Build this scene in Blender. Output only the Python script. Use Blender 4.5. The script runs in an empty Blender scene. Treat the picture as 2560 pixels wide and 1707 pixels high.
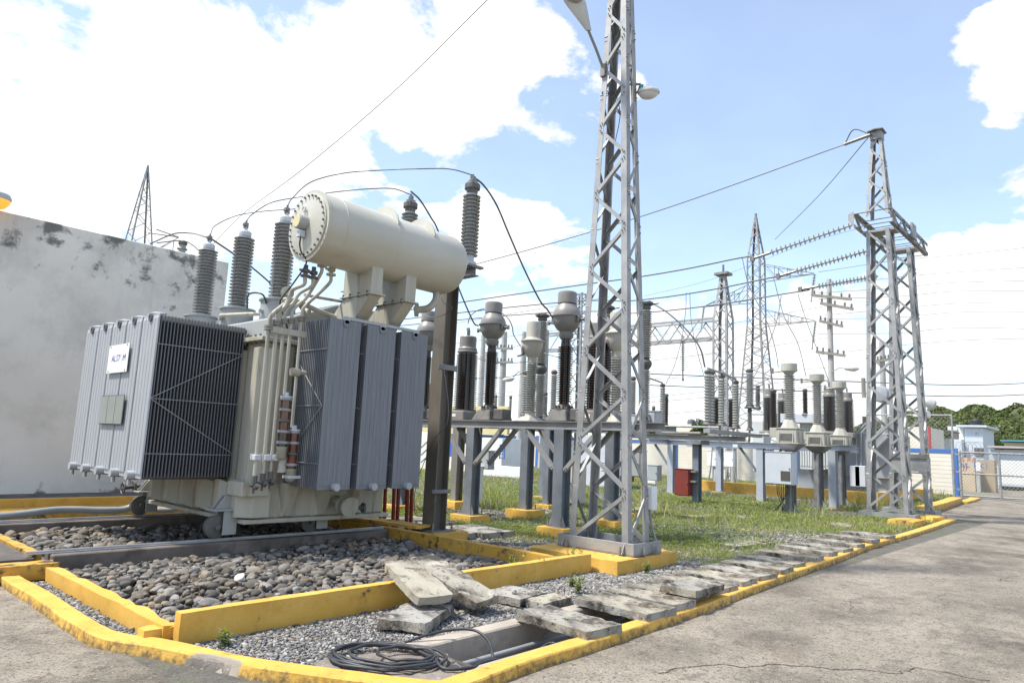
import bpy, bmesh, math, random
import numpy as np
from mathutils import Vector, Matrix
random.seed(7); RNG = np.random.default_rng(7)
sc = bpy.context.scene
col = sc.collection
rad = math.radians

# ------------------------------------------------------------------ camera
CAM_H = 1.6
PITCH, ROLL, YAW, FOC = rad(8.3985), rad(-2.4975), rad(42.3137), 1747.87
fw = np.array([math.cos(YAW)*math.cos(PITCH), math.sin(YAW)*math.cos(PITCH), math.sin(PITCH)])
rt0 = np.array([math.sin(YAW), -math.cos(YAW), 0.0]); dn0 = np.cross(fw, rt0)
rt = math.cos(ROLL)*rt0 + math.sin(ROLL)*dn0
dn = -math.sin(ROLL)*rt0 + math.cos(ROLL)*dn0
cam = bpy.data.objects.new('camera', bpy.data.cameras.new('camera'))
cam.data.sensor_width = 36; cam.data.lens = FOC/2560*36
cam.data.clip_start = .05; cam.data.clip_end = 6000
mw = Matrix.Identity(4)
for i in range(3):
    mw[i][0], mw[i][1], mw[i][2] = rt[i], -dn[i], -fw[i]
mw[2][3] = CAM_H
cam.matrix_world = mw
col.objects.link(cam); sc.camera = cam

# survey helpers: a sight line from the photographer's standpoint met with a real plane
CAMP = np.array([0, 0, CAM_H])
VW = {'M1':(0,1315,.25),'M2':(588,1315,.25),'M3':(1176,1315,.25),'M4':(0,1100,.25),'M5':(588,1100,.25),'M6':(1950,1000,.25),
 'A':(1040,720,.2296),'B':(1040,1020,.2296),'C':(1520,720,.2296),'D':(1520,1020,.2296),'E':(1880,860,.29335),'F':(1380,0,.3062),
 'G':(1400,900,.3316),'K':(2050,300,.2679),'v1':(0,400,.5419),'v2':(560,420,.30617),'v3':(560,750,.389),'v7':(1500,620,.43371),'v8':(2000,300,.70175),'W':(0,0,1.08844)}
def ray(k, u, v):
    a, b, s = VW[k]; u = a+u*s; v = b+v*s
    return fw + rt*(u-1280)/FOC + dn*(v-853.5)/FOC
def onz(k, u, v, z=0):
    d = ray(k, u, v); return CAMP + d*((z-CAM_H)/d[2])
def onx(k, u, v, x):
    d = ray(k, u, v); return CAMP + d*(x/d[0])
def ony(k, u, v, y):
    d = ray(k, u, v); return CAMP + d*(y/d[1])
def above(k, u, v, base):
    d = ray(k, u, v); b = np.array(base[:2]); return CAMP + d*((d[:2]@b)/(d[:2]@d[:2]))
def far(k, u, v, dist):
    return CAMP + ray(k, u, v)*dist

# ------------------------------------------------------------------ light
SUN_EL, SUN_AZ = rad(60), math.atan2(.62, -.78)
sun_dir = Vector((math.cos(SUN_EL)*math.cos(SUN_AZ), math.cos(SUN_EL)*math.sin(SUN_AZ), math.sin(SUN_EL)))
sl = bpy.data.lights.new('sun', 'SUN'); sl.energy = 2.9; sl.angle = rad(6); sl.color = (1, .95, .86)
so = bpy.data.objects.new('sun', sl); so.rotation_euler = sun_dir.to_track_quat('Z', 'Y').to_euler(); so.location = (0, 0, 40)
col.objects.link(so)

W = bpy.data.worlds.new('World'); sc.world = W; W.use_nodes = True
nt = W.node_tree; nt.nodes.clear(); N = nt.nodes.new; LK = nt.links.new
def wmath(op, a, b=None, clamp=False):
    n = N('ShaderNodeMath'); n.operation = op; n.use_clamp = clamp
    for i, x in enumerate((a, b)):
        if x is None: continue
        if isinstance(x, (int, float)): n.inputs[i].default_value = x
        else: LK(x, n.inputs[i])
    return n.outputs[0]
out = N('ShaderNodeOutputWorld'); bg = N('ShaderNodeBackground'); LK(bg.outputs[0], out.inputs[0])
sky = N('ShaderNodeTexSky'); sky.sky_type = 'NISHITA'; sky.sun_disc = False
sky.sun_elevation = SUN_EL; sky.sun_rotation = math.pi/2 - SUN_AZ
sky.air_density = 1.0; sky.dust_density = .6; sky.ozone_density = 2.0
tc = N('ShaderNodeTexCoord')
nrm = N('ShaderNodeVectorMath'); nrm.operation = 'NORMALIZE'; LK(tc.outputs['Generated'], nrm.inputs[0]); D = nrm.outputs[0]
sep = N('ShaderNodeSeparateXYZ'); LK(D, sep.inputs[0])
zz = wmath('ADD', wmath('MAXIMUM', sep.outputs[2], 0.0), .28)
cmb = N('ShaderNodeCombineXYZ')
LK(wmath('DIVIDE', sep.outputs[0], zz), cmb.inputs[0]); LK(wmath('DIVIDE', sep.outputs[1], zz), cmb.inputs[1])
n1 = N('ShaderNodeTexNoise'); n1.inputs['Scale'].default_value = 4.6; n1.inputs['Detail'].default_value = 10; n1.inputs['Roughness'].default_value = .60
n1.inputs['Distortion'].default_value = .25
LK(cmb.outputs[0], n1.inputs['Vector'])
# cumulus masses (direction, angular radius in degrees, weight)
BLOBS = [((220,170),11,.26),((60,330),9,.20),((330,330),9,.20),((420,60),6,.16),((760,150),9,.26),((1000,120),9,.26),((1180,150),7,.24),((1020,280),5,.20),((620,300),8,.22),((480,330),6,.18),
         ((250,470),9,.16),((620,450),7,.14),((780,385),4,.16),((2290,150),5,.27),((2345,90),4.5,.24),((2320,230),3.2,.16),((2330,620),8,.30),((2200,680),6,.2),((1790,840),8,.20),((2000,880),9,.2),((1560,830),9,.18),((1140,520),6,.22),((1230,600),6,.22),((1100,450),3.5,.14),((1620,700),5,.13),((1950,690),5,.15),
         ((1400,200),4,.22),((1550,40),2.5,.14),((1440,130),3,.14),((60,40),5,-.22),((590,40),4.5,-.20),((1720,330),17,-.26),((1950,120),15,-.26),((1680,560),8,-.14),((1150,400),5,-.12),((450,190),3.5,-.14),((870,330),3,-.1),((2050,420),9,-.2)]
acc = None
for (u, v), r, w in BLOBS:
    d = ray('W', u, v); d = d/np.linalg.norm(d)
    dp = N('ShaderNodeVectorMath'); dp.operation = 'DOT_PRODUCT'; LK(D, dp.inputs[0]); dp.inputs[1].default_value = tuple(d)
    mr = N('ShaderNodeMapRange'); mr.interpolation_type = 'SMOOTHSTEP'; LK(dp.outputs['Value'], mr.inputs[0])
    mr.inputs[1].default_value = math.cos(rad(r)); mr.inputs[2].default_value = math.cos(rad(r*.25)); mr.inputs[4].default_value = w
    acc = mr.outputs[0] if acc is None else wmath('ADD', acc, mr.outputs[0])
dens = wmath('ADD', wmath('ADD', wmath('MULTIPLY', n1.outputs[0], 1.5), -.25), wmath('MULTIPLY', acc, .85))
cm = N('ShaderNodeMapRange'); cm.interpolation_type = 'SMOOTHSTEP'; LK(dens, cm.inputs[0]); cm.inputs[1].default_value = .52; cm.inputs[2].default_value = .72
# pale haze low on the horizon
hz = N('ShaderNodeMapRange'); hz.interpolation_type = 'SMOOTHSTEP'; LK(sep.outputs[2], hz.inputs[0]); hz.inputs[1].default_value = .27; hz.inputs[2].default_value = -.02; hz.inputs[4].default_value = .4
mask = wmath('MAXIMUM', cm.outputs[0], wmath('ADD', hz.outputs[0], .18))
n2 = N('ShaderNodeTexNoise'); n2.inputs['Scale'].default_value = 5; n2.inputs['Detail'].default_value = 6; LK(cmb.outputs[0], n2.inputs['Vector'])
cr = N('ShaderNodeMapRange'); LK(n2.outputs[0], cr.inputs[0]); cr.inputs[1].default_value = .3; cr.inputs[2].default_value = .7; cr.inputs[3].default_value = 3.75; cr.inputs[4].default_value = 4.7
cc = N('ShaderNodeCombineXYZ'); 
LK(wmath('MULTIPLY', cr.outputs[0], 1.01), cc.inputs[0]); LK(cr.outputs[0], cc.inputs[1]); LK(wmath('MULTIPLY', cr.outputs[0], .985), cc.inputs[2])
mx = N('ShaderNodeMix'); mx.data_type = 'RGBA'; LK(mask, mx.inputs[0]); LK(sky.outputs[0], mx.inputs[6]); LK(cc.outputs[0], mx.inputs[7])
LK(mx.outputs[2], bg.inputs[0]); bg.inputs[1].default_value = .13

vs = sc.view_settings; vs.view_transform = 'Standard'; vs.look = 'None'; vs.exposure = 1.18; vs.gamma = 1; vs.use_curve_mapping = False
sc.cycles.use_denoising = True; sc.cycles.max_bounces = 8; sc.cycles.transparent_max_bounces = 12

# ------------------------------------------------------------------ materials
MATS = {}
def mat(name, c1, c2=None, sc1=4., lo=.35, hi=.65, rough=.6, metal=0., bump=0., bscale=40., spots=(), island=0., streak=False, spec=.5, aniso=None, drough=0., tints=()):
    """c1/c2 blended by noise; spots = [(colour, scale, lo, hi, strength)] of stains; island = per-piece brightness spread"""
    if name in MATS: return MATS[name]
    m = bpy.data.materials.new(name); m.use_nodes = True; t = m.node_tree; n = t.nodes; l = t.links
    b = n['Principled BSDF']
    co = n.new('ShaderNodeTexCoord').outputs['Object']
    if aniso:
        mp = n.new('ShaderNodeMapping'); mp.inputs['Scale'].default_value = aniso; l.new(co, mp.inputs[0]); co2 = mp.outputs[0]
    else: co2 = co
    def noise(s, det=6, rgh=.6, vec=None):
        q = n.new('ShaderNodeTexNoise'); q.inputs['Scale'].default_value = s; q.inputs['Detail'].default_value = det; q.inputs['Roughness'].default_value = rgh
        l.new(vec or co2, q.inputs['Vector']); return q.outputs[0]
    def mixc(f, a, c):
        q = n.new('ShaderNodeMix'); q.data_type = 'RGBA'
        l.new(f, q.inputs[0])
        for sk, x in ((q.inputs[6], a), (q.inputs[7], c)):
            if isinstance(x, tuple): sk.default_value = (*x, 1)
            else: l.new(x, sk)
        return q.outputs[2]
    def rng(f, a, c, top=1., bot=0.):
        q = n.new('ShaderNodeMapRange'); l.new(f, q.inputs[0]); q.inputs[1].default_value = a; q.inputs[2].default_value = c
        q.inputs[3].default_value = bot; q.inputs[4].default_value = top; return q.outputs[0]
    cur = tuple(c1)
    if c2: cur = mixc(rng(noise(sc1), lo, hi), cur, tuple(c2))
    for s in spots:
        cc_, ss, a, c, st = s[:5]
        f = rng(noise(ss, 7, .65), a, c, st)
        cur = mixc(f, cur, tuple(cc_))
    if island:
        g = n.new('ShaderNodeNewGeometry').outputs['Random Per Island']; oi = n.new('ShaderNodeObjectInfo').outputs['Random']
        ad = n.new('ShaderNodeMath'); ad.operation = 'ADD'; l.new(g, ad.inputs[0]); l.new(oi, ad.inputs[1])
        fr = n.new('ShaderNodeMath'); fr.operation = 'FRACT'; l.new(ad.outputs[0], fr.inputs[0])
        hs = n.new('ShaderNodeHueSaturation')
        if isinstance(cur, tuple): hs.inputs['Color'].default_value = (*cur, 1)
        else: l.new(cur, hs.inputs['Color'])
        l.new(rng(fr.outputs[0], 0, 1, 1+island, 1-island), hs.inputs['Value'])
        m2 = n.new('ShaderNodeMath'); m2.operation = 'MULTIPLY'; m2.inputs[1].default_value = 7.31; l.new(fr.outputs[0], m2.inputs[0])
        f2 = n.new('ShaderNodeMath'); f2.operation = 'FRACT'; l.new(m2.outputs[0], f2.inputs[0])
        l.new(rng(f2.outputs[0], 0, 1, 1.35, .55), hs.inputs['Saturation'])
        cur = hs.outputs[0]
        for (mul, thr, tcol, amt) in tints:
            a3 = n.new('ShaderNodeMath'); a3.operation = 'MULTIPLY'; a3.inputs[1].default_value = mul; l.new(fr.outputs[0], a3.inputs[0])
            b3_ = n.new('ShaderNodeMath'); b3_.operation = 'FRACT'; l.new(a3.outputs[0], b3_.inputs[0])
            cur = mixc(rng(b3_.outputs[0], thr, thr+.02, amt), cur, tcol)
    if isinstance(cur, tuple): b.inputs['Base Color'].default_value = (*cur, 1)
    else: l.new(cur, b.inputs['Base Color'])
    b.inputs['Metallic'].default_value = metal; b.inputs['Specular IOR Level'].default_value = spec
    if drough:
        l.new(rng(noise(sc1*2.3, 4), .3, .7, min(1, rough+drough), max(.05, rough-drough)), b.inputs['Roughness'])
    else: b.inputs['Roughness'].default_value = rough
    if bump:
        bp = n.new('ShaderNodeBump'); bp.inputs['Strength'].default_value = bump; bp.inputs['Distance'].default_value = .02
        l.new(noise(bscale, 5, .65), bp.inputs['Height']); l.new(bp.outputs[0], b.inputs['Normal'])
    MATS[name] = m; return m

galv   = mat('galvanised_steel', (.37,.37,.36), (.26,.26,.26), 3, rough=.6, metal=.35, spots=[((.30,.24,.17),2.2,.60,.80,.35)], bump=.05, bscale=60, drough=.12)
galvd  = mat('weathered_steel', (.27,.27,.27), (.16,.16,.16), 3, rough=.6, metal=.3, spots=[((.20,.13,.07),3,.55,.75,.5)], bump=.06)
rustst = mat('rust_stained_steel', (.27,.26,.235), (.19,.17,.14), 2.5, rough=.65, metal=.2, spots=[((.17,.10,.05),3.5,.54,.74,.5)], bump=.08, aniso=(1,1,.25))
beamgr = mat('grey_painted_beam', (.33,.33,.325), (.25,.25,.25), 2, rough=.6, metal=.15, spots=[((.18,.14,.10),4,.60,.8,.5)])
bluegr = mat('blue_grey_steel', (.21,.235,.265), (.15,.168,.19), 2.5, rough=.6, metal=.15, spots=[((.15,.12,.085),4,.60,.8,.4)])
cream  = mat('transformer_cream_paint', (.45,.435,.365), (.385,.37,.305), 1.6, rough=.5, bump=.03, bscale=30, spots=[((.28,.21,.12),1.1,.50,.70,.6),((.13,.09,.05),3.0,.57,.70,.65),((.54,.525,.45),2.4,.58,.75,.4)], drough=.15, aniso=(2.6,2.6,.28))
creamd = mat('drum_paint', (.52,.505,.435), (.455,.44,.365), 1.4, rough=.45, spots=[((.42,.335,.20),1.0,.50,.78,.45),((.30,.22,.12),2.6,.64,.76,.4),((.58,.57,.50),3,.58,.72,.4)], drough=.14, aniso=(.5,1.6,1.6))
greyp  = mat('transformer_grey_paint', (.36,.37,.36), (.30,.31,.30), 2, rough=.5, spots=[((.25,.22,.16),3,.6,.8,.4)])
radg   = mat('radiator_zinc', (.43,.445,.46), (.34,.355,.375), 9, .3, .7, rough=.55, metal=.15, spots=[((.52,.525,.53),6,.55,.75,.5)], aniso=(6,6,.35), bump=.04)
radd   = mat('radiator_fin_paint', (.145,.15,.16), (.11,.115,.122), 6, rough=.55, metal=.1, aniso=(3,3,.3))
radr   = mat('radiator_dull_zinc', (.22,.235,.255), (.155,.168,.188), 7, .32, .68, rough=.6, metal=.15, spots=[((.30,.31,.32),5,.55,.72,.6),((.20,.18,.13),1.5,.62,.8,.5)], aniso=(9,9,.22), bump=.05)
porcg  = mat('grey_porcelain', (.33,.335,.335), (.26,.265,.265), 4, rough=.22, spots=[((.22,.19,.14),5,.62,.8,.3)])
porcl  = mat('pale_porcelain', (.35,.345,.315), (.28,.275,.25), 4, rough=.3, spots=[((.20,.17,.12),5,.6,.8,.35)])
porcb  = mat('brown_porcelain', (.030,.015,.012), (.022,.012,.010), 4, rough=.10, spec=.7)
porcd  = mat('dark_grey_porcelain', (.20,.20,.20), (.15,.15,.15), 4, rough=.3)
headg  = mat('grey_head_paint', (.25,.235,.215), (.20,.19,.175), 2, rough=.42, spots=[((.15,.12,.08),3,.6,.8,.35)])
headc  = mat('cream_head_paint', (.45,.435,.375), (.385,.37,.31), 2, rough=.45, spots=[((.26,.21,.13),3,.58,.78,.45)])
castd  = mat('cast_metal', (.155,.15,.14), (.10,.097,.09), 6, rough=.65, metal=.3, bump=.1)
brass  = mat('terminal_metal', (.28,.27,.25), (.16,.15,.14), 12, rough=.45, metal=.7)
wirem  = mat('conductor_aluminium', (.16,.16,.165), (.10,.10,.105), 20, rough=.5, metal=.5)
wiret  = mat('thin_line_wire', (.24,.25,.27), None, rough=.6, metal=.3)
cable  = mat('black_cable_sheath', (.024,.025,.028), (.045,.046,.05), 9, rough=.5)
yellow = mat('yellow_kerb_paint', (.68,.41,.085), (.60,.345,.055), 3, rough=.75, bump=.2, bscale=35,
             spots=[((.50,.28,.045),4,.52,.68,.7),((.74,.50,.17),9,.60,.72,.6),((.33,.27,.18),5,.645,.68,.9),((.07,.058,.04),8,.655,.70,.85),((.05,.045,.035),24,.66,.73,.7)])
yellowd= mat('yellow_worn_paint', (.60,.345,.055), (.50,.28,.04), 3, rough=.75, bump=.2, bscale=35,
             spots=[((.34,.21,.05),5,.50,.64,.75),((.05,.038,.026),3.6,.565,.64,.9),((.045,.04,.03),13,.58,.66,.7)])
concd  = mat('dark_stained_concrete', (.075,.068,.062), (.14,.12,.105), 2.5, rough=.9, bump=.3, bscale=25, spots=[((.03,.028,.026),3,.5,.65,.8),((.24,.20,.17),7,.66,.76,.5)])
concb  = mat('pale_trench_concrete', (.42,.365,.30), (.31,.275,.23), 3, rough=.9, bump=.25, bscale=22, spots=[((.16,.135,.11),2.6,.53,.68,.8),((.50,.43,.36),5,.55,.7,.5)])
slabm  = mat('weathered_slab_concrete', (.34,.315,.26), (.17,.15,.12), 2.6, .42,.58, rough=.97, bump=.8, bscale=26,
             spots=[((.04,.036,.03),3.4,.49,.60,.92),((.50,.465,.39),5.2,.54,.66,.85),((.15,.10,.058),2.4,.56,.68,.65),((.03,.027,.022),18,.57,.66,.85)], island=.14)
slabl  = mat('fresh_face_concrete', (.40,.37,.295), (.30,.27,.21), 3.0, rough=.95, bump=.6, bscale=22, spots=[((.16,.135,.098),4,.52,.66,.85),((.07,.062,.05),8,.58,.68,.85),((.50,.47,.385),3,.58,.72,.6)])
roadm  = mat('worn_road_concrete', (.30,.262,.208), (.205,.178,.139), .9, .36,.64, rough=.95, bump=.5, bscale=70,
             spots=[((.075,.061,.045),.65,.49,.64,.8),((.40,.36,.295),2.6,.56,.70,.5),((.08,.066,.05),5.2,.52,.68,.6),((.07,.058,.045),17,.54,.66,.7),((.46,.42,.36),30,.60,.68,.8),((.035,.030,.023),52,.54,.63,.85),((.14,.10,.06),1.4,.60,.74,.5)])
padm   = mat('rough_pad_concrete', (.27,.235,.20), (.17,.145,.125), 4, rough=.95, bump=.5, bscale=60, spots=[((.50,.47,.42),30,.62,.69,.8),((.08,.07,.06),22,.58,.68,.7)])
soil   = mat('gravelly_soil', (.135,.125,.105), (.075,.068,.055), 3, rough=.95, bump=.6, bscale=60, spots=[((.24,.235,.22),40,.55,.66,.8),((.04,.037,.03),30,.55,.65,.8),((.09,.11,.035),2,.5,.66,.6)])
terra  = mat('far_ground', (.15,.16,.09), (.22,.20,.15), .05, rough=.95)
stonem = mat('river_stone', (.18,.163,.138), (.12,.108,.09), 7, rough=.8, island=.62, bump=.2, bscale=40, spots=[((.20,.145,.09),1.1,.54,.60,.8),((.06,.056,.053),3.2,.56,.66,.75),((.28,.275,.27),14,.6,.7,.5)], tints=((13.7,.84,(.155,.125,.085),.6),(29.3,.92,(.09,.06,.04),.6),(41.9,.94,(.28,.27,.25),.7),(57.1,.86,(.05,.048,.046),.7)))
gravm  = mat('grey_gravel', (.25,.24,.225), (.17,.165,.155), 9, rough=.9, island=.55, tints=((13.7,.86,(.24,.18,.11),.6),(41.9,.88,(.44,.42,.39),.8),(57.1,.85,(.07,.067,.065),.7)))
grassm = mat('grass_blade', (.28,.32,.085), (.37,.36,.13), .8, rough=.8, island=.38, spec=.15)
leafm  = mat('weed_leaf', (.20,.265,.07), (.26,.30,.095), 1.1, rough=.8, island=.36, spec=.15)
wallw  = mat('white_plaster', (.84,.795,.715), (.75,.705,.63), .5, rough=.95, bump=.06, bscale=8)
blockw = mat('cream_wall_paint', (.74,.69,.58), (.66,.61,.50), .7, rough=.85, bump=.05)
bluep  = mat('blue_paint', (.05,.15,.45), (.06,.17,.40), 1.5, rough=.6)
redp   = mat('red_cabinet_paint', (.20,.030,.018), (.16,.025,.016), 3, rough=.55)
cabl   = mat('pale_cabinet_paint', (.54,.565,.60), (.49,.515,.55), 2, rough=.45)
cabc   = mat('cream_cabinet_paint', (.56,.54,.47), (.48,.46,.40), 2, rough=.55, spots=[((.3,.27,.2),3,.6,.75,.5)])
cabg   = mat('grey_cabinet_paint', (.38,.40,.41), (.33,.35,.36), 2, rough=.5)
whitep = mat('white_paint', (.76,.76,.74), (.70,.70,.68), 2, rough=.6)
blackp = mat('black_paint', (.02,.02,.02), None, rough=.6)
pvc    = mat('grey_pvc', (.28,.29,.295), (.23,.24,.245), 4, rough=.5)
orangep= mat('orange_conduit', (.24,.032,.010), (.18,.024,.009), 3, rough=.55)
silica = mat('red_silica_glass', (.15,.038,.022), (.085,.022,.014), 9, rough=.12, spec=.7)
clearg = mat('oil_cup_glass', (.30,.28,.22), None, rough=.1, spec=.8)
rail   = mat('polished_rail', (.46,.48,.50), (.36,.37,.38), 5, rough=.35, metal=.5)
platew = mat('white_plate', (.80,.80,.78), None, rough=.5)
inkb   = mat('blue_print', (.10,.13,.30), None, rough=.6)
inkf   = mat('faded_print', (.70,.72,.76), None, rough=.6)
mirror = mat('bright_metal_plate', (.62,.64,.60), (.50,.56,.50), 1.2, rough=.18, metal=.7)
lensm  = mat('lamp_lens', (.34,.29,.31), (.28,.24,.26), 2, rough=.12, spec=.7)
bowl   = mat('lamp_bowl', (.55,.53,.52), None, rough=.15, spec=.7)
lampg  = mat('lamp_body', (.52,.52,.50), (.44,.44,.42), 4, rough=.5)
teal   = mat('teal_photocell', (.04,.20,.22), None, rough=.35)
glassd = mat('glass_disc', (.38,.40,.38), None, rough=.12, spec=.8)
polem  = mat('concrete_pole', (.46,.45,.42), (.38,.37,.35), 2, rough=.85)
woodd  = mat('timber_crossarm', (.28,.26,.23), (.20,.19,.17), 4, rough=.85)
houseb = mat('pale_blue_render', (.55,.60,.66), (.50,.55,.61), .6, rough=.85)
beige  = mat('beige_render', (.58,.47,.33), (.52,.42,.29), .6, rough=.85)
yelb   = mat('pale_yellow_render', (.62,.55,.30), (.56,.49,.26), .6, rough=.85)
redsg  = mat('red_sign', (.48,.03,.03), None, rough=.5)
tealr  = mat('blue_sheet_roof', (.10,.33,.48), None, rough=.5)
barrel = mat('blue_plastic', (.05,.13,.52), None, rough=.4)
redroof= mat('rust_sheet_roof', (.34,.22,.19), (.42,.40,.42), .8, rough=.7)
foliage= mat('hill_foliage', (.08,.112,.038), (.135,.158,.06), .03, rough=.9, island=.5, spec=.1)
hillm  = mat('hill_ground', (.045,.06,.02), (.09,.105,.04), .02, rough=.95)
def leafy(m, f=.4):
    t = m.node_tree; n = t.nodes; b = n['Principled BSDF']; o = n['Material Output']; tr = n.new('ShaderNodeBsdfTranslucent'); mx = n.new('ShaderNodeMixShader'); mx.inputs[0].default_value = f
    t.links.new(b.inputs['Base Color'].links[0].from_socket, tr.inputs[0]); t.links.new(b.outputs[0], mx.inputs[1]); t.links.new(tr.outputs[0], mx.inputs[2]); t.links.new(mx.outputs[0], o.inputs[0])
for m_ in (grassm, leafm): leafy(m_)
leafy(foliage, .25)
beamc  = mat('rail_beam_concrete', (.11,.092,.08), (.19,.16,.135), 2.2, rough=.9, bump=.25, bscale=25, spots=[((.04,.036,.033),2.6,.5,.64,.8),((.34,.27,.22),6,.62,.74,.6)])
def kerb_wear(m):
    '''bare concrete where the kerb is chipped, grime where road splash reaches'''
    t = m.node_tree; n = t.nodes; l = t.links; b = n['Principled BSDF']; src = b.inputs['Base Color'].links[0].from_socket
    at = n.new('ShaderNodeAttribute'); at.attribute_name = 'wear'; sp = n.new('ShaderNodeSeparateColor'); l.new(at.outputs['Color'], sp.inputs[0])
    nz = n.new('ShaderNodeTexNoise'); nz.inputs['Scale'].default_value = 16; nz.inputs['Detail'].default_value = 7; nz.inputs['Roughness'].default_value = .7; l.new(n.new('ShaderNodeTexCoord').outputs['Object'], nz.inputs['Vector'])
    for k, colr, lo, hi, st in ((1,(.06,.05,.036),.60,.86,.85),(0,(.30,.265,.21),.62,.72,1.)):
        ad = n.new('ShaderNodeMath'); ad.operation = 'MULTIPLY_ADD'; ad.inputs[1].default_value = .55; l.new(sp.outputs[k], ad.inputs[0]); l.new(nz.outputs[0], ad.inputs[2])
        mr = n.new('ShaderNodeMapRange'); mr.inputs[1].default_value = lo+.04; mr.inputs[2].default_value = hi+.04; mr.inputs[4].default_value = st; l.new(ad.outputs[0], mr.inputs[0])
        q = n.new('ShaderNodeMix'); q.data_type = 'RGBA'; l.new(mr.outputs[0], q.inputs[0]); l.new(src, q.inputs[6]); q.inputs[7].default_value = (*colr, 1); src = q.outputs[2]
    l.new(src, b.inputs['Base Color'])
kerb_wear(yellow)
# plaster wall mildew: dark growth along the top and in patches
def mildew_wall():
    m = wallw; t = m.node_tree; n = t.nodes; l = t.links; b = n['Principled BSDF']
    src = b.inputs['Base Color'].links[0].from_socket
    co = n.new('ShaderNodeTexCoord').outputs['Object']
    sp = n.new('ShaderNodeSeparateXYZ'); l.new(co, sp.inputs[0])
    def nz(s, det, vec=co):
        q = n.new('ShaderNodeTexNoise'); q.inputs['Scale'].default_value = s; q.inputs['Detail'].default_value = det; q.inputs['Roughness'].default_value = .68; l.new(vec, q.inputs['Vector']); return q.outputs[0]
    def rg(f, a, c, lo=0., hi=1.):
        q = n.new('ShaderNodeMapRange'); l.new(f, q.inputs[0]); q.inputs[1].default_value = a; q.inputs[2].default_value = c; q.inputs[3].default_value = lo; q.inputs[4].default_value = hi; return q.outputs[0]
    def mm(op, a, c):
        q = n.new('ShaderNodeMath'); q.operation = op
        for i, x in enumerate((a, c)):
            if isinstance(x, float): q.inputs[i].default_value = x
            else: l.new(x, q.inputs[i])
        return q.outputs[0]
    def mx(f, a, c):
        q = n.new('ShaderNodeMix'); q.data_type = 'RGBA'; l.new(f, q.inputs[0]); l.new(a, q.inputs[6]); q.inputs[7].default_value = (*c, 1); return q.outputs[2]
    topw = rg(sp.outputs[2], 3.4, 5.5, 0., .19)          # growth thrives near the coping
    basew = rg(sp.outputs[2], .55, .15, 0., .26)
    xr = rg(sp.outputs[0], 0., 8., -.03, .05)
    g = mm('ADD', mm('ADD', nz(2.3, 11), topw), mm('ADD', basew, xr))
    patch = rg(g, .69, .78)
    soft = rg(mm('ADD', nz(.7, 5), mm('MULTIPLY', topw, .5)), .48, .68, 0., .4)
    c = mx(soft, src, (.36,.345,.31)); c = mx(mm('MULTIPLY', patch, .85), c, (.10,.095,.085))
    mp = n.new('ShaderNodeMapping'); mp.inputs['Scale'].default_value = (5, 1, .35); l.new(co, mp.inputs[0])
    st = rg(mm('ADD', nz(1.0, 5, mp.outputs[0]), mm('MULTIPLY', topw, .6)), .60, .80, 0., .25)
    c = mx(st, c, (.30,.29,.26))
    l.new(c, b.inputs['Base Color'])
mildew_wall()

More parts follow.
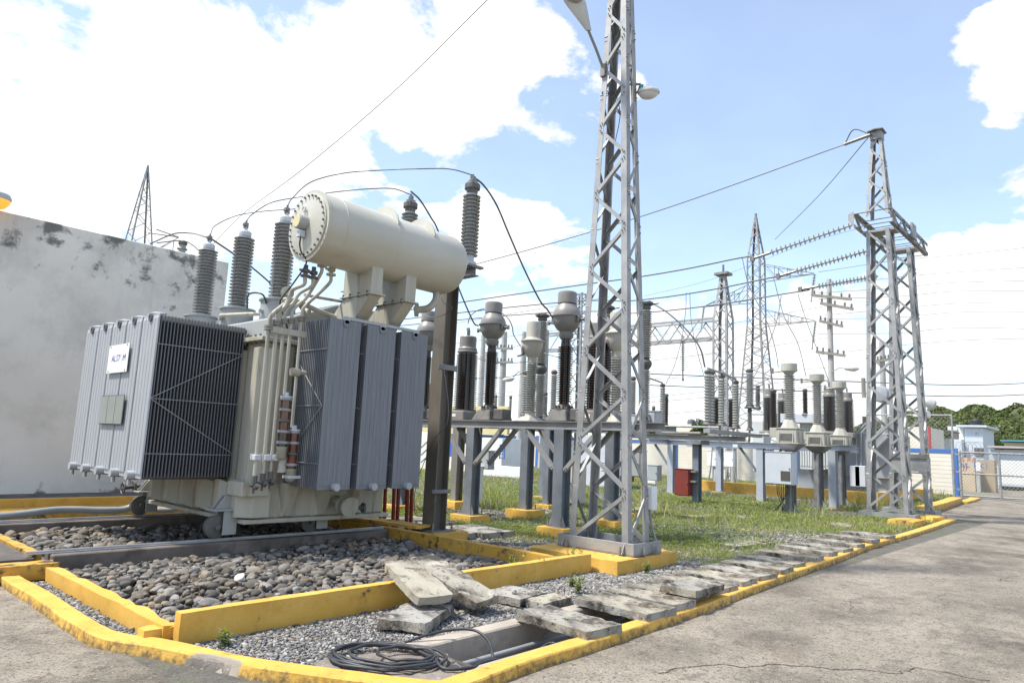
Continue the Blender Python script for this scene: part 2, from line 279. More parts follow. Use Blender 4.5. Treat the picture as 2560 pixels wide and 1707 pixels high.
# ------------------------------------------------------------------ mesh helpers
def V3(p): return Vector((float(p[0]), float(p[1]), float(p[2])))
def root_loc(o):
    while o.parent: o = o.parent
    return Vector(o.location)
class MB:
    def __init__(s): s.v = []; s.f = []
    def add(s, vs, fs):
        k = len(s.v); s.v += [tuple(map(float, p)) for p in vs]; s.f += [tuple(i+k for i in f) for f in fs]; return s
    def box(s, x0, x1, y0, y1, z0, z1, M=None):
        P = [(x0,y0,z0),(x1,y0,z0),(x1,y1,z0),(x0,y1,z0),(x0,y0,z1),(x1,y0,z1),(x1,y1,z1),(x0,y1,z1)]
        if M is not None: P = [M @ Vector(p) for p in P]
        return s.add(P, [(0,3,2,1),(4,5,6,7),(0,1,5,4),(1,2,6,5),(2,3,7,6),(3,0,4,7)])
    def cbox(s, c, size, rz=0., M=None):
        T = Matrix.Translation(V3(c)) @ Matrix.Rotation(rz, 4, 'Z')
        if M is not None: T = Matrix.Translation(V3(c)) @ M
        a, b, d = (q/2 for q in size); return s.box(-a, a, -b, b, -d, d, T)
    def ring(s, c, ax, r, n, ph=0.):
        ax = ax.normalized(); t = Vector((0,0,1)) if abs(ax.z) < .9 else Vector((1,0,0))
        e1 = ax.cross(t).normalized(); e2 = ax.cross(e1)
        return [c + e1*(r*math.cos(ph+2*math.pi*i/n)) + e2*(r*math.sin(ph+2*math.pi*i/n)) for i in range(n)]
    def lathe(s, p0, ax, prof, n=20, cap=True):
        """prof = [(radius, distance along axis)]"""
        p0 = V3(p0); ax = V3(ax).normalized(); k = len(s.v)
        for r, h in prof: s.v += [tuple(q) for q in s.ring(p0+ax*h, ax, max(r, 1e-4), n)]
        for j in range(len(prof)-1):
            for i in range(n):
                a = k+j*n+i; b = k+j*n+(i+1) % n; s.f.append((a, a+n, b+n, b))
        if cap:
            s.f.append(tuple(k+i for i in range(n))); e = k+(len(prof)-1)*n; s.f.append(tuple(e+n-1-i for i in range(n)))
        return s
    def cyl(s, p0, p1, r, r1=None, n=12):
        p0, p1 = V3(p0), V3(p1); d = p1-p0
        return s.lathe(p0, d, [(r, 0), (r if r1 is None else r1, d.length)], n)
    def tube(s, pts, r, n=8, closed=False):
        pts = [V3(p) for p in pts]; m = len(pts); k = len(s.v); e1 = None
        for i, p in enumerate(pts):
            a = pts[i-1] if (i > 0 or closed) else p; b = pts[(i+1) % m] if (i < m-1 or closed) else p
            t = (b-a).normalized() if (b-a).length > 1e-9 else Vector((0,0,1))
            if e1 is None:
                q = Vector((0,0,1)) if abs(t.z) < .9 else Vector((1,0,0)); e1 = t.cross(q).normalized()
            else: e1 = (e1 - t*e1.dot(t)).normalized()
            e2 = t.cross(e1)
            s.v += [tuple(p + e1*(r*math.cos(2*math.pi*j/n)) + e2*(r*math.sin(2*math.pi*j/n))) for j in range(n)]
        for i in range(m if closed else m-1):
            for j in range(n):
                a = k+i*n+j; b = k+i*n+(j+1) % n; c = k+((i+1) % m)*n+(j+1) % n; d = k+((i+1) % m)*n+j
                s.f.append((a, b, c, d))
        if not closed:
            s.f.append(tuple(k+n-1-j for j in range(n))); e = k+(m-1)*n; s.f.append(tuple(e+j for j in range(n)))
        return s
    def bar(s, p0, p1, w, h, up=(0,0,1)):
        p0, p1 = V3(p0), V3(p1); d = (p1-p0).normalized(); u = V3(up); u = (u-d*u.dot(d))
        if u.length < 1e-4: u = Vector((1,0,0)) - d*d.x
        u.normalize(); r = d.cross(u); w /= 2; h /= 2
        P = [p0+r*a*w+u*b*h for a, b in ((-1,-1),(1,-1),(1,1),(-1,1))] + [p1+r*a*w+u*b*h for a, b in ((-1,-1),(1,-1),(1,1),(-1,1))]
        return s.add(P, [(0,1,2,3),(7,6,5,4),(0,4,5,1),(1,5,6,2),(2,6,7,3),(3,7,4,0)])
    def angle(s, p0, p1, a, b, w, t):
        """L section: corner line p0-p1, legs along directions a and b, width w, thickness t"""
        p0, p1 = V3(p0), V3(p1); a = V3(a); b = V3(b)
        sec = [(0,0),(w,0),(w,t),(t,t),(t,w),(0,w)]
        P = [p0+a*x+b*y for x, y in sec] + [p1+a*x+b*y for x, y in sec]
        fs = [(i, (i+1) % 6, 6+(i+1) % 6, 6+i) for i in range(6)] + [(0,5,4,3,2,1), (6,7,8,9,10,11)]
        return s.add(P, fs)
    def prism(s, poly, ax, h):
        """extrude a 3-D polygon along ax*h"""
        ax = V3(ax)*h; n = len(poly); P = [V3(p) for p in poly]; P += [p+ax for p in P]
        return s.add(P, [tuple(range(n-1, -1, -1)), tuple(range(n, 2*n))] + [(i, (i+1) % n, n+(i+1) % n, n+i) for i in range(n)])
    def hbeam(s, p0, p1, d, b, tf=.014, tw=.01, up=(0,0,1)):
        p0, p1 = V3(p0), V3(p1); ax = (p1-p0).normalized(); u = V3(up); u = (u-ax*u.dot(ax)).normalized()
        s.bar(p0+u*(d/2-tf/2), p1+u*(d/2-tf/2), b, tf, u); s.bar(p0-u*(d/2-tf/2), p1-u*(d/2-tf/2), b, tf, u)
        return s.bar(p0, p1, tw, d-2*tf-.0004, u)
    def build(s, name, m, parent=None, smooth=None, bevel=0., label=None, kind=None):
        me = bpy.data.meshes.new(name); o = bpy.data.objects.new(name, me); col.objects.link(o)
        vs = s.v
        if parent is not None:
            L = root_loc(parent); vs = [(x-L.x, y-L.y, z-L.z) for x, y, z in vs]; o.parent = parent
        me.from_pydata(vs, [], s.f)
        if bevel or True:
            bm = bmesh.new(); bm.from_mesh(me); bmesh.ops.recalc_face_normals(bm, faces=bm.faces)
            if bevel: bmesh.ops.bevel(bm, geom=[e for e in bm.edges if len(e.link_faces) == 2 and e.calc_face_angle(0) > .5], offset=bevel, segments=1, affect='EDGES')
            bm.to_mesh(me); bm.free()
        if smooth is not None:
            me.shade_smooth(); me.set_sharp_from_angle(angle=rad(smooth))
        if m: me.materials.append(m)
        if label: o['label'] = label
        if kind: o['kind'] = kind
        return o
def tag(o, label, cat=None, group=None):
    o['label'] = label
    if cat: o['category'] = cat
    if group: o['group'] = group
    return o
def thing(name, loc, label, cat, group=None):
    o = bpy.data.objects.new(name, None); o.empty_display_size = .2; o.location = V3(loc); col.objects.link(o)
    return tag(o, label, cat, group)
def struct(o): o['kind'] = 'structure'; return o
def copy_tree(o, loc, label, parent=None, rz=None):
    kids = [c for c in PROTO_KIDS.get(o.name) or [c for c in bpy.data.objects if c.parent == o]]
    PROTO_KIDS[o.name] = kids
    c = o.copy(); col.objects.link(c); c.parent = parent
    if loc is not None: c.location = V3(loc)
    if rz is not None: c.rotation_euler[2] = rz
    if label: c['label'] = label
    for k in kids: copy_tree(k, None, None, c)
    return c
PROTO_KIDS = {}
def sheds(r_core, r_shed, z0, z1, n, thick=.35):
    p = (z1-z0)/n; pr = [(r_core, z0)]
    for i in range(n):
        z = z0+i*p
        pr += [(r_core, z+p*.22), (r_shed*.98, z+p*.08), (r_shed, z+p*.20), (r_core*1.25, z+p*.46), (r_core, z+p*.60)]
    return pr + [(r_core, z1)]
def catenary(a, b, sag, n=16):
    a, b = np.array(a, float), np.array(b, float)
    return [tuple(a+(b-a)*t - np.array([0,0,sag*4*t*(1-t)])) for t in np.linspace(0, 1, n)]
def spline(pts, n=8):
    P = [np.array(p, float) for p in pts]; P = [2*P[0]-P[1]] + P + [2*P[-1]-P[-2]]; o = []
    for i in range(1, len(P)-2):
        for t in np.linspace(0, 1, n, endpoint=False):
            a, b, c, d = P[i-1:i+3]
            o.append(.5*((2*b)+(-a+c)*t+(2*a-5*b+4*c-d)*t*t+(-a+3*b-3*c+d)*t**3))
    return [tuple(q) for q in o]+[tuple(P[-2])]
def rough_box(mb, size, M, seg=.07, amp=.008, chip=.02, seed=0):
    """box with subdivided, knocked-about faces and broken edges"""
    rg = np.random.default_rng(seed); bm = bmesh.new(); bmesh.ops.create_cube(bm, size=1)
    bmesh.ops.scale(bm, vec=size, verts=bm.verts)
    for ax in range(3):
        n = int(size[ax]/seg)
        if n < 2: continue
        for i in range(1, n):
            co = Vector((0,0,0)); co[ax] = -size[ax]/2 + size[ax]*i/n; no = Vector((0,0,0)); no[ax] = 1
            bmesh.ops.bisect_plane(bm, geom=bm.verts[:]+bm.edges[:]+bm.faces[:], plane_co=co, plane_no=no)
    h = [q/2 for q in size]
    for v in bm.verts:
        on = [abs(abs(v.co[i])-h[i]) < 1e-5 for i in range(3)]
        k = sum(on); j = Vector(rg.normal(0, amp, 3)); j.z *= .5
        if k >= 2:
            c = abs(rg.normal(0, chip)) * (1.6 if k == 3 else 1) + amp*.6
            for i in range(3):
                if on[i]: v.co[i] -= math.copysign(min(c, h[i]*.5)*(.35 if i == 2 else 1), v.co[i])
        v.co += j
    off = len(mb.v); bm.verts.ensure_lookup_table(); bm.verts.index_update()
    mb.v += [tuple(M @ v.co) for v in bm.verts]; mb.f += [tuple(off+v.index for v in f.verts) for f in bm.faces]; bm.free()
    return mb

# ------------------------------------------------------------------ ground, road, kerbs
def grid_sheet(name, m, rects, z):
    mb = MB()
    for x0, x1, y0, y1 in rects: mb.add([(x0,y0,z),(x1,y0,z),(x1,y1,z),(x0,y1,z)], [(0,1,2,3)])
    return struct(mb.build(name, m))
TX0, TX1, TY0, TY1 = 3.78, 9.9, 3.63, 4.18           # open cable trench
YX0, YX1, YY0, YY1 = 2.1, 43, 3.5, 50                 # switch yard
grid_sheet('far_terrain', terra, [(-900,YX0,-900,1500),(YX1,2500,-900,1500),(YX0,YX1,-900,YY0),(YX0,YX1,YY1,1500)], -.03)
grid_sheet('yard_ground', soil, [(YX0,YX1,TY1,YY1),(YX0,TX0,YY0,TY1),(TX1,YX1,YY0,TY1),(TX0,TX1,YY0,TY0)], 0)
grid_sheet('road', roadm, [(-30,60,-30,3.52),(-30,2.12,3.52,8.5),(24.5,41.5,3.52,6.0),(41.5,60,3.52,6.6)], .004)
# road slab joints / cracks, slightly sunk dark fillets
mb = MB()
def crack(a, b, w, amp, seed, n=6):
    rg = np.random.default_rng(seed); P = [np.array(a, float), np.array(b, float)]
    for _ in range(n):
        Q = [P[0]]
        for p, q in zip(P[:-1], P[1:]):
            d = q-p; Q += [(p+q)/2+np.array([-d[1], d[0]])*rg.normal(0, amp), q]
        P = Q
    for i in range(len(P)-1):
        p, q = P[i], P[i+1]; d = (q-p)/(np.linalg.norm(q-p)+1e-9); nn = np.array([-d[1], d[0]]); wa, wb = w*rg.uniform(.3, 1.3), w*rg.uniform(.3, 1.3)
        mb.add([(*(p-nn*wa), .008), (*(p+nn*wa), .008), (*(q+nn*wb), .008), (*(q-nn*wb), .008)], [(0,1,2,3)])
P_ = [onz('M3',1620,1490,0)[:2], onz('M3',1800,1568,0)[:2]]
crack((4.75,2.75), (5.35,2.55), .006, .12, 1); crack((5.35,2.55), (6.1,1.75), .007, .10, 2); crack((6.1,1.75), (6.6,1.0), .006, .1, 3)
crack((2.62,4.25), (2.1,3.95), .006, .14, 4); crack((2.1,3.95), (1.5,3.9), .005, .14, 5); crack((8.2,2.4), (10.5,2.0), .003, .1, 6); crack((7.0,2.9), (7.8,2.1), .0025, .14, 7); crack((11,2.9), (15,1.5), .004, .08, 8); crack((1.2,5.6), (.2,4.6), .003, .12, 9)
struct(mb.build('road_crack', mat('crack_dirt', (.05,.045,.04), (.09,.08,.065), 6, rough=1)))

def kerb(name, outer, inner, z, m, step=.09, base=-.02, jit=.0028, seed=1, chips=()):
    rg = np.random.default_rng(seed)
    def resample(P, n):
        P = np.array(P, float); s = np.r_[0, np.cumsum(np.linalg.norm(np.diff(P, axis=0), axis=1))]; t = np.linspace(0, s[-1], n)
        return np.c_[np.interp(t, s, P[:,0]), np.interp(t, s, P[:,1])], t
    L = np.linalg.norm(np.diff(np.array(outer), axis=0), axis=1).sum(); n = max(3, int(L/step))
    O, t = resample(spline([(*p, 0) for p in outer], 6) and [q[:2] for q in spline([(*p, 0) for p in outer], 6)], n)
    I, _ = resample([q[:2] for q in spline([(*p, 0) for p in inner], 6)], n)
    vs = []; wear = []
    chips = list(chips)+[(rg.uniform(0, L), rg.uniform(.02, .07), abs(rg.normal(0, .006))+.001) for _ in range(int(L*1.6))]
    low = lambda a, s: np.convolve(rg.normal(0, a, n+8), np.ones(s)/s**.5, 'same')[4:4+n]
    jo, ji, jz = low(jit, 5), low(jit, 5), low(jit*.7, 6)
    for i in range(n):
        d = (I[i]-O[i]); d /= np.linalg.norm(d)
        c = max([0]+[dep*max(0, 1-abs((t[i]-tc_)/w)**3) for tc_, w, dep in chips])
        o = O[i]+d*jo[i]; ii = I[i]+d*ji[i]; zt = z+jz[i]
        rowp = [(*(o-d*.012), base), (*(o+d*(.004+c)), zt*.55+c*.1), (*(o+d*(.006+c)), zt-.012-c*.35), (*(o+d*(.018+c)), zt-c*.1), (*((o+ii)/2+d*c*.3), zt+.0005), (*(ii-d*.012), zt), (*ii, zt-.012), (*ii, base)]
        vs += rowp; w_ = min(1, c*22); g_ = .28+.25*rg.random(); wear += [(w_*.6, .75), (w_, g_), (w_, g_*.7), (w_*.9, .12), (0, .05), (0, .16), (0, .3), (0, .7)]
    k = 8; fs = []
    for i in range(n-1):
        for j in range(k-1): a = i*k+j; fs.append((a, a+k, a+k+1, a+1))
    fs.append(tuple(range(k))); fs.append(tuple((n-1)*k+k-1-j for j in range(k)))
    mb = MB().add(vs, fs); o = struct(mb.build(name, m, smooth=32)); ca = o.data.color_attributes.new('wear', 'FLOAT_COLOR', 'POINT')
    for i, (a_, b_) in enumerate(wear): ca.data[i].color = (a_, b_, 0, 1)
    return o
kerb('kerb_left', [(2.05,9.6),(2.01,8.4),(2.01,7.24),(1.99,6.1),(2.05,5.69),(2.21,5.37),(2.47,4.62),(2.66,4.25),(2.87,3.86),(3.12,3.42),(3.2,3.33)],
     [(2.2,9.6),(2.18,8.4),(2.18,7.3),(2.15,6.1),(2.22,5.75),(2.37,5.47),(2.60,4.74),(2.78,4.37),(3.0,3.97),(3.24,3.56),(3.3,3.5)], .085, yellow, seed=2, chips=[(4.9,.24,.055)])
kerb('kerb_right', [(3.16,3.30),(4.0,3.37),(4.8,3.375),(5.75,3.405),(6.9,3.44),(9,3.58),(11.9,3.72),(14.3,3.88),(17.3,3.9),(20.5,4.0),(23.3,4.12)],
     [(3.3,3.5),(4.1,3.54),(4.9,3.54),(5.85,3.56),(7.0,3.60),(9,3.74),(12.0,3.90),(14.3,4.06),(17.3,4.08),(20.5,4.2),(23.4,4.34)], .085, yellow, seed=3)
kerb('kerb_far', [(25.2,5.2),(28,5.35),(31.5,5.6),(34.5,5.85)], [(25.2,5.55),(28,5.72),(31.5,6.0),(34.5,6.3)], .25, yellow, seed=4)
kerb('kerb_gate', [(34.6,5.7),(37,5.8),(39.6,6.0)], [(34.6,6.0),(37,6.15),(39.6,6.4)], .1, yellow, seed=5)
mb = MB(); 
rough_box(mb, (.5,.15,.15), Matrix.Translation((2.462,4.86,-.012)) @ Matrix.Rotation(rad(-71), 4, 'Z'), .05, .012, .02, 31)
o = struct(mb.build('broken_kerb_core', padm, smooth=60))

# cable trench
mb = MB(); mb.box(TX0-.15, TX1, TY1, TY1+.17, -.55, .06); o = struct(mb.build('trench_wall_yard_side', concb, bevel=.012))
mb = MB(); mb.box(TX0-.15, 7.3, TY0-.07, TY0, -.55, .05); struct(mb.build('trench_wall_road_side', concb, bevel=.006))
mb = MB(); mb.box(TX0-.17, TX0, TY0+.002, TY1-.002, -.55, .035); mb.box(TX0, TX1, TY0-.06, TY1+.1, -.62, -.5); struct(mb.build('trench_floor', concd))
# corner pad under the cable coil
mb = MB(); rough_box(mb, (.95,.86,.1), Matrix.Translation((3.33,4.0,-.015)) @ Matrix.Rotation(rad(-14), 4, 'Z'), .06, .008, .02, 5); struct(mb.build('corner_pad', padm, smooth=60))

# transformer pit
PT = .25
mb = MB(); rough_box(mb, (5.25,.115,.38), Matrix.Translation((5.075,5.5075,.06)), .22, .0022, .004, 8); struct(mb.build('pit_wall_front', yellow, smooth=40))
mb = MB(); rough_box(mb, (.14,2.95,.3), Matrix.Translation((2.44,7.04,.0)), .16, .004, .012, 9); struct(mb.build('pit_wall_left', yellow, smooth=40))
mb = MB(); rough_box(mb, (.36,.16,.28), Matrix.Translation((2.42,5.66,-.01)), .09, .004, .01, 10); struct(mb.build('pit_corner_ledge', yellow, smooth=40))
mb = MB(); rough_box(mb, (.13,8.4,.34), Matrix.Translation((7.12,9.78,.08)), .2, .003, .006, 11); struct(mb.build('pit_wall_right', yellowd, smooth=40))
mb = MB(); rough_box(mb, (.62,.26,.17), Matrix.Translation((2.22,8.72,.09)), .06, .006, .014, 12); struct(mb.build('kerb_block_end', yellowd, smooth=50))
mb = MB(); rough_box(mb, (.13,2.6,.3), Matrix.Translation((2.46,10.42,.05)), .16, .004, .012, 13); struct(mb.build('pit_wall_inner_left', yellowd, smooth=40))
mb = MB(); mb.box(-6, 2.36, 8.87, 11.7, -.02, .19); mb.box(-6, 2.0, 8.5, 8.86, -.02, .06); struct(mb.build('dark_apron', concd))
# rail beams and rails
for i, (y, nm) in enumerate(((8.97,'rail_beam_near'),(11.95,'rail_beam_far'))):
    mb = MB(); mb.box(-6 if i else 2.52, 7.05, y-.15, y+.15, -.2, .215); struct(mb.build(nm, beamc, bevel=.012))
    mb = MB(); mb.box(-6 if i else 2.3, 7.05, y-.03, y+.03, .217, .232); mb.box(-6 if i else 2.3, 7.05, y-.018, y+.018, .232, .252)
    o = mb.build('steel_rail', rail, bevel=.003); tag(o, 'polished steel rail under the transformer wheels nearest the camera' if not i else 'farther steel rail running behind the big transformer wheels', 'rail', 'transformer rails')
# back of the pit: bright step, yellow ledge, walkway to the wall
mb = MB(); mb.box(-10, 7.2, 13.2, 14.25, -.05, .20); struct(mb.build('pit_ledge_back', yellowd))
mb = MB(); mb.box(-10, 7.2, 14.252, 14.45, -.05, .33); struct(mb.build('pit_step_back', yellow))
mb = MB(); mb.box(-10, 7.2, 14.452, 15.6, -.05, .31); struct(mb.build('walkway_back', concd))
mb = MB(); mb.box(2.5, 7.06, 5.56, 13.35, -.06, -.03); struct(mb.build('pit_floor', concd))

# ------------------------------------------------------------------ loose stone, gravel, slabs, grass
def ico(sub):
    bm = bmesh.new(); bmesh.ops.create_icosphere(bm, subdivisions=sub, radius=1)
    v = np.array([q.co[:] for q in bm.verts]); bm.verts.index_update(); f = np.array([[q.index for q in t.verts] for t in bm.faces]); bm.free(); return v, f
def raw_mesh(name, v, f, m, smooth=True):
    me = bpy.data.meshes.new(name); v = np.ascontiguousarray(v, dtype=np.float32); f = np.ascontiguousarray(f, dtype=np.int32); k = f.shape[1]
    me.vertices.add(len(v)); me.vertices.foreach_set('co', v.ravel()); me.loops.add(f.size); me.loops.foreach_set('vertex_index', f.ravel())
    me.polygons.add(len(f)); me.polygons.foreach_set('loop_start', np.arange(0, f.size, k, dtype=np.int32))
    if smooth: me.polygons.foreach_set('use_smooth', np.ones(len(f), dtype=bool))
    me.update(calc_edges=True); me.validate(); me.materials.append(m); return me
def scatter(name, base_v, base_f, pos, scl, ang, tilt, m, variants=None, smooth=True):
    """join many small pieces into one mesh"""
    n = len(pos); ca, sa = np.cos(ang), np.sin(ang); ct, st = np.cos(tilt), np.sin(tilt)
    vi = RNG.integers(0, len(base_v), n)
    bv = np.stack(base_v)[vi]*scl[:,None,:]
    y = bv[:,:,1]*ct[:,None]-bv[:,:,2]*st[:,None]; z = bv[:,:,1]*st[:,None]+bv[:,:,2]*ct[:,None]; x = bv[:,:,0]
    v = np.stack([x*ca[:,None]-y*sa[:,None], x*sa[:,None]+y*ca[:,None], z], -1)+pos[:,None,:]
    nv = bv.shape[1]; f = (base_f[None]+(np.arange(n)*nv)[:,None,None]).reshape(-1, base_f.shape[1])
    return raw_mesh(name, v.reshape(-1, 3), f, m, smooth)
def lumps(sub, k, amp, seed):
    rg = np.random.default_rng(seed); v, f = ico(sub); out = []
    for _ in range(k):
        w = v.copy()
        for _ in range(4):
            d = rg.normal(size=3); d /= np.linalg.norm(d); w *= (1+amp*rg.uniform(-1, 1)*np.sin(2.1*(v@d)+rg.uniform(0, 6)))[:,None]
        for _ in range(5):                                   # flattened facets of broken cobbles
            d = rg.normal(size=3); d /= np.linalg.norm(d); h = rg.uniform(.45, .8); q = w@d; w -= (np.maximum(q-h, 0)*.8)[:,None]*d
        out.append(w)
    return out, f
SV, SF = lumps(3, 12, .22, 3)
SVl, SFl = lumps(2, 14, .24, 4)
PV, PF = lumps(1, 10, .2, 5)
def clearance_pts(x0, x1, y0, y1, d, jit=.35):
    gx, gy = np.meshgrid(np.arange(x0, x1, d), np.arange(y0, y1, d*.88)); gx = gx+((np.arange(gx.shape[0]) % 2)*d/2)[:,None]
    p = np.c_[gx.ravel(), gy.ravel()]+RNG.uniform(-jit, jit, (gx.size, 2))*d
    return p[(p[:,0] < x1) & (p[:,1] < y1)]
bed = struct(MB().box(2.52, 7.04, 5.58, 8.8, -.03, -.005).build('stone_bed', concd))
bays = [((2.56,7.02,5.62,8.76),.070),((2.56,7.02,9.16,11.76),.078)]
P = []; S_ = []
for (x0,x1,y0,y1), d in bays:
    for layer in range(2):
        p = clearance_pts(x0, x1, y0, y1, d, .42); 
        r = np.clip(RNG.lognormal(math.log(d*.52), .38, len(p)), d*.28, d*1.05)
        swell = .02*np.sin(p[:,0]*2.3)+.02*np.cos(p[:,1]*2.9+p[:,0])
        z = (.015 if layer == 0 else .07)+swell+RNG.uniform(-.02, .025, len(p))
        if layer: kk = RNG.random(len(p)) < .8; p, r, z = p[kk], r[kk], z[kk]
        P.append(np.c_[p, z]); S_.append(r)
P = np.concatenate(P); R_ = np.concatenate(S_)
scl = np.c_[R_*RNG.uniform(.95, 1.5, len(R_)), R_*RNG.uniform(.75, 1.1, len(R_)), R_*RNG.uniform(.55, .85, len(R_))]
ang = RNG.uniform(0, 6.28, len(R_)); til = RNG.normal(0, .35, len(R_))
vis = (P[:,2] > .05) & (P[:,1] < 8.2)
app = np.where(vis, R_/np.hypot(P[:,0], P[:,1]), 0); order = np.argsort(-app); big = order[:290]; rest = order[290:]
stone_me = [raw_mesh('stone', v, SF, stonem) for v in SV]
for i in big:
    o = bpy.data.objects.new('stone', stone_me[i % 12]); col.objects.link(o); o.location = P[i]; o.scale = scl[i]; o.rotation_euler = (til[i], 0, ang[i]); o.parent = bed
o = bpy.data.objects.new('loose_stones', scatter('loose_stones', SVl, SFl, P[rest], scl[rest], ang[rest], til[rest], stonem)); col.objects.link(o); o.parent = bed; o['kind'] = 'stuff'
# one big flat stone and one white one, as individuals lying in the bed
for nm, p, s, a, m, lb in (('boulder', onz('M4',1470,880,.12), (.17,.09,.08), .1, stonem, 'long dark boulder lying against the far rail beam under the transformer'),
                           ('white_stone', onz('M2',40,525,.12), (.075,.05,.06), .9, whitep, 'small bright white stone among the grey river stones')):
    o = bpy.data.objects.new(nm, raw_mesh(nm, SV[3], SF, m)); o.location = p; o.scale = s; o.rotation_euler = (0,0,a); col.objects.link(o); tag(o, lb, 'stone')

def in_poly(p, poly):
    x, y = p[:,0], p[:,1]; c = np.zeros(len(p), bool); n = len(poly)
    for i in range(n):
        (x1,y1),(x2,y2) = poly[i], poly[(i+1) % n]
        t = ((y1 > y) != (y2 > y)) & (x < (x2-x1)*(y-y1)/(y2-y1+1e-12)+x1); c ^= t
    return c
def fbm(p, s, seed):
    rg = np.random.default_rng(seed); t = np.zeros(len(p)); a = 1.
    for k in range(5):
        th = rg.uniform(0, 6.28); u = p@np.array([math.cos(th), math.sin(th)])*s; v = p@np.array([-math.sin(th), math.cos(th)])*s
        t += a*np.sin(u*1.7+rg.uniform(0,6)+1.3*np.sin(v*1.1+rg.uniform(0,6)))*np.cos(v*1.3+rg.uniform(0,6)); s *= 1.9; a *= .62
    return t
gp = []
near = [(2.2,8.45),(2.18,6.1),(2.4,5.45),(2.62,4.76),(2.82,4.38),(3.05,4.0),(3.3,3.58),(3.75,3.6),(3.75,4.36),(9.0,4.36),(10.5,4.5),(10.5,5.1),(7.6,5.46),(2.5,5.44),(2.36,5.6),(2.36,8.5)]
for d, z in ((.021,.006),(.024,.016)):
    p = clearance_pts(2.1, 10.5, 3.5, 8.5, d, .5); p = p[in_poly(p, near)]; gp.append(np.c_[p, z+RNG.uniform(-.004, .006, len(p))])
p = clearance_pts(7.2, 16, 4.4, 15, .05, .6); p = p[(RNG.random(len(p)) < .6)]; gp.append(np.c_[p, RNG.uniform(.0, .012, len(p))])
p = clearance_pts(9, 30, 8, 26, .13, .6); p = p[(fbm(p, .4, 9) < -.1)]; gp.append(np.c_[p, RNG.uniform(0, .02, len(p))])
gp = np.concatenate(gp); n = len(gp); dist = np.hypot(gp[:,0], gp[:,1]); r = np.clip(RNG.lognormal(math.log(.0125), .33, n), .006, .03)*np.clip(dist/7, 1, 2.2)
o = bpy.data.objects.new('gravel', scatter('gravel', PV, PF, gp, np.c_[r*1.25, r*.9, r*.65], RNG.uniform(0, 6.28, n), RNG.normal(0, .4, n), gravm)); col.objects.link(o); o['kind'] = 'stuff'
tag(o, 'grey crushed gravel spread between the kerbs and over the yard')

# concrete trench slabs ------------------------------------------------------
def slab(c, size, rz=0., M=None, m=slabm, label='', group='concrete trench slabs', seed=0, name='concrete_slab', amp=.0035, chip=.009):
    T = Matrix.Translation(V3(c)) @ (M if M is not None else Matrix.Rotation(rz, 4, 'Z'))
    mb = rough_box(MB(), size, Matrix.Identity(4), .055, amp, chip, seed)
    o = mb.build(name, m, smooth=35); o.matrix_world = T
    return tag(o, label, 'slab', group)
slab((5.06,3.83,.115), (.47,.86,.075), rad(-4), label='chipped grey trench slab nearest the black cable coil', seed=41)
slab((5.99,3.85,.115), (.50,.86,.075), rad(-3), label='pale grey trench slab just beyond the open gap in the trench', seed=42)
slab((6.5,3.88,.118), (.42,.85,.075), rad(-2), label='black-stained trench slab between two paler slabs by the kerb', seed=43)
slab((7.0,3.98,.10), (.50,.80,.075), rad(-5), label='trench slab partly hidden under a lighter slab lying on it', seed=44)
slab((7.05,3.68,.19), (.78,.42,.075), rad(3), M=Matrix.Rotation(rad(4), 4, 'Z') @ Matrix.Rotation(rad(2), 4, 'Y'), label='pale slab lying crosswise on top of another trench slab beside the kerb', seed=45)
names = [w_+' trench slab beyond the crosswise slab, going away along the kerb' for w_ in ('first','second','third','fourth')]
xs = [7.72, 8.30, 8.95, 9.6]
for i, x in enumerate(xs):
    slab((x,4.0+.02*i,.10+.012*(i % 2)), (.50,.86,.075), rad((-4,3,-6,2)[i]), label=names[i], seed=50+i)
far_l = ['first', 'second', 'third', 'fourth', 'fifth', 'sixth', 'seventh']
fx = [10.35, 11.15, 11.95, 12.75, 13.6, 14.6, 15.8]
for i, x in enumerate(fx):
    slab((x,4.18+.03*i,.10+.01*(i % 3)), ((.42,.5,.34,.46,.36,.40,.55)[i],.92,.075), rad((-5,4,-8,-3,-6,-4,-7)[i]), label=f'weathered plank-like trench slab, {far_l[i]} counted away from the camera in the far row by the kerb', seed=60+i)
# loose pile by the pit wall
slab((4.27,4.86,.085), (.80,.44,.085), rad(29), label='flat grey slab on the gravel at the bottom of the loose pile', group='loose slabs', seed=71)
def lean(pb, pt_, w, th, roll=0.):
    pb, pt_ = V3(pb), V3(pt_); ex = (pt_-pb); L = ex.length; ex.normalize(); ez = Vector((0,0,1)); ez = (ez-ex*ez.dot(ex)).normalized(); ey = ez.cross(ex)
    if roll: q = Matrix.Rotation(roll, 3, ex); ez = q @ ez; ey = q @ ey
    M_ = Matrix((ex, ey, ez)).transposed().to_4x4(); return (pb+pt_)/2, L, M_
def solve_len(pb, k, u, v, L):
    d = ray(k, u, v); best = None                        # farther meeting point: the end rests low
    for t in np.linspace(9, 3, 4001):
        q = CAMP+d*t
        if np.linalg.norm(q-pb) <= L and q[2] > pb[2]-.05: best = (0, q); break
    if best is None:
        t = (d@(np.array(pb)-CAMP))/(d@d); best = (0, CAMP+d*t)
    return best[1]
pb = onz('M2', 2010, 745, .20); pt_ = solve_len(pb, 'M2', 1655, 385, .74)
c, L, M_ = lean(pb, pt_, .4, .075); slab(c, (L,.38,.08), M=M_, m=slabl, label='pale cream slab leaning from the loose pile onto the yellow pit wall', group='loose slabs', seed=72)
pb = onz('M3', 175, 770, .13); pt_ = solve_len(pb, 'M2', 1850, 330, .98)
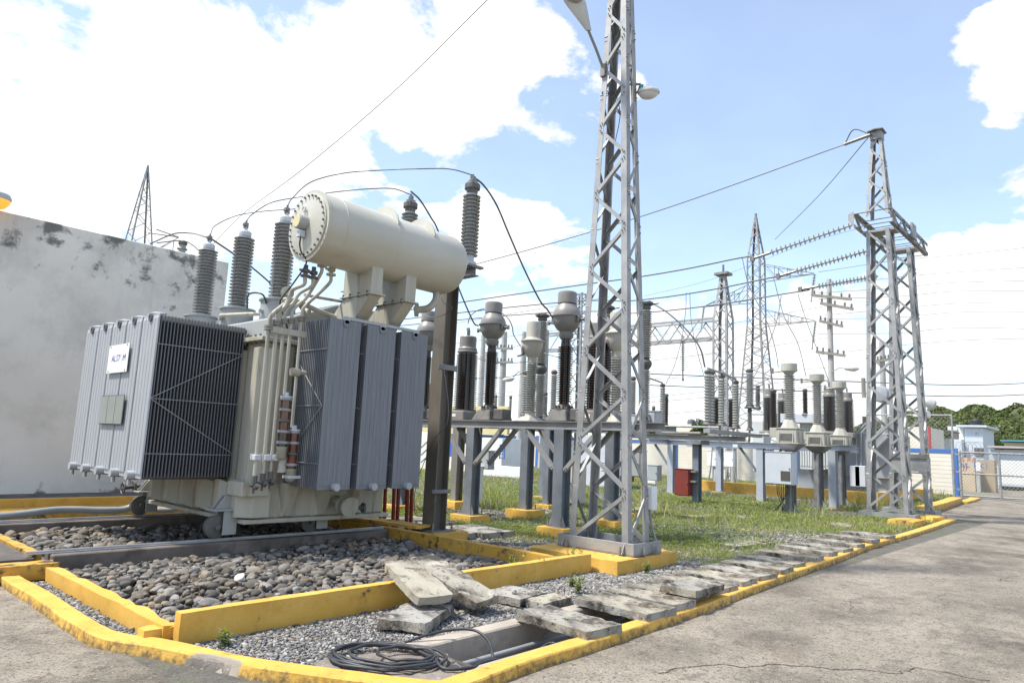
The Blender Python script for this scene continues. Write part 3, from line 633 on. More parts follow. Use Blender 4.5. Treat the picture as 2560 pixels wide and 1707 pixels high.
c, L, M_ = lean(pb, pt_, .4, .075, rad(-6)); slab(c, (L,.34,.085), M=M_, label='dark lichen-covered slab lying topmost on the loose pile', group='loose slabs', seed=73)
slab((5.62,4.93,.075), (.50,.50,.08), rad(6), label='brown-grey slab lying behind the loose pile with a pebble on it', group='loose slabs', seed=74)
slab((5.72,4.56,.065), (.52,.26,.08), rad(3), label='small pale slab butted against the slab with the pebble', group='loose slabs', seed=75)
o = bpy.data.objects.new('pebble', raw_mesh('pebble', SV[5], SF, gravm)); o.location = (5.52,4.85,.135); o.scale = (.035,.025,.025); col.objects.link(o); tag(o, 'single pale pebble resting on the brown-grey slab', 'stone')
for i, (k, u, v, s, lb) in enumerate((('M3',480,775,.055,'rounded grey cobble beside the two small slabs'),('M3',365,835,.045,'pale cobble on the gravel in front of the dark leaning slab'),('M2',2285,850,.05,'angular pale stone chunk under the dark leaning slab'))):
    o = bpy.data.objects.new('cobble', raw_mesh('cobble', SV[i+1], SF, stonem if i == 0 else slabl)); o.location = onz(k,u,v,s*.6); o.scale = (s*1.15,s,s*.75); col.objects.link(o); tag(o, lb, 'stone')
# half-buried slabs out in the grass
for i, (k, u, v, sx, sy, a, lb) in enumerate((('D',1050,1170,1.5,.5,-.25,'half-buried slab in the grass below the red cabinet'),('D',330,1095,1.9,.4,.1,'low slab edge in the grass behind the centre tower base'),
      ('D',1480,1180,.9,.5,-.1,'pale slab in the grass in front of the light grey cabinet'),('D',1500,1470,1.3,.5,-.2,'grass-grown slab nearest the planks beyond the centre tower'),('M6',620,1245,.9,.5,.2,'pale slab in the grass left of the gantry footing'),
      ('B',1170,905,1.6,.5,.5,'slab lying in the grass beyond the steel columns'),('B',1300,965,1.4,.4,.4,'slab lying in the grass right behind another between the columns'))):
    p = onz(k,u,v,.05); slab((p[0],p[1],.03), (sx,sy,.07), a, label=lb, group='slabs in the grass', seed=90+i)
for i, (x, y, sx, sy, a, lb) in enumerate(((8.35,9.2,.9,1.3,.0,'grey slab floor beside the orange conduits'),(8.9,10.4,1.2,1.2,.05,'weathered slab behind the orange conduits'),(9.15,8.95,.8,1.1,-.05,'slab edge right of the rusty steel post'))):
    slab((x,y,.06), (sx,sy,.1), a, label=lb, group='slabs near the post', seed=110+i)
# yellow cover plank on the right pit wall
mb = rough_box(MB(), (.36,1.75,.05), Matrix.Identity(4), .12, .003, .008, 120); o = mb.build('cover_plank', yellowd, smooth=35); o.location = (7.30,9.3,.285); o.rotation_euler = (0,0,rad(8)); tag(o, 'worn yellow cover plank lying along the pit edge by the orange conduits', 'plank')

# trench pipe and cables
mb = MB(); mb.cyl((3.85,4.07,-.105), (9.5,4.12,-.105), .024, n=12); tag(mb.build('conduit_pipe', pvc, smooth=40), 'grey plastic pipe running inside the open trench', 'pipe')
# cable coil
rg = np.random.default_rng(12); pts = []
cx_, cy_ = 3.36, 4.15
e1 = np.array([.55,-.83]); e2 = np.array([.83,.55])
a0 = 0.; 
loops = [(.40,.30,.02,.02),(.37,.26,.03,-.02),(.42,.29,-.02,.03),(.36,.22,.02,.06),(.39,.27,0,-.03),(.24,.19,-.12,.02),(.17,.14,-.17,.03)]
for j, (ra, rb, ox, oy) in enumerate(loops):
    for t in np.linspace(0, 1, 28, endpoint=False):
        nx = loops[(j+1) % len(loops)]; w = t; A = [q*(1-w)+r*w for q, r in zip((ra,rb,ox,oy), nx)]
        th = 2*math.pi*t+.3; q = e1*(A[0]*math.cos(th)-A[2]*1.0)+e2*(A[1]*math.sin(th)+A[3])
        pts.append((cx_+q[0], cy_+q[1], .055+.006*j+.012*abs(math.sin(3.1*th+j))))
    if j == len(loops)-2: break
tail = [onz('M2',2090,1420,.06), onz('M2',2352,1410,.06), onz('M3',120,1360,.04), onz('M3',250,1330,.03), onz('M3',330,1345,-.05), onz('M3',420,1370,-.2)]
pts += spline([pts[-1]]+[tuple(q) for q in tail], 8)[1:]
coil = thing('cable_coil', (cx_,cy_,.04), 'loose coil of black cable on the concrete corner pad', 'cable')
mb = MB(); mb.tube(pts, .0115, 8); mb.build('cable', cable, coil, smooth=60)
p0 = onz('M2',1750,1170,.06); 
arc = [onz('M2',1700,1160,.06), onz('M2',1900,1090,.10), onz('M2',2150,1035,.13), onz('M3',0,1030,.14), onz('M3',120,1080,.12), onz('M3',200,1180,.08), onz('M3',235,1330,.02), onz('M3',330,1360,-.06)]
mb = MB(); mb.tube(spline([tuple(q) for q in arc], 8), .0115, 8); mb.build('loop_end', cable, coil, smooth=60)
arc = [onz('M3',690,1230,.0), onz('M3',780,1170,.03), onz('M3',870,1180,.02), onz('M3',900,1250,-.2)]
mb = MB(); mb.tube(spline([tuple(q) for q in arc], 8), .011, 8); tag(mb.build('cable_end', cable, smooth=60), 'short black cable end curling out of the trench beside the kerb', 'cable')

# ------------------------------------------------------------------ grass and weeds (countless: stuff)
def no_go(p):
    k = np.ones(len(p), bool)
    for x0,x1,y0,y1 in ((7.55,9.4,5.0,6.7),(7.2,9.3,8.2,11),(27,36,7.4,16.5)): k &= ~((p[:,0] > x0) & (p[:,0] < x1) & (p[:,1] > y0) & (p[:,1] < y1))
    return k
YARD = [(7.25,5.7),(9.4,5.0),(9.0,4.5),(12,4.75),(15,4.9),(17.4,4.35),(23.2,4.4),(23.6,5.0),(25.2,5.7),(34.5,6.4),(42.6,7.5),(42.6,40),(20,40),(7.4,14)]
def yard_pts(d, x1=42.5, y1=30, thr=-.15, seed=3, s=.55):
    p = clearance_pts(7.2, x1, 4.3, y1, d, .6); p = p[in_poly(p, YARD) & no_go(p)]; f = fbm(p, s, seed); return p[f > thr+RNG.normal(0, .25, len(p))]
def blades(p, h, w, lean_, m, name):
    n = len(p); a = RNG.uniform(0, 6.28, n); b = RNG.uniform(0, 6.28, n); d = np.c_[np.cos(a), np.sin(a), np.zeros(n)]; l = np.c_[np.cos(b), np.sin(b), np.zeros(n)]*(h*lean_)[:,None]
    base = np.c_[p, np.zeros(n)]; up = np.array([0,0,1.])
    v = np.stack([base-d*w[:,None], base+d*w[:,None], base+l*.35+up*(h*.62)[:,None]+d*(w*.75)[:,None], base+l*.35+up*(h*.62)[:,None]-d*(w*.75)[:,None], base+l+up*h[:,None]], 1)
    f4 = np.arange(n)[:,None]*5
    quads = np.concatenate([f4+0, f4+1, f4+2, f4+3], 1); tris = np.concatenate([f4+3, f4+2, f4+4, f4+4], 1)
    # two tris per quad to keep one face size
    t = np.concatenate([quads[:,[0,1,2]], quads[:,[0,2,3]], tris[:,:3]])
    return raw_mesh(name, v.reshape(-1,3), t, m, False)
def link_stuff(name, me, label):
    o = bpy.data.objects.new(name, me); col.objects.link(o); o['kind'] = 'stuff'; o['label'] = label; return o
pa = [yard_pts(.036, 13, 12, .35), yard_pts(.058, 22, 16, .1), yard_pts(.12, 42, 32, -.3)]
p = np.concatenate(pa); dd = np.hypot(p[:,0], p[:,1]); n = len(p)
link_stuff('grass', blades(p, RNG.uniform(.025, .12, n)*np.clip(dd/16, .7, 1.4), RNG.uniform(.003, .006, n)*np.clip(dd/11, 1, 3.0), RNG.uniform(.4, 1.4, n), grassm, 'grass'), 'short green grass growing through the yard gravel')
# low leafy weeds: small tilted leaves in sprigs
def sprigs(p, hmax, ls, m, name, k=6):
    n = len(p); c = np.repeat(np.c_[p, np.zeros(n)], k, 0); N_ = n*k; dist = np.hypot(c[:,0], c[:,1]); sz = np.clip(dist/10, .9, 2.6)
    c[:,:2] += RNG.normal(0, .022, (N_,2))*sz[:,None]; c[:,2] = RNG.uniform(.015, 1, N_)*np.repeat(hmax, k)
    a = RNG.uniform(0, 6.28, N_); t = RNG.normal(0, .5, N_); L = ls*RNG.uniform(.7, 1.4, N_)*sz
    d = np.c_[np.cos(a)*np.cos(t), np.sin(a)*np.cos(t), np.sin(t)]*L[:,None]; s = np.c_[-np.sin(a), np.cos(a), RNG.normal(0, .3, N_)]*(L*.42)[:,None]
    v = np.stack([c-d, c+s, c+d, c-s], 1).reshape(-1,3); i = np.arange(N_)[:,None]*4
    return raw_mesh(name, v, np.concatenate([np.concatenate([i, i+1, i+2], 1), np.concatenate([i, i+2, i+3], 1)]), m, False)
pa = [yard_pts(.050, 13, 13, .1, 5), yard_pts(.09, 24, 18, -.05, 5), yard_pts(.25, 42, 30, -.3, 5)]
p = np.concatenate(pa); n = len(p)
link_stuff('weeds', sprigs(p, RNG.uniform(.04, .15, n), .014, leafm, 'weeds'), 'low leafy weeds spreading between the grass')
# tall grass tufts
tp = []
for k,u,v,cnt,sp in (('B',760,960,70,.25),('B',980,1110,90,.3),('B',880,1000,60,.25),('B',560,950,40,.2),('D',1500,1200,60,.35),('D',1300,1170,50,.3),('D',700,1150,60,.5),('D',1000,1300,60,.5),('M6',700,1100,70,.3),('M6',380,1050,60,.3),('M6',300,1200,60,.4),('M6',1560,960,70,.5),('D',240,800,60,.5),('D',1000,760,80,.9),('B',1080,740,70,.8),('M6',1000,1050,50,.3),('B',1940,830,40,.3),('M6',1520,1180,60,.25)):
    q = onz(k,u,v,0)[:2]; tp.append(np.array(q)+RNG.normal(0, sp, (cnt,2)))
tp = np.concatenate(tp); tp = tp[in_poly(tp, YARD)]; n = len(tp)
link_stuff('tall_grass', blades(tp, RNG.uniform(.16, .48, n), RNG.uniform(.006, .011, n), RNG.uniform(.3, 1.0, n), grassm, 'tall_grass'), 'taller bright grass tufts between the column footings')
# individual weeds by the pit wall and footings
def weed(p, h, n_st, seed, label, name='weed_plant', group='weeds by the yellow walls'):
    rg = np.random.default_rng(seed); t = thing(name, (p[0],p[1],0), label, 'plant', group); st = MB(); lf = MB()
    for s in range(n_st):
        a = rg.uniform(0, 6.28); top = np.array([p[0],p[1],0])+np.array([math.cos(a)*h*.45*rg.random(), math.sin(a)*h*.45*rg.random(), h*rg.uniform(.6, 1)])
        b = np.array([p[0]+rg.normal(0,.02), p[1]+rg.normal(0,.02), 0]); st.tube([b, (b+top)/2+rg.normal(0,.01,3), top], .0025, 4)
        for q in np.linspace(.35, 1, 7):
            for _ in range(3):
                c = b+(top-b)*q; an = rg.uniform(0, 6.28); L = .020*rg.uniform(.7,1.4); d = np.array([math.cos(an), math.sin(an), rg.normal(0,.4)])*L; sd = np.array([-math.sin(an), math.cos(an), 0])*L*.42
                o_ = c+d*.9; lf.add([o_-d, o_+sd, o_+d, o_-sd], [(0,1,2,3)])
    st.build('stem', leafm, t); lf.build('leaves', leafm, t)
for i, (k,u,v,h,ns,lb) in enumerate((('M3',440,570,.26,5,'weed against the pit wall, left of the three by the tower plinth'),('M3',690,540,.20,5,'weed in the middle of the gravel strip along the pit wall'),('M3',1040,460,.24,7,'bushy weed near the end of the yellow pit wall'),('M3',880,480,.18,5,'weed growing beside the bushiest one at the pit wall'),('M3',1470,450,.16,3,'thin weed in front of the tower plinth'),
      ('M3',150,620,.1,2,'tiny weed at the foot of the pit wall behind the dark slab'),('M3',1750,490,.12,4,'low weed right of the tower plinth corner'),('M3',1010,1110,.13,2,'sprig growing from the trench edge beside the kerb'),('M3',1560,960,.09,2,'sprig at the gap in the trench by the kerb'),('M1',2240,1220,.1,4,'small grass sprout in the gravel near the kerb bend'),('M3',1080,690,.15,5,'weed by the corner of the pale trench slab'),('M3',1010,620,.1,4,'weed in the gravel beside a broken stone chip'),('M6',780,1130,.55,16,'dark leafy bush left of the gantry foot'),('B',345,670,.5,7,'young sapling against the pale wall under the blue panel'),('B',990,680,.45,6,'sapling in front of the white plinth wall'))):
    weed(onz(k,u,v,0), h*1.35, ns+2, 200+i, lb)

# ------------------------------------------------------------------ big power transformer
T = thing('power_transformer', (5.8,10.3,0), 'large cream power transformer with grey radiators and drum on top, on rails', 'transformer')
TXa, TXb, TYa, TYb = 4.70, 6.85, 8.78, 12.0
tank = MB().box(TXa, TXb, TYa, TYb, .62, 2.84).build('tank', cream, T, bevel=.02)
for y in (9.3, 9.95, 10.6, 11.25, 11.8): MB().box(TXa-.07, TXa-.001, y-.05, y+.05, .66, 2.74).build('stiffener', cream, tank, bevel=.006)
for x in (4.95, 5.55, 6.15, 6.6): MB().box(x-.05, x+.05, TYa-.07, TYa-.001, .95, 2.74).build('stiffener', cream, tank, bevel=.006)
# corner post in full light
MB().prism([(TXa-.10,TYa+.12,.95),(TXa-.10,TYa-.02,.95),(TXa+.06,TYa-.10,.95),(TXa+.16,TYa-.10,.95),(TXa+.16,TYa+.12,.95)], (0,0,1), 1.80).build('corner_stiffener', cream, tank, bevel=.006)
# base: skirt plate with pressed V stiffeners
base = MB(); base.box(TXa-.06, TXb, TYa-.02, TYb+.05, .50, .98); base = base.build('base', cream, T, bevel=.015)
MB().box(TXa-.12, TXb+.05, TYa-.10, TYb+.1, .44, .498).build('base_plate', cream, base, bevel=.008)
for y in (9.35, 9.9, 10.45, 11.0, 11.55):
    MB().prism([(TXa-.061,y-.16,.50),(TXa-.061,y+.16,.50),(TXa-.20,y+.05,.56),(TXa-.20,y-.05,.56)], (0,0,1), .42).build('stiffener', cream, base, bevel=.006)
for x in (5.2, 5.75, 6.3):
    MB().add([(x-.16,TYa-.021,.96),(x+.16,TYa-.021,.96),(x+.16,TYa-.021,.5),(x-.16,TYa-.021,.5),(x-.10,TYa-.17,.96),(x+.10,TYa-.17,.96),(x+.06,TYa-.06,.52),(x-.06,TYa-.06,.52)], [(0,1,5,4),(4,5,6,7),(0,4,7,3),(1,2,6,5),(3,7,6,2)]).build('stiffener', cream, base)
# chamfered near corner and jacking pad
MB().prism([(TXa-.20,TYa+.24,.52),(TXa-.20,TYa+.02,.52),(TXa-.04,TYa-.14,.52),(TXa+.2,TYa-.14,.52),(TXa+.2,TYa+.24,.52)], (0,0,1), .34).build('corner_foot', cream, base, bevel=.008)
MB().box(TXa-.24, TXa+.14, TYa-.20, TYa+.22, .80, .98).build('jacking_pad', cream, T, bevel=.01)
# cover
cov = MB().box(TXa-.11, TXb+.08, TYa-.10, TYb+.08, 2.842, 2.90).build('cover_flange', cream, T, bevel=.006)
for i in range(24):
    y = TYa+.02+i*.135; MB().cyl((TXa-.075,y,2.80), (TXa-.075,y,2.935), .014, n=6).build('bolt', castd, cov)
MB().prism([(TXa+.05,TYa+.05,2.902),(TXb-.05,TYa+.05,2.902),(TXb-.05,TYa+.05,3.55),(6.15,TYa+.05,3.60),(5.80,TYa+.05,3.55),(5.0,TYa+.05,3.22),(TXa+.05,TYa+.05,3.18)], (0,1,0), TYb-TYa-.1).build('cover_hood', greyp, T, bevel=.02)
for p in ((5.55,9.0,3.42),(6.35,9.0,3.66),(4.95,8.86,3.25)):
    mb = MB(); mb.tube([(p[0]+.05*math.cos(a),p[1],p[2]+.05*math.sin(a)) for a in np.linspace(0,6.28,14,endpoint=False)], .012, 6, True); mb.build('lifting_eye', cream, T, smooth=60)
# wheels
for x, y in ((4.42,8.97),(5.80,8.97),(4.60,11.95),(5.95,11.95)):
    w = MB().lathe((x-.075,y-.055,.40), (0,1,0), [(.13,0),(.15,.01),(.15,.03),(.135,.035),(.135,.11)], 22).build('wheel', castd, T, smooth=35)
    MB().cyl((x-.075,y-.10,.40), (x-.075,y+.10,.40), .035, n=12).build('axle', castd, w, smooth=40)
    mb = MB(); mb.box(x-.02, x+.16, y-.11, y-.085, .30, .60); mb.box(x-.02, x+.16, y+.085, y+.11, .30, .60); mb.box(x-.16, x+.18, y-.14, y+.14, .602, .625); mb.box(x+.10,x+.16,y-.084,y+.084,.32,.6)
    mb.prism([(x-.12,y-.06,.626),(x-.12,y-.045,.626),(x+.20,y-.045,.626),(x+.20,y-.06,.626)], (.55,0,.75), .22); mb.prism([(x-.12,y+.045,.626),(x-.12,y+.06,.626),(x+.20,y+.06,.626),(x+.20,y+.045,.626)], (.55,0,.75), .22)
    mb.build('bracket', greyp, w, bevel=.004)
# ---- radiators
def corr(n, w, h, d):
    """fluted panel, width along +x, height z, relief d towards -y"""
    mb = MB(); xs = []; p = w/n
    for i in range(n): xs += [(i*p,0),(i*p+p*.10,-d),(i*p+p*.90,-d)]
    xs.append((w,0)); vs = []; 
    for zt, k in ((0,0.),(.03,0.),(.06,1.),(h-.06,1.),(h-.03,0.),(h,0.)):
        vs += [(x, y*k, zt) for x, y in xs]
    m = len(xs); fs = [(j*m+i, j*m+i+1, (j+1)*m+i+1, (j+1)*m+i) for j in range(5) for i in range(m-1)]
    mb.add(vs, fs); mb.box(0, w, .0005, .012, 0, h); return mb
ZL0, ZL1 = .99, 3.06
def place(mb, M_): return [tuple(M_ @ Vector(p)) for p in mb.v]
finL = MB().box(-.0065,.0065,-.25,.25,ZL0+.02,ZL1-.02); finL_me = None
for i in range(5):
    y = 9.44+i*.545
    rd = MB().cyl((3.42,y-.02,ZL1-.045), (4.72,y-.02,ZL1-.045), .05, n=12).build('radiator', radd, T, smooth=40)
    MB().cyl((3.40,y-.02,ZL0+.03), (4.72,y-.02,ZL0+.03), .05, n=12).build('lower_header', radd, rd, smooth=40)
    e = corr(5, .50, ZL1-ZL0, .010); M_ = Matrix.Translation((3.452,y+.25,ZL0)) @ Matrix.Rotation(rad(-90), 4, 'Z')
    e.v = place(e, M_); e.build('end_panel', radg, rd)
    for k in range(27):
        x = 3.485+k*.0425
        mb = MB().add([(x+a,b+y,c) for a,b,c in finL.v], finL.f)
        if i == 0 and k == 0: fo = mb.build('fin', radd, rd); fin0 = fo; continue
        fo = bpy.data.objects.new('fin', fin0.data); fo.parent = rd; fo.location = (x-3.485, y-9.44, 0); col.objects.link(fo)
    mb = MB(); mb.cyl((3.36,y-.02,ZL0+.035), (3.452,y-.02,ZL0+.035), .055, n=14); mb.cyl((3.44,y+.07,ZL0-.09), (3.44,y+.07,ZL0+.02), .025, n=8); mb.build('header_cap', radg, rd, smooth=40)
    MB().prism([(3.40,y-.04,ZL1-.02),(3.40,y+.02,ZL1-.02),(3.50,y+.02,ZL1+.02),(3.62,y-.04,ZL1+.015)], (0,0,1), .03).build('top_lug', radg, rd)
# tie rods of the left bank
def rod(a, b, r=.006): MB().cyl(a, b, r, n=6).build('tie_rod', galv, T)
for z in (2.67, 1.98, 1.30): rod((3.45,9.19,z), (4.62,9.19,z))
rod((3.45,9.185,1.98), (4.62,9.185,2.67)); rod((3.45,9.185,1.98), (4.62,9.185,1.30))
for z in (2.7, 2.0, 1.3): rod((3.468,9.2,z), (3.468,11.85,z), .005)
ZR0, ZR1 = .92, 3.17
RBY = 7.95
for j in range(3):
    x = 5.14+j*.605; w = .50
    rd = MB().cyl((x+.25,RBY-.02,ZR1-.05), (x+.25,TYa,ZR1-.05), .05, n=12).build('radiator', radr, T, smooth=40)
    MB().cyl((x+.25,RBY-.02,ZR0+.03), (x+.25,TYa,ZR0+.03), .05, n=12).build('lower_header', radr, rd, smooth=40)
    e = corr(7, w, ZR1-ZR0, .0045); e.v = place(e, Matrix.Translation((x,RBY,ZR0))); e.build('end_panel', radr, rd)
    for k in range(19):
        y = RBY+.04+k*.0435
        if j == 0 and k == 0: fin1 = MB().box(x, x+w, y-.0065, y+.0065, ZR0+.01, ZR1-.01).build('fin', radr, rd); continue
        fo = bpy.data.objects.new('fin', fin1.data); fo.parent = rd; fo.location = (j*.605, k*.0435, 0); col.objects.link(fo)
    mb = MB(); mb.cyl((x+.25,RBY-.085,ZR0+.035), (x+.25,RBY,ZR0+.035), .05, n=16); mb.build('header_cap', radg, rd, smooth=40)
    mb = MB(); mb.cyl((x+.25,RBY-.02,ZR1-.005), (x+.25,RBY+.03,ZR1-.005), .045, n=14); mb.build('top_boss', radg, rd, smooth=40)
MB().box(5.36, 6.68, RBY-.01, RBY+.03, ZR1+.005, ZR1+.05).build('top_tie_bar', radg, T, bevel=.006)
for z in (2.75, 2.0, 1.25): rod((5.13,7.96,z), (5.13,8.76,z)); rod((5.14,7.968,z), (6.85,7.968,z), .004)
rod((5.125,7.96,2.0), (5.125,8.76,2.72)); rod((5.125,7.96,2.0), (5.125,8.76,1.28))
# ---- conservator drum
CX0, CX1, CY, CZ, CR = 4.72, 7.27, 8.0, 4.33, .465
con = MB().lathe((CX0,CY,CZ), (1,0,0), [(CR+.012,0),(CR+.012,.05),(CR,.055),(CR,.30),(CR+.006,.303),(CR+.006,.315),(CR,.318),(CR,1.15),(CR+.003,1.153),(CR+.003,1.165),(CR,1.168),(CR,2.40),(CR*.93,2.50),(CR*.55,2.56),(.02,2.58)], 56).build('conservator', creamd, T, smooth=30)
MB().lathe((CX0-.022,CY,CZ), (1,0,0), [(CR*.90,0),(CR*.92,.004),(CR*.92,.0215)], 56).build('end_cover', creamd, con, smooth=30)
for i in range(28):
    a = 2*math.pi*i/28; MB().cyl((CX0-.045,CY+CR*.85*math.cos(a),CZ+CR*.85*math.sin(a)), (CX0-.0225,CY+CR*.85*math.cos(a),CZ+CR*.85*math.sin(a)), .014, n=6).build('bolt', castd, con)
g = MB().lathe((CX0-.15,CY+.04,CZ+.03), (1,0,0), [(.075,0),(.095,.006),(.098,.012),(.098,.125)], 26).build('level_gauge', greyp, con, smooth=40)
MB().lathe((CX0-.156,CY+.04,CZ+.03), (1,0,0), [(.080,0),(.084,.005)], 26).build('gauge_dial', yelb, con, smooth=40)
MB().box(CX0-.11, CX0-.03, CY-.0, CY+.09, CZ-.17, CZ-.08).build('gauge_box', cabl, con, bevel=.006)
mb = MB(); mb.tube([(CX0-.05,CY+.28+.035*math.cos(a),CZ+.22+.035*math.sin(a)) for a in np.linspace(0,6.28,14,endpoint=False)], .01, 6, True); mb.v = [(x, y-.22, z) for x,y,z in mb.v]; mb.build('lifting_ring', creamd, con, smooth=60)
mb = MB(); mb.tube(spline([(CX0-.07,CY+.045,CZ-.17),(CX0-.07,CY+.05,CZ-.27),(CX0-.05,CY+.02,CZ-.38),(CX0+.02,CY+.0,CZ-.50),(CX0-.02,CY+.2,CZ-.75),(CX0-.05,CY+.42,CZ-.95),(CX0+.0,CY+.5,CZ-1.05),(CX0+.2,CY+.55,CZ-1.4)],6), .011, 6); mb.build('gauge_cable', cable, con, smooth=60)
for x in (5.88, 6.56):
    P = [(x-.01,CY+ (CR+.002)*math.sin(a),CZ+(CR+.002)*math.cos(a)) for a in np.linspace(-1.0,1.0,21)]
    Q = [(x-.01,CY+(CR+.002+.12*max(0,math.cos(a*1.5))**.7)*math.sin(a),CZ+(CR+.002+.12*max(0,math.cos(a*1.5))**.7)*math.cos(a)) for a in np.linspace(1.0,-1.0,21)]
    mb = MB(); n_ = len(P)
    for i in range(n_-1):
        q = [P[i],P[i+1],Q[n_-2-i],Q[n_-1-i]]; mb.prism(q, (1,0,0), .022)
    mb.build('lifting_lug', creamd, con)
for x0 in (5.60, 6.20):
    sp_ = MB().box(x0, x0+.19, 7.74, 8.40, 3.575, 4.08).build('support', cream, T, bevel=.006)
    MB().box(x0-.03, x0+.22, 7.70, 8.44, 3.55, 3.573).build('support_flange', cream, sp_, bevel=.004)
    for xx in (x0, x0+.178): MB().prism([(xx,7.76,3.548),(xx,8.38,3.548),(xx,8.98,2.95),(xx,8.36,2.95)], (1,0,0), .012).build('support_side', cream, sp_)
    MB().prism([(x0+.0125,7.76,3.548),(x0+.0125,7.78,3.548),(x0+.0125,8.38,2.95),(x0+.0125,8.36,2.95)], (1,0,0), .165).build('support_face', cream, sp_)
    for q in (7.8, 8.0, 8.2, 8.36): MB().cyl((x0-.02,q,3.53), (x0-.02,q,3.60), .013, n=6).build('bolt', castd, sp_)
# end bracket on the drum and oil outlet
mb = MB(); mb.tube(spline([(7.0,CY,CZ-.40),(7.0,CY,CZ-.58),(6.9,CY+.05,CZ-.72),(6.75,CY+.2,CZ-.76)],6), .055, 12); mb.build('outlet_pipe', cream, con, smooth=50)
MB().cyl((6.80,CY+.15,CZ-.76), (6.76,CY+.19,CZ-.76), .10, n=16).build('outlet_flange', cream, con, smooth=40)
# ---- pipes from the drum down the front
def pipe(pts, r, name='pipe', m=cream, n=10): return MB().tube(spline(pts, 7), r, n).build(name, m, T, smooth=60)
PX = [(4.49,2.98,1.06),(4.60,3.06,1.09),(4.70,3.10,1.11),(4.80,3.12,2.10),(4.95,3.17,1.68)]
tops = [((5.2,8.6,3.35),(4.9,8.5,3.42)), ((4.83,8.15,3.68),(4.75,8.3,3.50)), ((4.95,8.15,3.68),(4.86,8.3,3.48)), ((5.05,8.12,3.86),(4.97,8.3,3.45)), ((5.22,8.15,3.78),(5.10,8.3,3.48))]
for i, (x, zt, zb) in enumerate(PX):
    a, b = tops[i]; r = .028 if i < 2 else .024
    p = MB().tube(spline([a, (a[0],a[1]+.02,a[2]-.1), b, (x+.10,8.34,zt+.24), (x+.01,8.35,zt+.12), (x,8.35,zt+.0)], 7), r, 10).build('pipe', cream, T, smooth=60)
    MB().cyl((x,8.35,zb+.02), (x,8.35,zt-.045), r*.92, n=12).build('lower_pipe', cream, p, smooth=50)
    mb = MB(); mb.cyl((x,8.35,zt-.05), (x,8.35,zt-.02), r*2.1, n=14); mb.cyl((x,8.35,zt-.015), (x,8.35,zt+.012), r*2.1, n=14); mb.build('flange', rustst, p, smooth=40)
    if i: mb = MB(); mb.cyl((a[0],a[1],a[2]), (a[0],a[1],a[2]+.16), .03, n=10); mb.cyl((a[0],a[1],a[2]+.0), (a[0],a[1],a[2]+.025), .065, n=12); mb.cyl((a[0],a[1],a[2]+.06), (a[0],a[1],a[2]+.10), .055, n=8); mb.cyl((a[0]-.09,a[1],a[2]+.08), (a[0]+.03,a[1],a[2]+.08), .018, n=8); mb.build('valve', castd if i < 3 else cream, p, smooth=40)
    if i < 3:
        mb = MB(); mb.cyl((x,8.35,zb-.08), (x,8.35,zb+.02), .04, n=8); mb.cyl((x-.07,8.33,zb-.10), (x+.06,8.33,zb-.10), .018, n=8); mb.cyl((x,8.30,zb-.13), (x,8.25,zb-.09), .03, n=8); mb.cyl((x,8.35,zb-.20), (x,8.35,zb-.08), .016, n=6); mb.build('drain_valve', castd, p, smooth=40)
MB().box(4.50, 5.02, 8.30, 8.335, 2.90, 2.98).build('pipe_bracket', cream, T); MB().box(4.44, 4.98, 8.385, 8.41, 1.28, 1.35).build('pipe_bracket', cabl, T)
for x in (4.49, 4.63, 4.74): MB().box(x-.045, x+.045, 8.30, 8.385, 1.27, 1.34).build('pipe_clamp', cabl, T, bevel=.006)
# dehydrating breathers
for x, zt, secs in ((4.80,2.10,5),(4.96,1.68,4)):
    zb = zt-.14*secs; b = MB().cyl((x,8.30,zb+.05), (x,8.30,zt-.02), .062, n=20).build('breather', silica if secs == 4 else mat('used_silica', (.035,.03,.03), (.10,.03,.02), 2.2, .48,.62, rough=.15, spec=.7), T, smooth=40)
    for k in range(secs): MB().lathe((x,8.30,zt-.02-k*.14), (0,0,-1), [(.075,0),(.08,.01),(.08,.03),(.066,.04)], 20).build('band', galv if k != 2 else castd, b, smooth=40)
    mb = MB(); mb.lathe((x,8.30,zb+.05), (0,0,-1), [(.07,0),(.07,.02),(.066,.03),(.066,.14),(.05,.16),(.03,.17)], 20); mb.build('oil_cup', clearg, b, smooth=40)
    mb = MB(); mb.cyl((x,8.30,zt-.02), (x,8.30,zt+.05), .03, n=12); mb.cyl((x,8.30,zt-.02), (x,8.30,zt), .08, n=16); mb.build('top_cap', cabl, b, smooth=40)
MB().lathe((4.84,8.28,2.42), (1,0,.05), [(.05,-.02),(.055,0),(.055,.10),(.03,.12),(.03,.2)], 16).build('shutoff_valve', cream, T, smooth=40)
MB().box(4.80, 4.90, 8.33, 8.36, 1.12, 1.34).build('perforated_bracket', cabc, T)
MB().box(4.88, 5.06, 8.22, 8.36, 1.05, 1.085).build('shelf_bracket', cabl, T)
# long cross pipes over the cover
pipe([(4.72,8.5,3.38),(4.9,8.45,3.40),(5.6,8.55,3.30),(6.7,8.6,3.26)], .035); pipe([(5.0,8.42,3.50),(5.5,8.45,3.52),(6.0,8.5,3.55)], .022)
MB().lathe((4.86,8.62,3.52), (-.5,-.8,0), [(.09,0),(.09,.02),(.05,.025),(.05,.14)], 16).build('pipe_end_flange', cream, T, smooth=40)
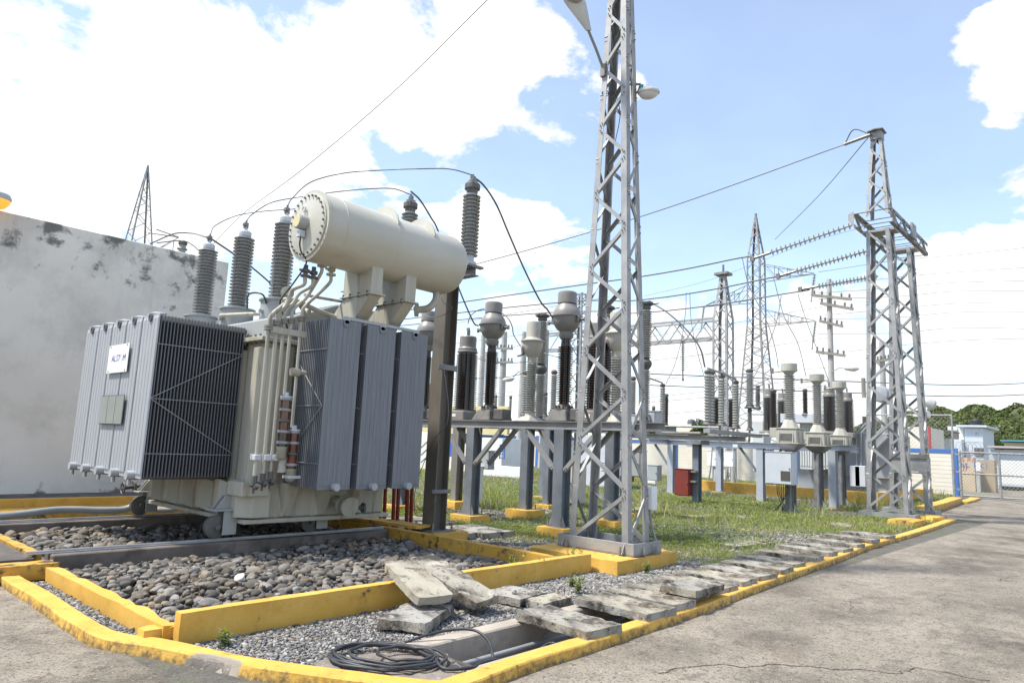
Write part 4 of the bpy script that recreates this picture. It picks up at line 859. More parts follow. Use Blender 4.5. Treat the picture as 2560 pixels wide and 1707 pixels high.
# name plates on the left bank
def textm(s, size, M_, m, parent, name):
    cu = bpy.data.curves.new(name, 'FONT'); cu.body = s; cu.size = size; cu.align_x = 'CENTER'; cu.align_y = 'CENTER'; cu.extrude = .0008
    ob = bpy.data.objects.new(name, cu); col.objects.link(ob); dg = bpy.context.evaluated_depsgraph_get(); me = bpy.data.meshes.new_from_object(ob.evaluated_get(dg))
    bpy.data.objects.remove(ob); o = bpy.data.objects.new(name, me); col.objects.link(o); me.materials.clear(); me.materials.append(m)
    me.transform(M_); L = root_loc(parent) if parent else Vector(); me.transform(Matrix.Translation(-L)); o.parent = parent; return o
pl = MB().box(3.405, 3.412, 9.96, 10.70, 2.335, 2.72).build('maker_plate', platew, T, bevel=.002); pl['label'] = 'white maker plate with partly peeled blue lettering'
RX = Matrix(((0,0,-1,3.4025),(-1,0,0,0),(0,1,0,0),(0,0,0,1)))
for s, yy, mm in (('A',10.505,inkb),('L',10.425,inkb),('S',10.35,inkb),('T',10.275,inkb),('O',10.185,inkf),('M',10.085,inkb)):
    textm(s, .125, Matrix.Translation((0,yy,2.53)) @ RX, mm, pl, 'letter')
for y, z in ((10.02,2.70),(10.63,2.70),(10.02,2.36),(10.63,2.36)): MB().cyl((3.400,y,z), (3.4045,y,z), .012, n=8).build('screw', castd, pl)
rp = MB().box(3.408, 3.412, 9.91, 10.77, 1.64, 2.03).build('rating_plate', castd, T); rp['label'] = 'bright metal rating plate in three panels'
for k in range(3): MB().box(3.4035, 3.4075, 9.925+k*.285, 10.195+k*.285, 1.65, 2.02).build('plate_panel', mirror, rp)
# bushings on the cover
def bushing(x, y, z0, z1, rc, rs, n, m, name='bushing', turret=None, lean_=(0,0,1)):
    ax = V3(lean_).normalized(); L = z1-z0
    b = MB().lathe((x,y,z0), ax, [(rs*.95,0),(rs*.95,.04),(rc*1.15,.05)]+sheds(rc, rs, .06, L*.86, n)+[(rc*1.0,L*.865)], 28).build(name, m, T, smooth=28)
    q = V3((x,y,z0))+ax*(L*.866)
    MB().lathe(q, ax, [(rc*.95,0),(rc*1.0,.02),(rc*1.0,L*.045),(rc*.7,L*.06),(rc*.3,L*.066),(rc*.28,L*.10)], 18).build('cap', cabl, b, smooth=35)
    q = q+ax*(L*.10); mb = MB(); mb.cbox(q+ax*.04, (.07,.05,.10)); mb.cbox(q+ax*.05+Vector((-.03,-.02,0)), (.05,.08,.05)); mb.cyl(q-ax*.02, q+ax*.13, .018, n=8); mb.build('terminal', brass, b, bevel=.004)
    if turret:
        r, h = turret; mb = MB(); mb.cyl((x,y,z0-h), (x,y,z0-.025), r, n=28); mb.cyl((x,y,z0-.024), (x,y,z0+.0), r*1.12, n=28); mb.cyl((x-r-.05,y-.02,z0-h*.5), (x-r+.02,y-.02,z0-h*.5), .03, n=10); mb.build('turret', greyp, b, smooth=35)
    return q+ax*.12
HV = [(5.2,12.02),(5.2,10.72),(5.2,9.45)]; HVtop = [bushing(x, y, 3.56, 4.96, .10, .162, 21, porcg, 'high_voltage_bushing', (.25,.40)) for x, y in HV]
LVt = bushing(6.35, 11.6, 3.62, 4.62, .075, .125, 18, porcg, 'low_voltage_bushing', (.15,.15))
pipe([(4.98,10.72,3.40),(4.85,10.5,3.38),(4.85,9.9,3.34),(5.0,9.5,3.34)], .03)
mb = MB(); mb.tube(spline([(5.0,9.4,3.45),(4.85,9.3,3.58),(4.8,9.6,3.6),(4.95,9.9,3.45)],8), .014, 6); mb.build('sensor_cable', cable, T, smooth=60)
# valves and big flange low on the tank
mb = MB(); mb.cyl((6.0,8.76,.70), (6.0,8.42,.64), .075, n=16); mb.cyl((6.0,8.44,.645), (6.0,8.40,.64), .14, n=20); mb.cyl((6.0,8.56,.66), (6.0,8.53,.655), .14, n=20); mb.build('drain_flange', cream, T, smooth=40)
mb = MB(); mb.cyl((6.02,8.45,.64), (6.22,8.42,.62), .03, n=10); mb.cyl((6.22,8.42,.62), (6.25,8.415,.62), .07, n=12); mb.build('drain_valve', castd, T, smooth=40)
mb = MB(); mb.cyl((4.64,12.1,.70), (4.30,12.1,.66), .03, n=10); mb.tube([(4.30,12.1+.085*math.cos(a),.66+.085*math.sin(a)) for a in np.linspace(0,6.28,18,endpoint=False)], .013, 6, True); mb.cyl((4.3,12.02,.66),(4.3,12.18,.66),.008,n=6); mb.cyl((4.3,12.1,.58),(4.3,12.1,.74),.008,n=6); mb.cyl((4.48,12.1,.69),(4.45,12.1,.685),.085,n=14); mb.build('handwheel_valve', castd, T, smooth=40)
mb = MB(); mb.tube(spline([(4.62,9.85,.98),(4.56,9.85,.75),(4.60,9.9,.5),(4.55,9.8,.28),(4.5,9.82,.1)],6), .010, 6); mb.build('earth_cable', cable, T, smooth=60)
# grey conduits on the ground beside the far rail
mb = MB(); mb.tube(spline([(-3,12.55,.22),(1.5,12.6,.24),(2.8,12.6,.24),(3.6,12.65,.30),(4.2,12.55,.28),(4.55,12.5,.30),(4.8,12.4,.50),(4.95,12.3,.7)],7), .055, 10); tag(mb.build('conduit', pvc, smooth=60), 'thick grey conduit snaking along the far rail to the transformer', 'conduit', 'grey conduits')
mb = MB(); mb.tube(spline([(5.05,12.6,.24),(5.3,12.5,.26),(5.6,12.3,.40),(5.7,12.2,.62)],7), .05, 10); tag(mb.build('conduit', pvc, smooth=60), 'short grey conduit bending up under the transformer behind its far wheel', 'conduit', 'grey conduits')

# ------------------------------------------------------------------ plaster fire wall on the left
mb = MB(); mb.box(-12, 7.25, 15.6, 15.95, .0, 5.50); o = mb.build('plaster_wall', wallw, bevel=.012); tag(o, 'tall off-white plaster wall with black mildew behind the transformer', 'wall')
# glowing lamp on the wall
lp = onx('v1', 15, 205, 3.05); lp = ony('v1', 12, 195, 15.5)
t = thing('wall_lamp', (lp[0]-.25,15.6,5.4), 'lit orange street lamp peeking over the plaster wall at the left edge', 'lamp')
mb = MB(); mb.lathe((lp[0]-.12,15.45,lp[2]+.02), (0,0,1), [(.24,-.02),(.25,.02),(.22,.09),(.12,.14),(.02,.155)], 24); mb.build('lamp_hood', lampg, t, smooth=40)
em = bpy.data.materials.new('sodium_glow'); em.use_nodes = True; eb = em.node_tree.nodes['Principled BSDF']; eb.inputs['Base Color'].default_value = (.8,.35,.05,1); eb.inputs['Emission Color'].default_value = (1,.42,.05,1); eb.inputs['Emission Strength'].default_value = .42
MB().lathe((lp[0]-.12,15.45,lp[2]-.001), (0,0,-1), [(.235,0),(.225,.05),(.16,.13),(.05,.17),(.01,.172)], 24).build('lamp_glass', em, t, smooth=60)
MB().cyl((lp[0]-.3,15.5,lp[2]+.04), (lp[0]-1.2,15.9,lp[2]-.1), .03, n=8).build('arm', galvd, t)

# ------------------------------------------------------------------ lattice helper
def face_brace(root, p0, p1, nin, w, m, name='brace', t=.006):
    p0, p1 = V3(p0), V3(p1); d = (p1-p0).normalized(); nin = V3(nin); nin = (nin-d*nin.dot(d)).normalized(); b = d.cross(nin)
    q = MB().angle(p0-b*w/2, p1-b*w/2, nin, b, w, t)
    if w > .04:
        for e, s in ((p0, 1), (p1, -1)):
            for k_ in (.03, .075): q.cyl(e+d*s*k_+nin*.001, e+d*s*k_-nin*.028, w*.2, n=6)
    return q.build(name, m, root)
def lattice(root, cx, cy, z0, z1, a0, b0, a1, b1, half, lw, bw, m, mb_=None, shrink=.62, out=.0, joined=False, phase=0, shift=(0,0)):
    """four tapered angle legs (half widths a along x, b along y) with zig-zag bracing on every face"""
    mb_ = mb_ or m
    def corner(i, z):
        f = (z-z0)/(z1-z0); a = a0+(a1-a0)*f; b = b0+(b1-b0)*f; sx, sy = ((-1,1),(-1,-1),(1,-1),(1,1))[i]
        return Vector((cx+shift[0]*f+sx*a, cy+shift[1]*f+sy*b, z)), sx, sy
    for i in range(4):
        p0, sx, sy = corner(i, z0); p1, _, _ = corner(i, z1)
        MB().angle(p0, p1, (-sx,0,0), (0,-sy,0), lw, lw*.11).build('leg', m, root)
    zs = [z0+.06]
    while zs[-1] < z1-.02:
        f = (zs[-1]-z0)/(z1-z0); zs.append(zs[-1]+half*(1+(shrink-1)*f))
    zs[-1] = z1-.02
    jm = MB()
    for fi, (i, j, nin) in enumerate(((0,1,(1,0,0)),(1,2,(0,1,0)),(2,3,(-1,0,0)),(3,0,(0,-1,0)))):
        for k in range(len(zs)-1):
            s = (k+phase) % 2; A, _, _ = corner((i, j)[s], zs[k]); B, _, _ = corner((j, i)[s], zs[k+1]); n_ = V3(nin)*.0; dd_ = (B-A).normalized()*.03; A = A+dd_; B = B-dd_
            if joined: jm.bar(A+n_, B+n_, bw, bw*.25, nin)
            else: face_brace(root, A+n_, B+n_, nin, bw, mb_, t=bw*.13)
    if joined: jm.build('bracing', mb_, root)
    return corner

# ------------------------------------------------------------------ centre tower
CTX, CTY = 8.57, 5.78
tw = thing('lattice_tower', (CTX,CTY,.2), 'tall galvanised lattice tower with lamps in the centre, on a yellow plinth', 'tower')
cfn = lattice(tw, CTX, CTY, .24, 10.2,   .275, .50, .085, .115, .72, .10, .050, galv, shrink=.55, phase=0)
MB().box(CTX-.36, CTX+.36, CTY-.64, CTY+.64, .205, .222).build('base_plate', galvd, tw)
for nm, b in (('base_channel',(CTX-.36,CTX-.345,CTY-.64,CTY+.64)),('base_channel',(CTX+.345,CTX+.36,CTY-.64,CTY+.64)),('base_channel',(CTX-.344,CTX+.344,CTY-.64,CTY-.625)),('base_channel',(CTX-.344,CTX+.344,CTY+.625,CTY+.64))):
    MB().box(*b, .223, .37).build(nm, galv, tw, bevel=.003)
for x, y in ((-.4,-.45),(-.4,.45),(.4,-.45),(.4,.45),(-.15,-.68),(.15,-.68)):
    mb = MB(); mb.cyl((CTX+x,CTY+y,.19), (CTX+x,CTY+y,.32), .014, n=8); mb.cyl((CTX+x,CTY+y,.225), (CTX+x,CTY+y,.265), .028, n=6); mb.build('anchor_bolt', rustst, tw)
for y in (-.5, .5): MB().prism([(CTX-.361,CTY+y,.225),(CTX-.361,CTY+y,.36),(CTX-.43,CTY+y,.225)], (0,1,0), .012).build('gusset', galv, tw)
mb = rough_box(MB(), (1.62,1.56,.26), Matrix.Translation((8.56,5.86,.07)), .15, .004, .03, 130); o = mb.build('tower_plinth', yellow, smooth=40, bevel=0); tag(o, 'broad yellow concrete plinth under the centre lattice tower', 'plinth')
# box on the leg, and the conduit
t = thing('junction_box', (8.95,5.25,1.0), 'small white junction box fixed to the right leg of the centre tower', 'box')
c = onx('D', 445, 980, 8.9); MB().box(c[0]-.05, c[0]+.08, c[1]-.10, c[1]+.11, c[2]-.17, c[2]+.17).build('case', whitep, t, bevel=.02); MB().box(c[0]-.062, c[0]-.0505, c[1]-.085, c[1]+.095, c[2]-.15, c[2]+.15).build('lid', whitep, t, bevel=.003)
mb = MB(); mb.tube(spline([(8.86,5.30,.8),(8.9,5.28,.55),(8.95,5.22,.3),(8.98,5.2,.1)],6), .016, 8); mb.build('conduit', pvc, t, smooth=60)
# street lamps on the tower
def ontower(k, u, v, d=0): return above(k, u, v, (CTX-d*.7, CTY-d*.7))
a = ontower('F', 425, 580); b = ontower('F', 290, 235, .25); e = ontower('F', 150, -60, .45)
t = thing('street_lamp', a, 'street lamp on a rusty arm at the upper left of the centre tower', 'lamp', 'tower lamps')
MB().tube([a, (np.array(a)+b)/2+[0,0,.02], b], .022, 10).build('arm', rustst, t, smooth=60)
MB().cbox(a, (.09,.09,.22)).build('clamp', rustst, t, bevel=.008)
ax = (V3(e)-V3(b)).normalized(); sd = V3(rt); nn_ = ax.cross(sd).normalized()
if nn_.dot(V3(b)-V3(CAMP)) > 0: nn_ = -nn_
def shell(sections, thick_dir, m, name, root):
    vs = []; n = 10
    for s, w, h0, h1 in sections:
        c_ = V3(b)+ax*s
        for i in range(n):
            an = 2*math.pi*i/n; hh = (h1 if math.sin(an) > 0 else h0); vs.append(c_+sd*(w*math.cos(an))+nn_*(hh*math.sin(an)))
    mb = MB(); fs = [(j*n+i, j*n+(i+1) % n, (j+1)*n+(i+1) % n, (j+1)*n+i) for j in range(len(sections)-1) for i in range(n)]; fs += [tuple(range(n)), tuple((len(sections)-1)*n+n-1-i for i in range(n))]
    mb.add(vs, fs); return mb.build(name, m, root, smooth=40)
shell([(-.03,.05,.05,.04),(.08,.075,.07,.045),(.35,.15,.11,.05),(.42,.165,.12,.05),(.80,.175,.13,.05),(.98,.11,.09,.04),(1.02,.05,.05,.02)], None, lampg, 'lamp_body', t)
shell([(.40,.06,-.03,.06),(.45,.13,-.03,.12),(.60,.15,-.03,.155),(.78,.145,-.03,.15),(.92,.09,-.03,.10),(.96,.03,-.03,.05)], None, lensm, 'lamp_lens', t)
mb = MB(); q = ontower('F', 435, 765); mb.tube([V3(q)+sd*(.05*math.cos(x))+Vector((0,0,.05*math.sin(x))) for x in np.linspace(0,6.28,14)], .006, 6); mb.tube(spline([a, V3(a)+Vector((.02,-.03,-.2)), q, V3(q)+Vector((.1,-.1,.02)), V3(q)+Vector((.2,-.15,-.3)), V3(q)+Vector((.15,-.1,-.8))],6), .006, 6); mb.build('lamp_wire', cable, t)
a = ontower('F', 720, 690); c = np.array(ontower('F', 805, 760))
t = thing('street_lamp', a, 'street lamp with teal photocell on the right side of the centre tower', 'lamp', 'tower lamps')
dv = V3(rt); 
mb = MB(); mb.tube([V3(a)-dv*.25, V3(a), V3(c)-dv*.2], .02, 8); mb.build('arm', galvd, t, smooth=60)
c = V3(c)-dv*.03
def tear(prof, zs, m, name):
    vs = []; n = 20
    for rr, z in prof:
        for i in range(n):
            an = 2*math.pi*i/n; f = math.cos(an); vs.append(c+dv*(rr*(1.25 if f > 0 else 1.0)*f-.02)+V3(fw*[1,1,0])*(rr*.8*math.sin(an))+Vector((0,0,z)))
    mb = MB(); fs = [(j_*n+i, j_*n+(i+1) % n, (j_+1)*n+(i+1) % n, (j_+1)*n+i) for j_ in range(len(prof)-1) for i in range(n)]; fs += [tuple(range(n)), tuple((len(prof)-1)*n+n-1-i for i in range(n))]
    return mb.add(vs, fs).build(name, m, t, smooth=40)
tear([(.150,-.01),(.155,.012),(.135,.05),(.085,.08),(.02,.09)], None, lampg, 'lamp_body')
tear([(.135,-.011),(.12,-.05),(.08,-.085),(.03,-.10),(.005,-.102)], None, bowl, 'lamp_bowl')
MB().cyl(c-dv*.11+Vector((0,0,.06)), c-dv*.11+Vector((0,0,.13)), .028, n=12).build('photocell', teal, t, smooth=40)

# ------------------------------------------------------------------ arrester frame with the rusty posts
pf = thing('arrester_frame', (7.75,8.55,.2), 'rusty steel post frame right of the radiators carrying the arresters', 'frame')
for y, x in ((8.57,7.75),(11.3,7.75)):
    mb = MB(); mb.hbeam((x,y,.22), (x,y,4.28), .27, .27, .02, .014, up=(1,0,0)); p = mb.build('post', mat('dark_post_steel', (.185,.168,.14), (.12,.105,.085), 2.5, rough=.7, metal=.15, spots=[((.13,.08,.04),3.5,.54,.72,.5)], aniso=(1,1,.3)), pf)
    mb = MB(); mb.box(x-.25, x+.25, y-.25, y+.25, .20, .218); mb.build('base_plate', galvd, p)
    for dx, dy in ((-.2,-.2),(-.2,.2),(.2,-.2),(.2,.2)): MB().cyl((x+dx,y+dy,.21), (x+dx,y+dy,.33), .016, n=8).build('anchor_bolt', rustst, p)
    mb = rough_box(MB(), (.72,.72,.28), Matrix.Translation((x+.06,y,.058)), .12, .004, .012, int(x*10+y)); mb.build('footing', yellow, p, smooth=40)
    for z, w_ in ((2.8,.045),(.82,.03)): MB().box(x-.24, x+.16, y-.18, y-.136, z-w_, z+w_).build('cross_bracket', galvd, p, bevel=.004)
MB().hbeam((7.75,7.92,4.36), (7.75,11.6,4.36), .15, .16).build('beam', galvd, pf)
for y in (7.98, 8.22): MB().box(7.6, 7.95, y-.04, y+.04, 4.436, 4.47).build('cross_plate', galvd, pf)
AR = []
for i, y in enumerate((8.10, 9.70, 11.30)):
    lb = ('grey surge arrester standing highest at the right end of the drum', 'grey surge arrester seen above the middle of the drum', 'grey surge arrester hidden mostly behind the drum near its left end')[i]
    t = thing('surge_arrester', (7.75,y,4.48), lb, 'arrester', 'surge arresters behind the drum')
    mb = MB(); mb.lathe((7.75,y,4.48), (0,0,1), [(.13,0),(.13,.05),(.09,.06),(.09,.16)], 20); mb.build('base', cabl, t, smooth=35)
    MB().lathe((7.75,y,4.641), (0,0,1), sheds(.092,.150,0,1.06,17), 26).build('insulator', porcg, t, smooth=28)
    MB().lathe((7.75,y,5.702), (0,0,1), [(.085,0),(.095,.02),(.095,.06),(.13,.08),(.13,.16),(.09,.20),(.05,.21)], 18).build('cap', castd, t, smooth=35)
    mb = MB(); mb.cbox((7.72,y-.04,5.86), (.14,.10,.12)); mb.cbox((7.75,y,5.96), (.06,.09,.10)); mb.cyl((7.75,y,5.9), (7.75,y,6.05), .02, n=8); mb.build('terminal', brass, t, bevel=.006)
    AR.append(np.array((7.75,y,6.03)))
# conductors from bushings to arresters
def conductor(pts, r, label, m=wirem, name='conductor', group=None, n=8, cat='wire'):
    o = MB().tube(spline(pts, n), r, 6).build(name, m, smooth=60); return tag(o, label, cat, group)
b3 = [np.array(q) for q in HVtop]
def arc(a, b, px, label):
    xs = np.linspace(a[0], b[0], len(px)+2)[1:-1]; conductor([a]+[onx('W',u,v,x_) for (u, v), x_ in zip(px, xs)]+[b], .0095, label, group='jumpers over the drum')
arc(b3[2], AR[0], [(672,455),(715,418),(790,398),(880,391),(970,388),(1035,389)], 'black jumper wire arching over the drum to the tallest arrester')
arc(b3[1], AR[1], [(580,492),(625,465),(700,451),(780,440),(850,434),(905,434)], 'black jumper wire arching from the middle bushing to the middle arrester')
arc(b3[0], AR[2], [(495,518),(545,495),(610,485),(670,481),(730,474)], 'black jumper wire from the leftmost bushing running behind the drum')

# ------------------------------------------------------------------ equipment platforms
def footing(root, x, y, w=.62, h=.17, m=yellow, seed=0):
    mb = rough_box(MB(), (w,w,h+.1), Matrix.Translation((x,y,h/2-.05)), .12, .004, .014, seed); f = mb.build('footing', m, root, smooth=40)
    for dx, dy in ((-.16,-.16),(-.16,.16),(.16,-.16),(.16,.16)): MB().cyl((x+dx,y+dy,h-.02), (x+dx,y+dy,h+.11), .014, n=6).build('anchor_bolt', rustst, f)
def column(root, x, y, z0, z1, w, m, fw_=.62, fh=.17, seed=0, gus=True):
    mb = MB(); mb.hbeam((x,y,z0), (x,y,z1), w, w*.85, .016, .012, up=(1,0,0)); c = mb.build('column', m, root)
    MB().box(x-w*.8, x+w*.8, y-w*.8, y+w*.8, z0-.016, z0-.001).build('base_plate', rustst, c)
    if gus:
        for s in (-1, 1): MB().prism([(x-w*.45,y+s*w*.43,z0),(x-w*.45,y+s*w*.80,z0),(x-w*.45,y+s*w*.43,z0+.22)], (1,0,0), .012).build('gusset', m, c)
    if fw_: footing(root, x, y, fw_, fh, seed=seed)
    return c
P1 = thing('equipment_platform', (10.4,9.2,.15), 'grey steel platform with Y-braced columns carrying the nearest brown and white instrument transformers', 'platform')
for i, y in enumerate((10.36, 8.04)):
    column(P1, 10.35, y, .18, 1.92, .25, bluegr, seed=300+i)
    for x in (10.24, 10.66):
        for s in (-1, 1): face_brace(P1, (x,y+s*.12,1.18), (x,y+s*.86,1.93), (1,0,0), .075, beamgr, t=.008)
for x in (10.28, 10.78):
    b = MB(); b.hbeam((x,13.2,1.995), (x,6.6,1.995), .15, .10); b.build('beam', beamgr, P1)
for y in (12.6, 11.2, 10.1, 9.3, 8.1, 7.2, 6.8): MB().box(10.33, 10.73, y-.05, y+.05, 1.93, 2.06).build('cross_beam', beamgr, P1)
for y in (12.6,): column(P1, 10.35, y, .18, 1.92, .25, bluegr, seed=305)
# brown-grey columns behind
P1b = thing('equipment_platform', (12.15,10.4,.15), 'second row of steel columns and beam behind the first platform', 'platform')
for i, (y, m) in enumerate(((12.7,rustst),(10.44,bluegr),(8.15,bluegr))):
    column(P1b, 12.15, y, .2, 2.0, .24, m, .66, .2, seed=310+i, gus=False)
MB().hbeam((12.15,14.2,2.08), (12.15,6.95,2.08), .15, .2).build('beam', beamgr, P1b)
P1c = thing('equipment_platform', (14.5,11,.1), 'third row of thin steel columns farther back under the white insulators', 'platform')
for i, (x, y) in enumerate(((14.5,11.72),(14.6,9.4),(16.6,13.6),(18.0,14.2))):
    column(P1c, x, y, .12, 2.05, .2, bluegr, .5, .12, seed=320+i, gus=False)
MB().hbeam((14.5,13.5,2.12), (14.5,8.0,2.12), .13, .18).build('beam', beamgr, P1c)
MB().hbeam((17.2,15.5,2.12), (17.2,10.2,2.12), .13, .18).build('beam', beamgr, P1c)

# instrument transformer with a round head (proto at origin)
def make_ct():
    t = thing('current_transformer', (0,0,0), 'proto', 'transformer', 'brown instrument transformers')
    mb = MB(); mb.add([(-.26,-.26,0),(.26,-.26,0),(.26,.26,0),(-.26,.26,0),(-.17,-.17,.22),(.17,-.17,.22),(.17,.17,.22),(-.17,.17,.22)], [(3,2,1,0),(4,5,6,7),(0,1,5,4),(1,2,6,5),(2,3,7,6),(3,0,4,7)])
    mb.box(-.005,.005,-.29,-.20,.02,.2); p = mb.build('pedestal', castd, t, bevel=.015)
    MB().box(-.12, .14, -.50, -.23, .02, .24).build('terminal_box', castd, t, bevel=.015)
    MB().lathe((0,0,.221), (0,0,1), [(.175,0),(.175,.02),(.14,.03),(.115,.105),(.11,.11)], 24).build('lower_flange', castd, t, smooth=30)
    for k in range(12):
        a = k*math.pi/6; MB().prism([(.12*math.cos(a-.06),.12*math.sin(a-.06),.242),(.17*math.cos(a-.05),.17*math.sin(a-.05),.242),(.17*math.cos(a+.05),.17*math.sin(a+.05),.242),(.12*math.cos(a+.06),.12*math.sin(a+.06),.242)], (0,0,1), .055).build('flange_rib', castd, p)
    MB().lathe((0,0,.332), (0,0,1), [(.095,0)]+sheds(.098,.152,.05,1.12,24)+[(.088,1.24)], 28).build('insulator', porcb, t, smooth=28)
    MB().lathe((0,0,1.572), (0,0,1), [(.105,0),(.14,.05),(.145,.10),(.13,.115),(.13,.14)], 24).build('upper_flange', headg, t, smooth=30)
    MB().lathe((0,0,1.713), (0,0,1), [(.12,0),(.165,.03),(.215,.085),(.25,.15),(.268,.22),(.272,.285),(.305,.287),(.305,.31),(.275,.312),(.272,.35),(.26,.40),(.24,.44),(.21,.485),(.188,.52),(.183,.53)], 36).build('head', headg, t, smooth=32)
    MB().lathe((0,0,2.244), (0,0,1), [(.183,0),(.183,.022)], 32).build('gasket', blackp, t, smooth=30)
    MB().lathe((0,0,2.2665), (0,0,1), [(.186,0),(.186,.19),(.18,.215),(.15,.235),(.05,.24)], 36).build('expansion_dome', headg, t, smooth=35)
    for s in (-1, 1):
        mb = MB(); mb.cbox((0,s*.30,1.94), (.12,.07,.11)); mb.cyl((0,s*.27,1.93), (0,s*.44,1.93), .03, n=10); mb.cbox((0,s*.44,1.93), (.03,.06,.09)); mb.build('terminal', brass, t, bevel=.006)
    return t
def make_white():
    t = thing('voltage_transformer', (0,0,0), 'proto', 'transformer', 'white instrument transformers')
    mb = MB(); mb.add([(-.27,-.2,0),(.27,-.2,0),(.27,.2,0),(-.27,.2,0),(-.13,-.11,.10),(.13,-.11,.10),(.13,.11,.10),(-.13,.11,.10)], [(3,2,1,0),(4,5,6,7),(0,1,5,4),(1,2,6,5),(2,3,7,6),(3,0,4,7)]); mb.build('pedestal', headc, t, bevel=.012)
    MB().lathe((0,0,.101), (0,0,1), [(.12,0),(.105,.02),(.10,.07),(.12,.09)], 22).build('lower_flange', headc, t, smooth=35)
    MB().lathe((0,0,.192), (0,0,1), sheds(.082,.122,0,.98,22), 26).build('insulator', porcl, t, smooth=28)
    MB().lathe((0,0,1.173), (0,0,1), [(.095,0),(.095,.11),(.11,.12),(.17,.22),(.20,.30),(.21,.42),(.245,.425),(.245,.44),(.19,.46),(.15,.50),(.142,.52),(.142,.80),(.13,.83),(.04,.84)], 34).build('head', headc, t, smooth=30)
    mb = MB(); mb.cbox((-.02,.21,1.43), (.10,.06,.14)); mb.cyl((-.02,.2,1.36), (-.05,.36,1.32), .022, n=8); mb.build('terminal', brass, t, bevel=.006)
    MB().lathe((-.14,.10,1.48), (-.8,.6,0), [(.06,0),(.06,.06),(.04,.07)], 14).build('plug', mat('faded_pink', (.5,.38,.38), None, rough=.6), t, smooth=40)
    return t
def make_stout():
    t = thing('circuit_breaker_pole', (0,0,0), 'proto', 'breaker', 'stout brown breaker poles')
    MB().box(-.30, .30, -.28, .28, .0, .19).build('base_box', headg, t, bevel=.012); MB().box(-.305, -.3005, -.05, .06, .07, .13).build('tag', whitep, t)
    MB().lathe((0,0,.191), (0,0,1), [(.26,0),(.26,.03),(.22,.035)], 28).build('lower_flange', headg, t, smooth=35)
    MB().lathe((0,0,.227), (0,0,1), [(r*(1-.10*h/1.2), h) for r, h in sheds(.205,.256,0,1.22,26)], 36).build('insulator', porcb, t, smooth=28)
    MB().lathe((0,0,1.448), (0,0,1), [(.19,0),(.225,.02),(.225,.05),(.20,.07),(.21,.09),(.205,.11),(.185,.14),(.185,.36),(.17,.38),(.05,.39)], 32).build('cap', headg, t, smooth=30)
    mb = MB(); mb.cyl((0,0,1.83), (0,0,2.0), .03, n=10); mb.cbox((0,0,1.92), (.07,.05,.10)); mb.cbox((0,.02,2.0), (.05,.07,.05)); mb.build('terminal', brass, t, bevel=.005)
    return t
def make_stack():
    t = thing('post_insulator', (0,0,0), 'proto', 'insulator', 'tall two-stage post insulators')
    MB().lathe((0,0,0), (0,0,1), [(.15,0),(.15,.03),(.09,.05),(.08,.10)], 20).build('lower_flange', castd, t, smooth=35)
    MB().lathe((0,0,.101), (0,0,1), sheds(.082,.122,0,.95,21), 24).build('lower_insulator', porcl, t, smooth=28)
    MB().lathe((0,0,1.052), (0,0,1), [(.08,0),(.125,.06),(.14,.10),(.14,.15),(.10,.20),(.085,.24)], 20).build('coupling', castd, t, smooth=35)
    MB().lathe((0,0,1.293), (0,0,1), sheds(.085,.130,0,.98,21), 24).build('upper_insulator', porcl, t, smooth=28)
    mb = MB(); mb.lathe((0,0,2.274), (0,0,1), [(.09,0),(.11,.03),(.10,.08),(.16,.11),(.16,.15),(.05,.17)], 18)
    mb.build('cap', castd, t, smooth=35)
    mb = MB()
    for k in range(6): a = k*math.pi/3; mb.cbox((.15*math.cos(a),.15*math.sin(a),2.42), (.05,.05,.03), a)
    mb.cyl((0,0,2.40), (.05,-.26,2.40), .022, n=8); mb.build('terminal', brass, t)
    return t
ZB = 2.071
ct = make_ct(); ct.location = (10.5,10.12,ZB); tag(ct, 'brown-columned current transformer with round grey head, left one beside the rusty post')
copy_tree(ct, (10.5,8.16,ZB), 'brown-columned current transformer with round grey head, right one just left of the centre tower')
copy_tree(ct, (10.5,12.18,ZB), 'grey-headed current transformer mostly hidden behind the right radiators')
st = make_stout(); st.location = (10.55,10.90,ZB); tag(st, 'stout brown breaker pole with grey cap right of the rusty post')
copy_tree(st, (10.55,7.42,ZB), 'stout brown breaker pole seen through the centre tower')
wh = make_white(); wh.location = (10.6,9.08,ZB); tag(wh, 'white-headed instrument transformer between the two round-headed brown ones')
copy_tree(wh, (10.6,7.06,ZB), 'white-headed instrument transformer seen through the centre tower')
pk = make_stack(); pk.location = (12.15,10.14,2.157); tag(pk, 'tall grey two-stage post insulator just behind the white-headed transformer')
copy_tree(pk, (12.15,7.42,2.157), 'tall grey two-stage post insulator at the right edge of the centre tower')
copy_tree(pk, (12.15,8.35,2.157), 'tall grey two-stage post insulator hidden behind the left leg of the centre tower')

